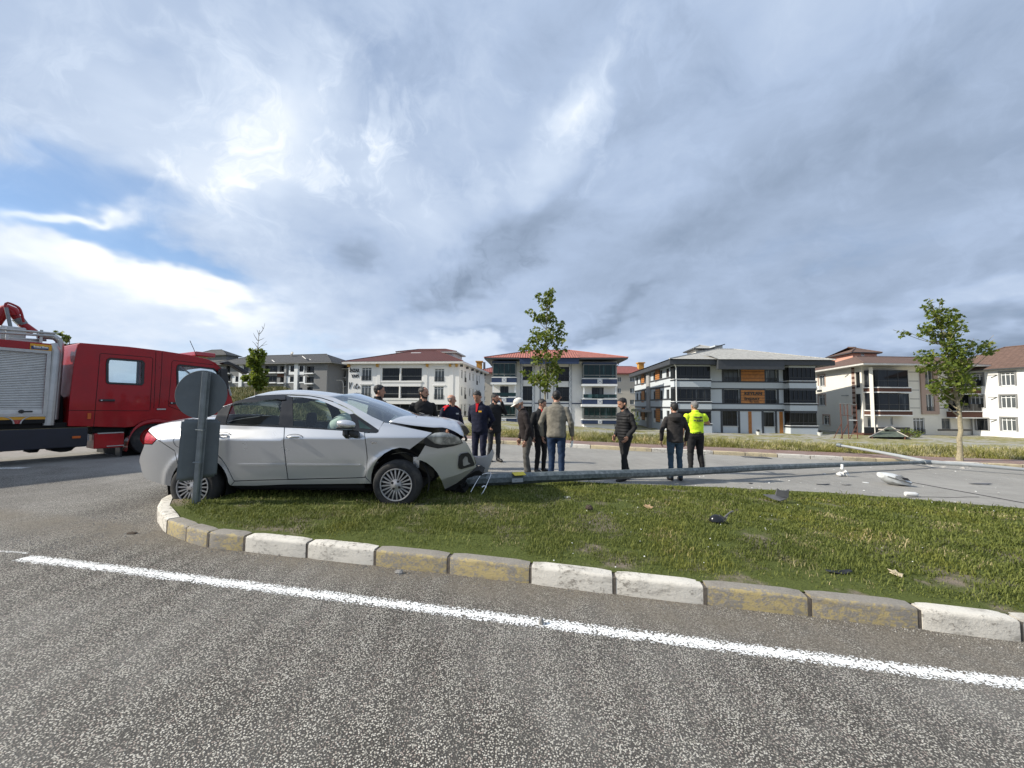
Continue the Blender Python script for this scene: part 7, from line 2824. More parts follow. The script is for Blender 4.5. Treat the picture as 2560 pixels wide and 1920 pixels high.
    for sd in (-1, 1):
        mb = MB()
        mb.lathe([(.002, -.004), (.011, 0), (.010, .006), (.002, .009)], (0, 0, 0), (0, -1, 0), 8)
        mb.v = [T_(V((sd * .031, -.082, .118)) + V((q.x * 1.3, q.y, q.z * .6))) for q in mb.v]
        mb.build('eye', M_EYE, root)
        MB().tube([T_((sd * .016, -.094, .138)), T_((sd * .035, -.091, .142)), T_((sd * .052, -.075, .136))], .0045 * s, 5).build('eyebrow', hairm if hair != 'cap' else M_HAIRG, root)
    MB().tube([T_((-.024, -.081, .052)), T_((0, -.090, .054)), T_((.024, -.081, .052))], .005 * s, 5).build('mouth', M_LIP, root)
    if hair == 'cap':
        rows = []
        for z, a, b in ((.128, .083, .110), (.15, .087, .113), (.185, .084, .110), (.215, .068, .09), (.238, .04, .055), (.246, .005, .006)):
            rows.append([T_((a * math.cos(t), .004 + b * math.sin(t), z)) for t in np.linspace(0, 2 * math.pi, 24, endpoint=False)])
        mb = MB().loft(rows, True)
        cp = mb.build('cap', M_CAP, root, smooth=True)
        rows = []
        for q, w, dz in ((0, .075, 0), (.04, .078, -.004), (.075, .066, -.014), (.098, .036, -.024)):
            rows.append([T_((x * w, -.09 - q + .03 * x * x, .142 + dz - .014 * x * x)) for x in np.linspace(-1, 1, 9)])
        o = MB().loft(rows).build('peak', M_CAP, cp, smooth=True)
        md = o.modifiers.new('t', 'SOLIDIFY')
        md.thickness = .005
    # collar
    cr = []
    for dz, rr in ((.0, .082), (.03, .080), (.05, .078)):
        cr.append([tw((rr * math.cos(t), .012 + ly(1.5) + rr * .9 * math.sin(t), 1.478 + dz - (.035 if math.sin(t) < -.5 else 0))) for t in np.linspace(0, 2 * math.pi, 20, endpoint=False)])
    o = MB().loft(cr, True).build('collar', top if sleeve else M_NEON, root, smooth=True)
    md = o.modifiers.new('t', 'SOLIDIFY')
    md.thickness = .006
    bpy.data.meshes.remove(me)
    bpy.data.meshes.remove(hm)
    bpy.data.meshes.remove(m2)
    if extra:
        extra(root, tw, s, ly)
    return root


A_DOWN = ((.262, .03, 1.12), (.268, -.03, .86))
A_POCK = ((.265, .05, 1.13), (.205, -.09, .93))
A_BACK = ((.275, .10, 1.13), (.11, .17, .95))


def badge_front(root, tw, s, ly, m=None, x=.09, z=1.31):
    m = m or M_YELS
    q = [tw((x + a * .035, -.142 + ly(z), z + b * .016)) for a, b in ((-1, -1), (1, -1), (1, 1), (-1, 1))]
    w = [v + (tw((0, -.01, 0)) - tw((0, 0, 0))) for v in q]
    MB().add(q + w, [(0, 1, 2, 3), (7, 6, 5, 4), (0, 4, 5, 1), (1, 5, 6, 2), (2, 6, 7, 3), (3, 7, 4, 0)]).build('chest_badge', m, root)


def red_front(root, tw, s, ly):
    pts = [(-.035, 1.50), (.035, 1.50), (.012, 1.30), (-.012, 1.30)]
    v = [tw((x, -.128 + ly(z) - (0.012 if z < 1.4 else -.045), z)) for x, z in pts]
    MB().add(v + [q + (tw((0, .02, 0)) - tw((0, 0, 0))) for q in v], [(0, 1, 2, 3), (7, 6, 5, 4), (0, 4, 5, 1), (1, 5, 6, 2), (2, 6, 7, 3), (3, 7, 4, 0)]).build('red_shirt_front', M_REDC, root)


def shoulder_red(root, tw, s, ly):
    for sd in (-1, 1):
        rows = []
        for q in np.linspace(0, 1, 5):
            c = Vector((sd * lerp(.10, .245, q), .012 + ly(1.4), lerp(1.455, 1.345, q ** 1.6)))
            rows.append([tw(c + Vector((0, .088 * math.cos(t), .022 + .03 * math.sin(t)))) for t in np.linspace(0, math.pi, 9)])
        MB().loft(rows).build('red_shoulder_panel', M_REDC, root, smooth=True)
    badge_front(root, tw, s, ly, M_WHITEP, .08, 1.30)


def stripe_leg(root, tw, s, ly):
    mb = MB()
    for i in range(9):
        z = .14 + i * .045
        x = -lerp(.150, .145, i / 8) - .058
        q = [tw((x, .03 + a * .018, z + b * .012)) for a, b in ((-1, -1), (1, -1), (1, 1), (-1, 1))]
        w = [v + (tw((-.008, 0, 0)) - tw((0, 0, 0))) for v in q]
        mb.add(q + w, [(0, 1, 2, 3), (7, 6, 5, 4), (0, 4, 5, 1), (1, 5, 6, 2), (2, 6, 7, 3), (3, 7, 4, 0)])
    mb.build('reflective_patches', M_REFL, root)
    f = Fr(tw((.0, .14, 0)), (tw((-1, 0, 0)) - tw((0, 0, 0))))
    for s_, z in (('TRAFİK', 1.335), ('POLİSİ', 1.255)):
        text_mesh('lettering', s_, .07, f, M_GREYT, root, .02, bold=.002, x=-.115 * s, z=z * s, y=-.012, fit=(.23 * s, .052 * s))
    b = [tw((.172 * math.cos(t), .005 + .126 * math.sin(t), 1.0)) for t in np.linspace(0, 2 * math.pi, 24)]
    MB().tube(b, .02 * s, 6).build('belt', M_SHOE, root)
    MB().tube([tw((.19, .02, .98)), tw((.20, .02, .86))], .035 * s, 8).build('holster', M_SHOE, root)


def hood(root, tw, s, ly):
    rows = []
    for z, a, b, yo in ((1.50, .085, .05, .045), (1.47, .125, .085, .06), (1.42, .145, .11, .065), (1.36, .12, .10, .07), (1.31, .06, .06, .08)):
        rows.append([tw((a * math.cos(t), yo + b * math.sin(t), z)) for t in np.linspace(-.35, math.pi + .35, 14)])
    o = MB().loft(rows).build('hood', M_HOOD, root, smooth=True)
    md = o.modifiers.new('t', 'SOLIDIFY')
    md.thickness = .012
    MB().tube([tw((.09 * math.cos(t), .05 + .055 * math.sin(t), 1.495)) for t in np.linspace(-.2, math.pi + .2, 14)], .012 * s, 6).build('hood_edge', M_GREYT, root)


def papers(root, tw, s, ly):
    w = Vector((-.285, -.07, .76))
    q = [tw(w + Vector(v)) for v in ((-.02, -.06, .03), (.0, .06, .02), (.02, .08, -.09), (.0, -.03, -.10))]
    MB().add(q + [v + Vector((.01, .01, .002)) for v in q], [(0, 1, 2, 3), (7, 6, 5, 4), (0, 4, 5, 1), (1, 5, 6, 2), (2, 6, 7, 3), (3, 7, 4, 0)]).build('folded_paper', M_PAPER, root)


def phone(root, tw, s, ly):
    f = Fr(tw((.098, -.045, 1.62)), tw((0, 1, .2)) - tw((0, 0, 0)))
    MB().box(-.07, .07, -.006, .006, -.035, .035, f).build('phone', M_BLKG, root)


def people():
    pi = math.pi
    person('person in black seen from behind past the car windscreen', 946, 2.5, 7.7, 1.80, hair='short', top=M_BLACKC, head=-.5)
    person('bearded man in black shirt looking right behind the bonnet', 1058, .35, 7.9, 1.80, head=.95, hair='thin', beard=True, top=M_BLACKC, arms={'l': A_BACK, 'r': A_BACK}, build=1.0)
    person('balding man in navy uniform with red shoulders behind the bonnet', 1128, .75, 8.9, 1.68, head=.75, hair='bald', hairm=M_HAIRG, top=M_NAVYC, legs=M_NAVYC, arms={'l': ((.30, .02, 1.12), (.36, -.06, .88)), 'r': A_POCK}, build=1.1, extra=shoulder_red)
    person('man in navy uniform with red shirt front looking down at the wreck', 1200, -.35, 8.5, 1.78, head=-.1, tilt=.42, hair='short', top=M_NAVYC, legs=M_NAVYC, arms={'l': A_BACK, 'r': A_BACK}, lean=.10, extra=lambda r, t, s, l: (red_front(r, t, s, l), badge_front(r, t, s, l)))
    person('bearded man in black coat holding a phone to his ear', 1236, .5, 10.2, 1.78, head=.7, tilt=.1, hair='short', beard=True, top=M_BLACKC, jacket='coat', legs=mat('dark_jeans', (.025, .026, .03), .85, .2, 9), arms={'l': ((.30, -.08, 1.22), (.125, -.16, 1.53)), 'r': A_POCK}, step=.06, extra=phone)
    person('old man in white cap and dark jacket looking down at the pole', 1318, -1.35, 8.0, 1.66, head=-.1, tilt=.40, hair='cap', beard=True, hairm=M_HAIRG, top=M_BROWNC, legs=M_GREYT, lean=.20, arms={'l': ((.265, .0, 1.10), (.25, -.10, .84)), 'r': ((.265, .0, 1.10), (.25, -.10, .84))}, build=1.0, step=.05)
    person('young firefighter in dark jacket and red shirt beside the capped man', 1352, .55, 8.8, 1.66, head=.6, tilt=.22, hair='short', top=M_BLACKC, legs=M_BLACKC, extra=lambda r, t, s, l: (red_front(r, t, s, l), badge_front(r, t, s, l, M_WHITEP, .10, 1.30)))
    person('broad man in olive grey jacket and jeans with his back turned', 1391, 2.85, 7.75, 1.82, head=.15, tilt=.12, hair='thin', top=M_OLIVE, legs=M_JEANS, build=1.02, arms={'r': ((.285, .02, 1.13), (.29, -.08, .88)), 'l': ((.305, .03, 1.12), (.285, -.06, .86))}, extra=papers)
    person('bearded man in black quilted waistcoat walking left with lowered head', 1561, -1.15, 8.2, 1.74, head=-.25, tilt=.30, hair='short', beard=True, top=M_BLACKC, legs=M_BLACKC, vest=M_PUFF, arms={'l': A_POCK, 'r': A_POCK}, step=.12, stance=.07, build=.90)
    person('man in charcoal hooded top and faded jeans with his back turned', 1686, 3.05, 8.4, 1.68, head=.1, hair='short', top=M_HOOD, legs=M_JEANSF, build=.98, arms={'l': ((.285, .0, 1.12), (.27, -.10, .88)), 'r': ((.285, .0, 1.12), (.27, -.10, .88))}, extra=hood)
    person('traffic policeman in neon yellow shirt with his back turned', 1737, 3.2, 9.5, 1.76, head=.15, hair='short', hairm=M_HAIRG, top=M_NEON, jacket='shirt', sleeve=False, legs=M_BLACKC, stance=.15, build=1.14, arms={'r': ((.355, -.02, 1.20), (.30, -.26, 1.24)), 'l': ((.27, -.02, 1.14), (.26, -.12, .90))}, extra=stripe_leg)


people()
# ================================================================== trees
def leaf_mat(name, ca, cb, cc):
    m, T, b, out = new_mat(name)
    ri = T.node('ShaderNodeNewGeometry').outputs['Random Per Island']
    c = T.mix(ri, ca, cb)
    c = T.mix(T.ss(T.math('FRACT', T.math('MULTIPLY', ri, 13.7)), .86, .95), c, cc)
    T.put(b.inputs['Base Color'], c)
    b.inputs['Roughness'].default_value = .5
    b.inputs['Specular IOR Level'].default_value = .35
    tl = T.node('ShaderNodeBsdfTranslucent')
    T.put(tl.inputs[0], T.mix(.5, c, (.22, .28, .03)))
    mx = T.node('ShaderNodeMixShader')
    mx.inputs[0].default_value = .40
    T.l.new(b.outputs[0], mx.inputs[1])
    T.l.new(tl.outputs[0], mx.inputs[2])
    T.l.new(mx.outputs[0], out.inputs[0])
    return m


M_LEAF = leaf_mat('young_plane_leaves', (.060, .098, .013), (.175, .220, .034), (.26, .27, .06))
M_BARK = mat('pale_smooth_bark', (.30, .26, .17), .85, .25, 14, bmp=.5, bscale=30, dirt=((.12, .10, .06), .7))
M_TWIG = mat('dark_twig_bark', (.055, .042, .032), .9, .2, 20)
LEAF2 = [(0, 0), (.20, .12), (.50, .10), (.36, .34), (.46, .62), (.16, .62), (0, 1.0), (-.16, .62), (-.46, .62), (-.36, .34), (-.50, .10), (-.20, .12)]


def make_tree(label, zz, sc, depth, trunk, clumps, rad0, leaf=.15, dens=1.0, twigs=(), name='tree', rad1=.012, base_y=None, seed=1):
    rg = np.random.default_rng(seed)
    tp = [PY(*zz(*q), depth) for q in trunk]
    tp[0].z = zt(tp[0].x, tp[0].y) - .05
    root = thing(name, label, 'tree', tp[0])
    line = smooth_line(tp, 24, 2)
    n = len(line)
    tr = MB().tube([p + Vector((rg.normal(0, .006), rg.normal(0, .006), 0)) for p in line], [lerp(rad0, rad1, (i / (n - 1)) ** .8) * (1.25 if i < 2 else 1) for i in range(n)], 10)
    trunk_o = tr.build('trunk', M_BARK, root, smooth=True)
    limbs = MB()
    V, F = [], []
    for (cx, cy, r) in clumps:
        c = PY(*zz(cx, cy), depth)
        R_ = r * sc * depth / FPX
        c = c + Vector((0, rg.normal(0, R_ * .8), 0))
        # limb from the trunk, rising to the clump
        best = min(range(2, n), key=lambda i: (line[i] - (c - Vector((0, 0, .30 + .35 * (c - line[i]).length)))).length)
        a = line[best]
        m = a.lerp(c, .5) + Vector((0, 0, -.04 * (c - a).length))
        limbs.tube(smooth_line([a, m, c, c + (c - m) * .4], 7, 1), [max(.006, lerp(rad0, rad1, best / n) * .42 * (1 - .8 * k / 6)) for k in range(7)], 5)
        cnt = int(max(8, dens * 78 * (R_ / .28) ** 2))
        for _ in range(cnt):
            d = rg.normal(0, 1, 3)
            d /= np.linalg.norm(d)
            p = c + Vector(d) * R_ * (rg.random() ** .45) * 1.12
            ax = Vector((d[0] * .6 + rg.normal(0, .5), d[1] * .6 + rg.normal(0, .5), -.35 + rg.normal(0, .35))).normalized()
            sd = ax.cross(Vector(rg.normal(0, 1, 3))).normalized()
            nm = ax.cross(sd)
            L = leaf * (.6 + .7 * rg.random())
            b0 = len(V)
            for (x, y) in LEAF2:
                V.append(p + sd * x * L + ax * y * L + nm * (abs(x) * .25 - y * y * .18) * L)
            F.append(tuple(range(b0, b0 + 12)))
    limbs.build('limb', M_BARK if not twigs else M_TWIG, trunk_o, smooth=True)
    if twigs:
        mb = MB()
        for q in twigs:
            mb.tube([PY(*zz(*p), depth) for p in q], [.022 * (1 - .7 * i / (len(q) - 1)) for i in range(len(q))], 5)
        mb.build('bare_twigs', M_TWIG, trunk_o)
    mk('crown', V, F, M_LEAF, root)
    return root


make_tree('slender leafy young tree rising behind the man in the olive jacket', Z(1240, 700, .2892), .2892, 16.9,
          [(425, 1330), (425, 1150), (424, 950), (432, 700), (436, 400), (442, 220), (470, 110)],
          [(472, 95, 30), (460, 130, 40), (365, 145, 30), (430, 200, 55), (475, 190, 35), (300, 285, 32), (350, 320, 42), (440, 290, 55), (480, 330, 45), (400, 345, 40), (565, 385, 38), (510, 430, 52), (575, 460, 30), (360, 460, 60), (330, 520, 42), (430, 500, 60), (500, 510, 50), (560, 530, 35), (270, 580, 30), (225, 600, 30), (320, 600, 36), (400, 580, 50), (520, 570, 30), (585, 610, 34), (360, 690, 52), (420, 660, 45), (540, 640, 35), (480, 690, 40), (500, 750, 50), (440, 770, 50), (345, 830, 56), (400, 840, 56), (470, 830, 52), (540, 780, 32), (320, 875, 34), (430, 905, 48), (500, 890, 34), (240, 800, 22), (415, 950, 16)],
          .052, .135, 1.15, seed=3)
make_tree('sturdy leafy young tree with pale bent trunk by the right footway', Z(2220, 720, .2773), .2773, 13.6,
          [(640, 1500), (648, 1380), (640, 1340), (662, 1270), (642, 1160), (632, 1050), (592, 850), (560, 700), (505, 450), (440, 290), (395, 150)],
          [(375, 112, 24), (395, 170, 42), (440, 130, 25), (465, 195, 32), (545, 215, 34), (610, 268, 36), (380, 240, 50), (440, 270, 62), (520, 290, 62), (580, 320, 45), (340, 360, 50), (420, 370, 62), (500, 370, 60), (250, 405, 30), (125, 405, 24), (175, 407, 20), (610, 390, 32), (460, 450, 55), (540, 460, 60), (620, 440, 40), (680, 510, 44), (470, 530, 58), (400, 600, 66), (320, 640, 46), (315, 720, 46), (500, 600, 70), (590, 580, 62), (640, 640, 68), (720, 590, 52), (790, 565, 48), (850, 525, 38), (905, 487, 22), (870, 590, 26), (690, 710, 66), (600, 700, 66), (500, 700, 66), (420, 720, 56), (720, 790, 48), (630, 810, 66), (540, 820, 66), (460, 860, 60), (390, 900, 40), (520, 930, 52), (610, 910, 60), (690, 900, 40), (560, 1000, 38), (630, 970, 45), (690, 1042, 16), (515, 1056, 13)],
          .085, .115, 1.35, seed=5)
make_tree('narrow young tree with bare dead top on the grassy bank', ZA, .1718, 27.0,
          [(808, 1100), (808, 1000), (815, 850), (828, 600), (838, 430), (852, 280), (866, 150)],
          [(785, 435, 26), (850, 455, 36), (905, 475, 28), (805, 505, 42), (875, 530, 50), (795, 570, 45), (870, 605, 52), (785, 640, 46), (855, 685, 58), (795, 740, 50), (880, 765, 55), (685, 840, 38), (750, 845, 48), (845, 845, 65), (920, 870, 44), (960, 862, 24), (780, 910, 50), (870, 925, 62), (840, 985, 34), (900, 980, 34)],
          .075, .24, 1.1, twigs=[((835, 400), (800, 350), (760, 308)), ((838, 300), (800, 240), (776, 192)), ((842, 415), (890, 380), (985, 350)), ((845, 420), (900, 370), (970, 305)), ((852, 300), (900, 280), (940, 258)), ((866, 205), (905, 160), (930, 110), (945, 45)), ((862, 230), (845, 180), (828, 140)), ((920, 130), (910, 105), (898, 88)), ((848, 350), (820, 330), (810, 338))], seed=7)
make_tree('bushy green tree showing between the fire engine body and cab', Z(0, 740, .1929), .1929, 24.0,
          [(860, 1330), (870, 1150), (890, 900), (905, 700), (903, 540)],
          [(795, 475, 26), (830, 515, 30), (870, 550, 22), (850, 590, 20), (880, 650, 30), (895, 720, 32), (830, 800, 44), (900, 770, 44), (960, 715, 38), (1000, 780, 45), (850, 880, 52), (940, 850, 52), (820, 960, 46), (900, 970, 55), (990, 930, 50), (830, 1060, 46), (900, 1080, 48), (800, 1130, 28), (970, 1060, 46)],
          .08, .24, .9, seed=9)


def shrub(label, px, py, d, w, h, seed):
    rg = np.random.default_rng(seed)
    b = PY(px, py, d)
    b.z = zt(b.x, b.y) - .05
    root = thing('shrub', label, 'shrub', b)
    mb = MB()
    V, F = [], []
    for i in range(9):
        a = i * 2.4
        e = b + Vector((math.cos(a) * w * .4, math.sin(a) * w * .4, h * (.55 + .4 * rg.random())))
        mb.tube([b, b.lerp(e, .5) + Vector((0, 0, .1)), e], [.03, .02, .008], 5)
    for i in range(420):
        d_ = Vector(rg.normal(0, 1, 3)).normalized()
        p = b + Vector((d_.x * w * .5, d_.y * w * .5, h * .55 + d_.z * h * .45)) * 1.0 * 1
        p = b + (p - b) * (.55 + .45 * rg.random())
        ax = (d_ + Vector(rg.normal(0, .5, 3))).normalized()
        sd = ax.cross(Vector(rg.normal(0, 1, 3))).normalized()
        L = .16 + .12 * rg.random()
        k = len(V)
        V += [p - sd * L * .3, p + ax * L * .5 - sd * L * .1, p + ax * L, p + ax * L * .5 + sd * L * .35]
        F.append((k, k + 1, k + 2, k + 3))
    mb.build('stems', M_TWIG, root)
    mk('foliage', V, F, M_LEAF, root)


shrub('dark green shrub between the navy and the orange-panelled blocks', 1576, 1060, 52, 2.2, 3.6, 4)
shrub('low shrub growing by the terrace of the cream block', 2270, 1085, 47, 2.6, 1.0, 5)
# ================================================================== wreckage and small things
M_ABS = mat('grey_bumper_plastic', (.10, .10, .105), .55, .15, 10)
M_LUM = mat('white_luminaire_shell', (.55, .57, .57), .4, .1, 8)


def lawn_pt(px, py, off=.03):
    p = PG(px, py, .15)
    for _ in range(4):
        p = PG(px, py, lawn_z(p.x, p.y) - gz(p.x) + off)
    return p


def blob(name, label, cat, c, rx, ry, rz, m, seed, rough=.25, yaw=0.0, group=None, flat=True):
    """small lump of stone, clod or torn scrap with an uneven surface"""
    rg = np.random.default_rng(seed)
    c = Vector(c)
    mb = MB()
    rows = []
    nu, nv = 7, 9
    for i in range(nu):
        a = -math.pi / 2 + math.pi * i / (nu - 1)
        rows.append([Vector((math.cos(a) * math.cos(t) * rx, math.cos(a) * math.sin(t) * ry, max(-.6 if flat else -1, math.sin(a)) * rz)) * (1 + rough * rg.normal(0, .5)) for t in np.linspace(0, 2 * math.pi, nv, endpoint=False)])
    mb.loft(rows, True)
    Rz = Matrix.Rotation(yaw, 3, 'Z')
    mb.v = [c + Rz @ q + Vector((0, 0, rz * .5)) for q in mb.v]
    o = mb.build(name, m, None, smooth=False, loc=tuple(c))
    return tag(o, label, cat, group)


def scrap(name, label, cat, outline, px, py, size, m, seed, thick=.004, curl=.25, yaw=0.0, tilt=.3, lawn=True, group=None):
    """torn sheet: an irregular outline, curled and lying tilted"""
    rg = np.random.default_rng(seed)
    c = lawn_pt(px, py, .0) if lawn else PG(px, py)
    n = 8
    pts, fs = [], []
    r = delaunay_2d_cdt([Vector(p) for p in outline] + [Vector((x, y)) for x in np.linspace(-.9, .9, 7) for y in np.linspace(-.9, .9, 7) if inside((x, y), outline)], [], [list(range(len(outline)))], 1, 1e-5)
    Rm = Matrix.Rotation(yaw, 3, 'Z') @ Matrix.Rotation(tilt, 3, 'X')
    vs = []
    for v in r[0]:
        q = Rm @ Vector((v.x * size, v.y * size, size * curl * (v.x * v.x + .5 * v.x * v.y) + rg.normal(0, .01) * size))
        vs.append(c + q)
    mz = min(v.z for v in vs)
    for v in vs:
        v.z += c.z - mz + .004
    o = mk(name, vs, [tuple(f) for f in r[2]], m, None, smooth=True, loc=tuple(c))
    md = o.modifiers.new('t', 'SOLIDIFY')
    md.thickness = thick
    return tag(o, label, cat, group)


# torn grey bumper corner at the far edge of the lawn
c = lawn_pt(1940, 1252)
t = thing('bumper_fragment', 'torn grey plastic bumper corner at the far edge of the grass', 'car debris', c)
f = Fr((c.x, c.y, c.z), (1, -.2, 0))
q = lambda x, y, dy=0: f.p(*(lambda w: (w[0], dy, w[1]))(f.pix(1760 + x * .3617, 1100 + y * .3617, dy)))
MB().add([q(412, 380), q(500, 385), q(575, 395, .05), q(570, 410), q(530, 424, -.08), q(480, 412, -.05),
          q(412, 380) + Vector((0, .02, .006)), q(500, 385) + Vector((0, .02, .012)), q(575, 395, .05) + Vector((0, .02, .01)), q(570, 410) + Vector((0, 0, .012)), q(530, 424, -.08) + Vector((0, 0, .012)), q(480, 412, -.05) + Vector((0, 0, .012))],
         [(0, 1, 2, 3, 4, 5), (11, 10, 9, 8, 7, 6)] + [(i, (i + 1) % 6, (i + 1) % 6 + 6, i + 6) for i in range(6)]).build('splitter', M_ABS, t)
MB().prism([f.pix(1760 + x * .3617, 1100 + y * .3617, .02) for x, y in ((490, 385), (505, 332), (520, 345), (560, 350), (584, 340), (578, 400), (540, 395))], .0, .03, f).build('skin', M_ABS, t)

c = lawn_pt(1800, 1302)
t = thing('broken_mirror_housing', 'black broken door mirror housing lying on the grass', 'car debris', c)
f = Fr(c, (1, 0, 0))
q = lambda x, y, dy=0: f.p(*(lambda w: (w[0], dy, w[1]))(f.pix(1760 + x * .3617, 1100 + y * .3617, dy)))
cen = q(82, 530)
rows = []
for k in range(6):
    a = math.pi / 2 * k / 5
    rows.append([cen + Vector((.078 * math.cos(a) * math.cos(u), .06 * math.cos(a) * math.sin(u) + .0, .085 * math.sin(a) * .9 - .05)) for u in np.linspace(0, 2 * math.pi, 16, endpoint=False)])
MB().loft(rows, True).build('shell', M_BLKG, t, smooth=True)
MB().prism([f.pix(1760 + x * .3617, 1100 + y * .3617) for x, y in ((100, 510), (135, 530), (120, 568), (98, 566))], -.03, -.015, f).build('inner_plate', M_ABS, t)
MB().tube([q(130, 560), q(150, 525), q(180, 500), q(200, 492)], .009, 6).build('bent_arm', M_ABS, t)
MB().tube([q(60, 552, -.02), q(100, 568, -.04), q(145, 560, -.02), q(165, 520)], .006, 6).build('wire', M_ABS, t)

# luminaire torn off the post, on the far road
c = PG(2240, 1213)
t = thing('broken_luminaire', 'white street lamp head lying smashed on the far road', 'lamp head', c)
f = Fr(c, (1, -.18, 0))
s = .2441
q = lambda x, y, dy=0: f.p(*(lambda w: (w[0], dy, w[1]))(f.pix(2020 + x * s, 830 + y * s, dy)))
up = [q(740, 1436), q(800, 1438), q(880, 1450), q(950, 1480), q(1010, 1515), q(1035, 1525)]
lo = [q(745, 1490), q(790, 1530), q(850, 1560), q(920, 1576), q(1000, 1578), q(1028, 1560)]
up, lo = smooth_line(up, 14, 1), smooth_line(lo, 14, 1)
rows = []
for i in range(14):
    a, b = up[i], lo[i]
    w = .17 * math.sin(math.pi * (.12 + .80 * i / 13)) ** .6
    rows.append([a.lerp(b, v) + Vector((0, w * k, 0)) for v, k in ((0, 0), (.08, -.6), (.4, -1), (.8, -.8), (1, -.2), (1, .5), (.7, 1), (.3, 1), (.05, .6))])
for r_ in rows:
    for v in r_:
        v.z = max(v.z, gz(v.x) + .004)
MB().loft(rows, True, True).build('housing', M_LUM, t, smooth=True, auto=40)
mid_ = [a.lerp(b, .45) + Vector((0, -.175 * math.sin(math.pi * (.12 + .80 * i / 13)) ** .6, 0)) for i, (a, b) in enumerate(zip(up, lo))]
MB().tube(mid_[1:13], .012, 5).build('seam_rim', M_TRIMG, t)
MB().prism([f.pix(2020 + x * s, 830 + y * s, -.16) for x, y in ((885, 1470), (950, 1468), (1000, 1500), (985, 1520), (930, 1515), (890, 1495))], -.19, -.165, f).build('cracked_cover', M_CHROME, t)
MB().prism([f.pix(2020 + x * s, 830 + y * s, -.18) for x, y in ((955, 1490), (1010, 1495), (1040, 1525), (980, 1515))], -.21, -.19, f).build('broken_rim', M_BLKP, t)
c = PG(2108, 1191)
t = thing('lamp_fragment', 'crumpled white lamp gear fragment on the far road', 'lamp debris', c)
for k, (dx, dy, dz, r_) in enumerate(((-.10, 0, .05, .06), (0, .03, .05, .07), (.10, 0, .04, .05), (.03, -.04, .12, .045), (-.02, 0, .20, .035))):
    rg = np.random.default_rng(k)
    rows = [[c + Vector((dx, dy, dz)) + Vector((math.cos(a) * math.cos(u), math.cos(a) * math.sin(u), math.sin(a) * .8)) * r_ * (1 + rg.normal(0, .18)) for u in np.linspace(0, 6.28, 7, endpoint=False)] for a in np.linspace(-1.4, 1.4, 6)]
    MB().loft(rows, True, True).build('shard', M_WHITEP, t)
MB().tube([c + Vector((-.02, 0, .2)), c + Vector((.0, .02, .3))], .03, 6).build('lamp_holder', M_WHITEP, t)

# cable trailing from the torn lamp head
a, b = PG(2268, 1205), PG(2560, 1259)
pts = [a.lerp(b, k / 10) + Vector((0, .06 * math.sin(k * 1.1), 0)) for k in range(16)]
for p in pts:
    p.z = gz(p.x) + .014
o = MB().tube(smooth_line(pts, 40, 1), .006, 5).build('torn_cable', M_BLKP, None, loc=tuple(a))
tag(o, 'thin black cable trailing right from the smashed lamp head', 'cable')
a, b = PG(2180, 1244), PG(2450, 1244)
pts = [a.lerp(b, k / 9) + Vector((0, .03 * math.sin(k * 1.7), 0)) for k in range(10)]
for p in pts:
    p.z = gz(p.x) + .010
tag(MB().tube(smooth_line(pts, 24, 1), .004, 5).build('torn_cable', M_BLKP, None, loc=tuple(a)), 'faint thin wire lying along the near side of the far road', 'cable')

# bright frame bent round the post under the bumper
c = lawn_pt(1198, 1236)
t = thing('grille_frame', 'bent bright metal frame leaning on the lamp post under the bumper', 'car debris', c)
pts = [PY(*Z3(*q), y) for q, y in (((1330, 1400), 5.72), ((1390, 1290), 5.80), ((1448, 1195), 5.88), ((1475, 1168), 5.90), ((1560, 1155), 5.92), ((1596, 1160), 5.92), ((1590, 1185), 5.90), ((1540, 1300), 5.80), ((1490, 1410), 5.70), ((1455, 1442), 5.68))]
MB().tube(smooth_line(pts, 40, 2), .0075, 6).build('frame_tube', M_CHROME, t, smooth=True)
pts = [PY(*Z3(*q), y) for q, y in (((1475, 1340), 5.76), ((1500, 1320), 5.78), ((1530, 1330), 5.78), ((1520, 1350), 5.76))]
MB().tube(pts, .012, 6).build('cross_piece', M_CHROME, t)

# odds and ends
rock = mat('grey_stone', (.26, .25, .235), .9, .25, 30, bmp=.6, bscale=60)
clod = mat('dark_earth_clod', (.055, .040, .028), .95, .3, 40)
dryl = mat('dry_leaf', (.36, .24, .13), .8, .2, 20)
blob('loose_stone', 'small grey stone block sitting on the white edge line', 'stone', PG(1353, 1561), .020, .018, .030, rock, 1, .12)
blob('loose_stone', 'dark little stone at the foot of a yellow kerb stone', 'stone', PG(998, 1433), .038, .026, .020, rock, 2, .2)
blob('earth_clod', 'dark brown clod of earth on the lawn beyond the bumper', 'clod', lawn_pt(1473, 1273), .05, .04, .035, clod, 3)
blob('earth_clod', 'small dark scrap beside the kerb nose on the road', 'clod', PG(330, 1334), .05, .03, .012, clod, 4)
LF = [(0, -.9), (.5, -.5), (.9, -.2), (.4, .1), (.6, .7), (.05, .5), (-.4, .9), (-.4, .2), (-.9, .1), (-.5, -.4)]
SQ = [(-.9, -.5), (.3, -.8), (.9, -.3), (.7, .5), (-.2, .8), (-.8, .4)]
ST = [(-.95, -.15), (.2, -.25), (.95, -.1), (.9, .12), (-.1, .22), (-.9, .1)]
scrap('dry_leaf', 'curled tan leaf on the middle of the lawn', 'leaf', LF, 1621, 1271, .075, dryl, 5)
scrap('dry_leaf', 'pale dry leaf low on the lawn near the right kerb', 'leaf', LF, 2240, 1438, .06, mat('pale_leaf', (.55, .45, .30), .8, .2, 20), 6, curl=.1)
scrap('plastic_shard', 'white plastic shard on the lawn near the lamp post', 'car debris', SQ, 1418, 1244, .055, M_WHITEP, 7, curl=.1, tilt=.1)
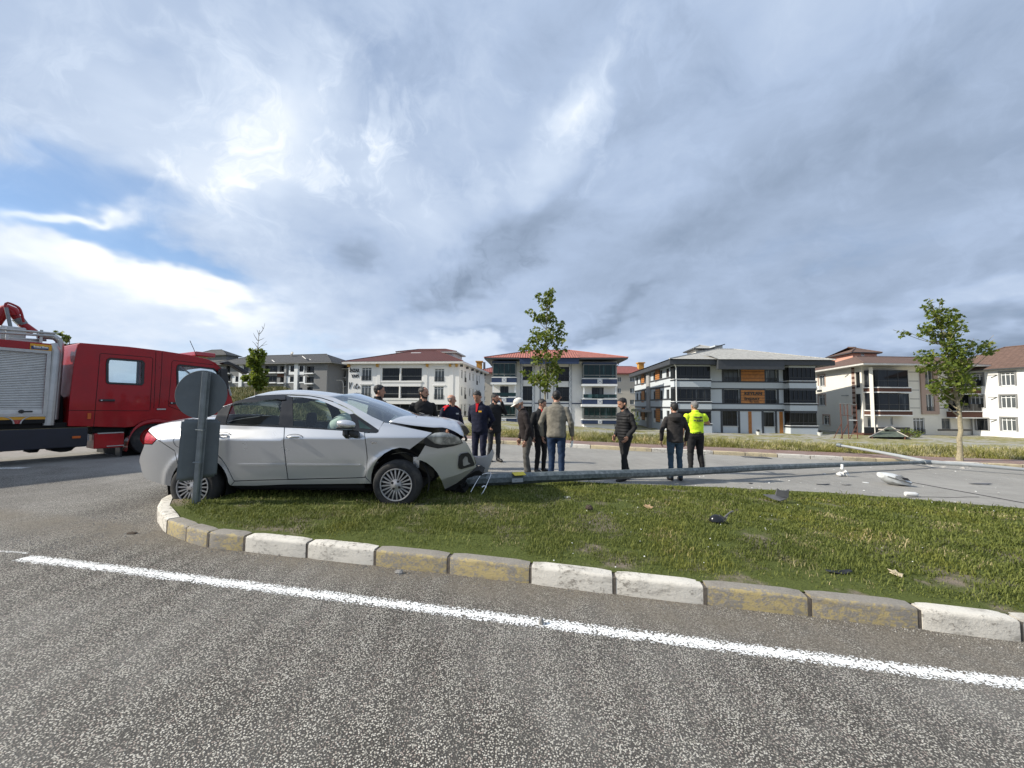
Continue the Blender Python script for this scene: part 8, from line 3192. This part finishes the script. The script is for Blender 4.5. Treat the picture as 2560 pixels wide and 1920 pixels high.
scrap('plastic_shard', 'grey plastic sliver on the lawn short of the far road', 'car debris', ST, 1670, 1251, .075, M_ABS, 8, curl=.1, tilt=.2)
scrap('plastic_shard', 'torn black plastic strip deep in the grass near the right kerb', 'car debris', ST, 2096, 1433, .12, M_BLKP, 9, curl=.2, tilt=.15)
scrap('plastic_shard', 'flat black shard on the far road left of the lamp head', 'car debris', ST, 2057, 1212, .16, M_BLKP, 10, lawn=False, tilt=.05, curl=.1)
scrap('plastic_shard', 'short black shard on the far road just before the lamp head', 'car debris', ST, 2116, 1213, .11, M_BLKP, 11, lawn=False, tilt=.05, curl=.1)
scrap('plastic_shard', 'pale flat shard on the far road beside the lamp head', 'car debris', SQ, 2164, 1207, .07, M_WHITEP, 12, lawn=False, tilt=.05, curl=.05)
scrap('plastic_shard', 'long thin grey shard on the far road near the right edge', 'car debris', ST, 2450, 1211, .28, M_ABS, 13, lawn=False, tilt=.04, curl=.05)
scrap('plastic_shard', 'little black chip on the far road below the hooded man', 'car debris', SQ, 1876, 1209, .05, M_BLKP, 14, lawn=False, tilt=.05)
scrap('plastic_shard', 'small white chip on the far road left of the crumpled fragment', 'car debris', SQ, 2059, 1185, .05, M_WHITEP, 15, lawn=False, tilt=.05)
c = PG(2276, 1240)
t = thing('lamp_capsule', 'small white cylinder lying on the far road below the lamp head', 'lamp debris', c)
MB().lathe([(.004, 0), (.04, 0), (.042, .02), (.042, .17), (.03, .19), (.015, .21), (.004, .215)], c + Vector((-.1, 0, .042)), (1, -.25, 0), 12).build('capsule', M_WHITEP, t, smooth=True)
# scattered daisies and crumbs: too many and too small to count
rg = np.random.default_rng(5)
mb = MB()
for i in range(110):
    if i < 55:
        p = lawn_pt(lerp(1300, 2550, rg.random()), lerp(1235, 1420, rg.random() ** 1.5), .03)
        if not inside((p.x, p.y), LAWN2):
            continue
        r_ = .004 + .005 * rg.random()
    else:
        p = PG(lerp(1500, 2500, rg.random()), lerp(1168, 1240, rg.random()))
        p.z += .004
        r_ = .008 + .014 * rg.random()
    mb.lathe([(.001, -.002), (r_, 0), (r_ * .7, r_ * .5), (.001, r_ * .6)], p, (rg.normal(0, .3), rg.normal(0, .3), 1), 5)
tag(mb.build('glass_crumbs', M_WHITEP), kind='stuff')
rub = MB()
for i in range(230):
    if i < 80:
        p = PY(lerp(2290, 2500, rg.random()), 1140, lerp(12.4, 13.6, rg.random()))
    else:
        x = lerp(0, 30, rg.random())
        p = Vector((x, yk(x) + SW + .1 + 9 * rg.random() ** 1.3, 0))
    p.z = zt(p.x, p.y)
    r_ = .03 + .07 * rg.random() ** 2
    rows = [[p + Vector((math.cos(a) * math.cos(u) * 1.3, math.cos(a) * math.sin(u), math.sin(a) * .7 + .3)) * r_ * (1 + rg.normal(0, .15)) for u in np.linspace(0, 6.28, 6, endpoint=False)] for a in (-1.2, -.3, .5, 1.3)]
    rub.loft(rows, True, True)
tag(rub.build('rubble', mat('pale_rubble', (.42, .40, .37), .9, .25, 10)), kind='stuff')

# grit and dust washed against the kerb foot: loose chippings on the road
ch = MB()
for i in range(900):
    k = rg.random()
    seg = rg.integers(0, len(JOINTS) - 1)
    a = JOINTS[seg].lerp(JOINTS[seg + 1], k)
    off = abs(rg.normal(0, .10)) + .01
    p = a + Vector((-.22, -1, 0)).normalized() * off
    if i > 500:
        p = Vector((lerp(-5.0, -3.6, rg.random()), lerp(3.6, 4.9, rg.random()), 0))
        if inside((p.x, p.y), [(q.x, q.y) for q in OUTLINE]):
            continue
    p.z = gz(p.x)
    r_ = .003 + .006 * rg.random() ** 2
    ch.add([p + Vector((r_, 0, 0)), p + Vector((-r_ * .6, r_ * .8, 0)), p + Vector((-r_ * .5, -r_ * .9, 0)), p + Vector((0, 0, r_ * 1.1))], [(0, 1, 3), (1, 2, 3), (2, 0, 3)])
tag(ch.build('loose_chippings', rock), kind='stuff')

# drain grating by the far kerb
c = PG(1890, 1144)
fr_ = Fr((c.x, c.y, gz(c.x)), KERB_F[30] - KERB_F[26])
t = thing('drain_grating', 'dark iron drain grating let into the far road by the kerb', 'drain', tuple(fr_.o))
ring([(-.42, -.20), (.42, -.20), (.42, .20), (-.42, .20)], .035, 0, .012, Fr(fr_.o, fr_.ex, (0, 0, 1), fr_.ey)).build('frame', M_DKGREY, t)
for k in range(9):
    x = -.36 + k * .09
    MB().box(x - .022, x + .022, -.17, .17, .001, .010, Fr(fr_.o, fr_.ex)).build('bar', M_DKGREY, t)

# rusty frame and collapsed green pavilion in front of the cream block
rust = mat('rusty_steel', (.115, .045, .030), .85, .3, 12)
d = 44.0
f = Fr((PY(2100, 1085, d).x, d, 0), (1, -.05, 0))
base = zt(f.o.x, d)
t = thing('carpet_rack', 'rusty steel carpet-beating rack standing before the cream block', 'rack', (f.o.x, d, base))
g = lambda x, y, dy=0: f.p(*(lambda w: (w[0], dy, w[1]))(f.pix(*ZF7(x, y), dy)))
gr = lambda x, y, dy=0: (lambda v: Vector((v.x, v.y, base)))(g(x, y, dy))
for x0, x1 in ((450, 482), (560, 588), (705, 728)):
    MB().tube([g(x0, 1020), gr(x1, 1540)], .045, 6).build('upright', rust, t)
    MB().tube([g(x0 + 12, 1345), gr(x0 - 105, 1525)], .035, 6).build('brace', rust, t)
for x in (508, 635):
    MB().tube([g(x, 1030), g(x + 8, 1195)], .035, 6).build('bar', rust, t)
MB().tube([g(445, 1012), g(712, 1035)], .05, 6).build('top_rail', M_TRIMG, t)
MB().tube([g(460, 1195), g(640, 1215)], .035, 6).build('lower_rail', rust, t)
MB().tube([g(585, 1278), g(720, 1282)], .05, 6).build('shelf_rail', M_TRIM, t)
d = 46.0
f = Fr((PY(2220, 1085, d).x, d, 0), (1, -.05, 0))
P0 = lambda x, y, dy=0: f.p(*(lambda w: (w[0], dy, w[1]))(f.pix(*ZF7(x, y), dy)))
pd = P0(1230, 1515)
DZ = zt(pd.x, pd.y - 1.0) + .10 - pd.z
P = lambda x, y, dy=0: P0(x, y, dy) + Vector((0, 0, DZ))
t = thing('garden_pavilion', 'green shingled pavilion roof sitting low behind the weeds', 'pavilion', tuple((lambda v: (v.x, v.y, zt(v.x, v.y)))(P(1230, 1520))))
mg = mat('green_shingles', (.085, .105, .080), .85, .3, 5)
for nm, (xa, xb, y0, xc, xd, y1, dep) in (('lower_roof', (905, 1530, 1512, 1120, 1320, 1408, 2.4)), ('upper_roof', (1135, 1335, 1392, 1205, 1265, 1352, 1.0))):
    e = [P(xa, y0, -dep), P(xb, y0, -dep), P(xb, y0, dep), P(xa, y0, dep)]
    k = dep * .25
    u = [P(xc, y1, -k), P(xd, y1, -k), P(xd, y1, k), P(xc, y1, k)]
    o = MB().add(e + u, [(0, 1, 5, 4), (1, 2, 6, 5), (2, 3, 7, 6), (3, 0, 4, 7), (4, 5, 6, 7)]).build(nm, mg, t)
    MB().tube([e[0], u[0]], .06, 5).tube([e[1], u[1]], .06, 5).build('hip_strip', M_WBEIGE, o)
MB().box(f.pix(*ZF7(1140, 1400))[0], f.pix(*ZF7(1320, 1400))[0], -.7, .7, f.pix(*ZF7(1200, 1410))[1] + DZ, f.pix(*ZF7(1200, 1390))[1] + DZ, f).build('lantern', M_WBEIGE, t)
for xx in (960, 1480):
    a = P(xx, 1508, -2.4)
    MB().tube([Vector((a.x, a.y, zt(a.x, a.y) - .1)), a], .07, 6).build('post', rust, t)
# street lamp far off between the blocks
d = 92.0
a = PY(*ZA(2088, 1010), d)
b = PY(*ZA(2085, 900), d)
c = PY(*ZA(2025, 878), d)
t = thing('street_lamp', 'slim pale street lamp far off beside the white block', 'street lamp', (a.x, a.y, zt(a.x, a.y)))
MB().tube(smooth_line([Vector((a.x, a.y, zt(a.x, a.y))), a, b, b.lerp(c, .5) + Vector((0, 0, .25)), c], 16, 1), .09, 6).build('mast', M_TRIMG, t)
MB().box(c.x - .6, c.x + .2, c.y - .15, c.y + .15, c.z - .08, c.z + .06).build('lamp_head', M_TRIMG, t, bevel=.04)
# ================================================================== repeats of one kind share a group
GROUPS = {'apartment_block': 'apartment blocks beyond the far road', 'tree': 'young trees', 'shrub': 'shrubs by the blocks',
          'plastic_shard': 'scattered plastic shards', 'dry_leaf': 'dry leaves on the lawn', 'loose_stone': 'loose stones on the road',
          'earth_clod': 'clods of earth', 'torn_cable': 'torn cables on the far road', 'planter': 'planters before the grey block'}
for o in bpy.data.objects:
    b = o.name.split('.')[0]
    if o.parent is None and b in GROUPS and 'group' not in o:
        o['group'] = GROUPS[b]
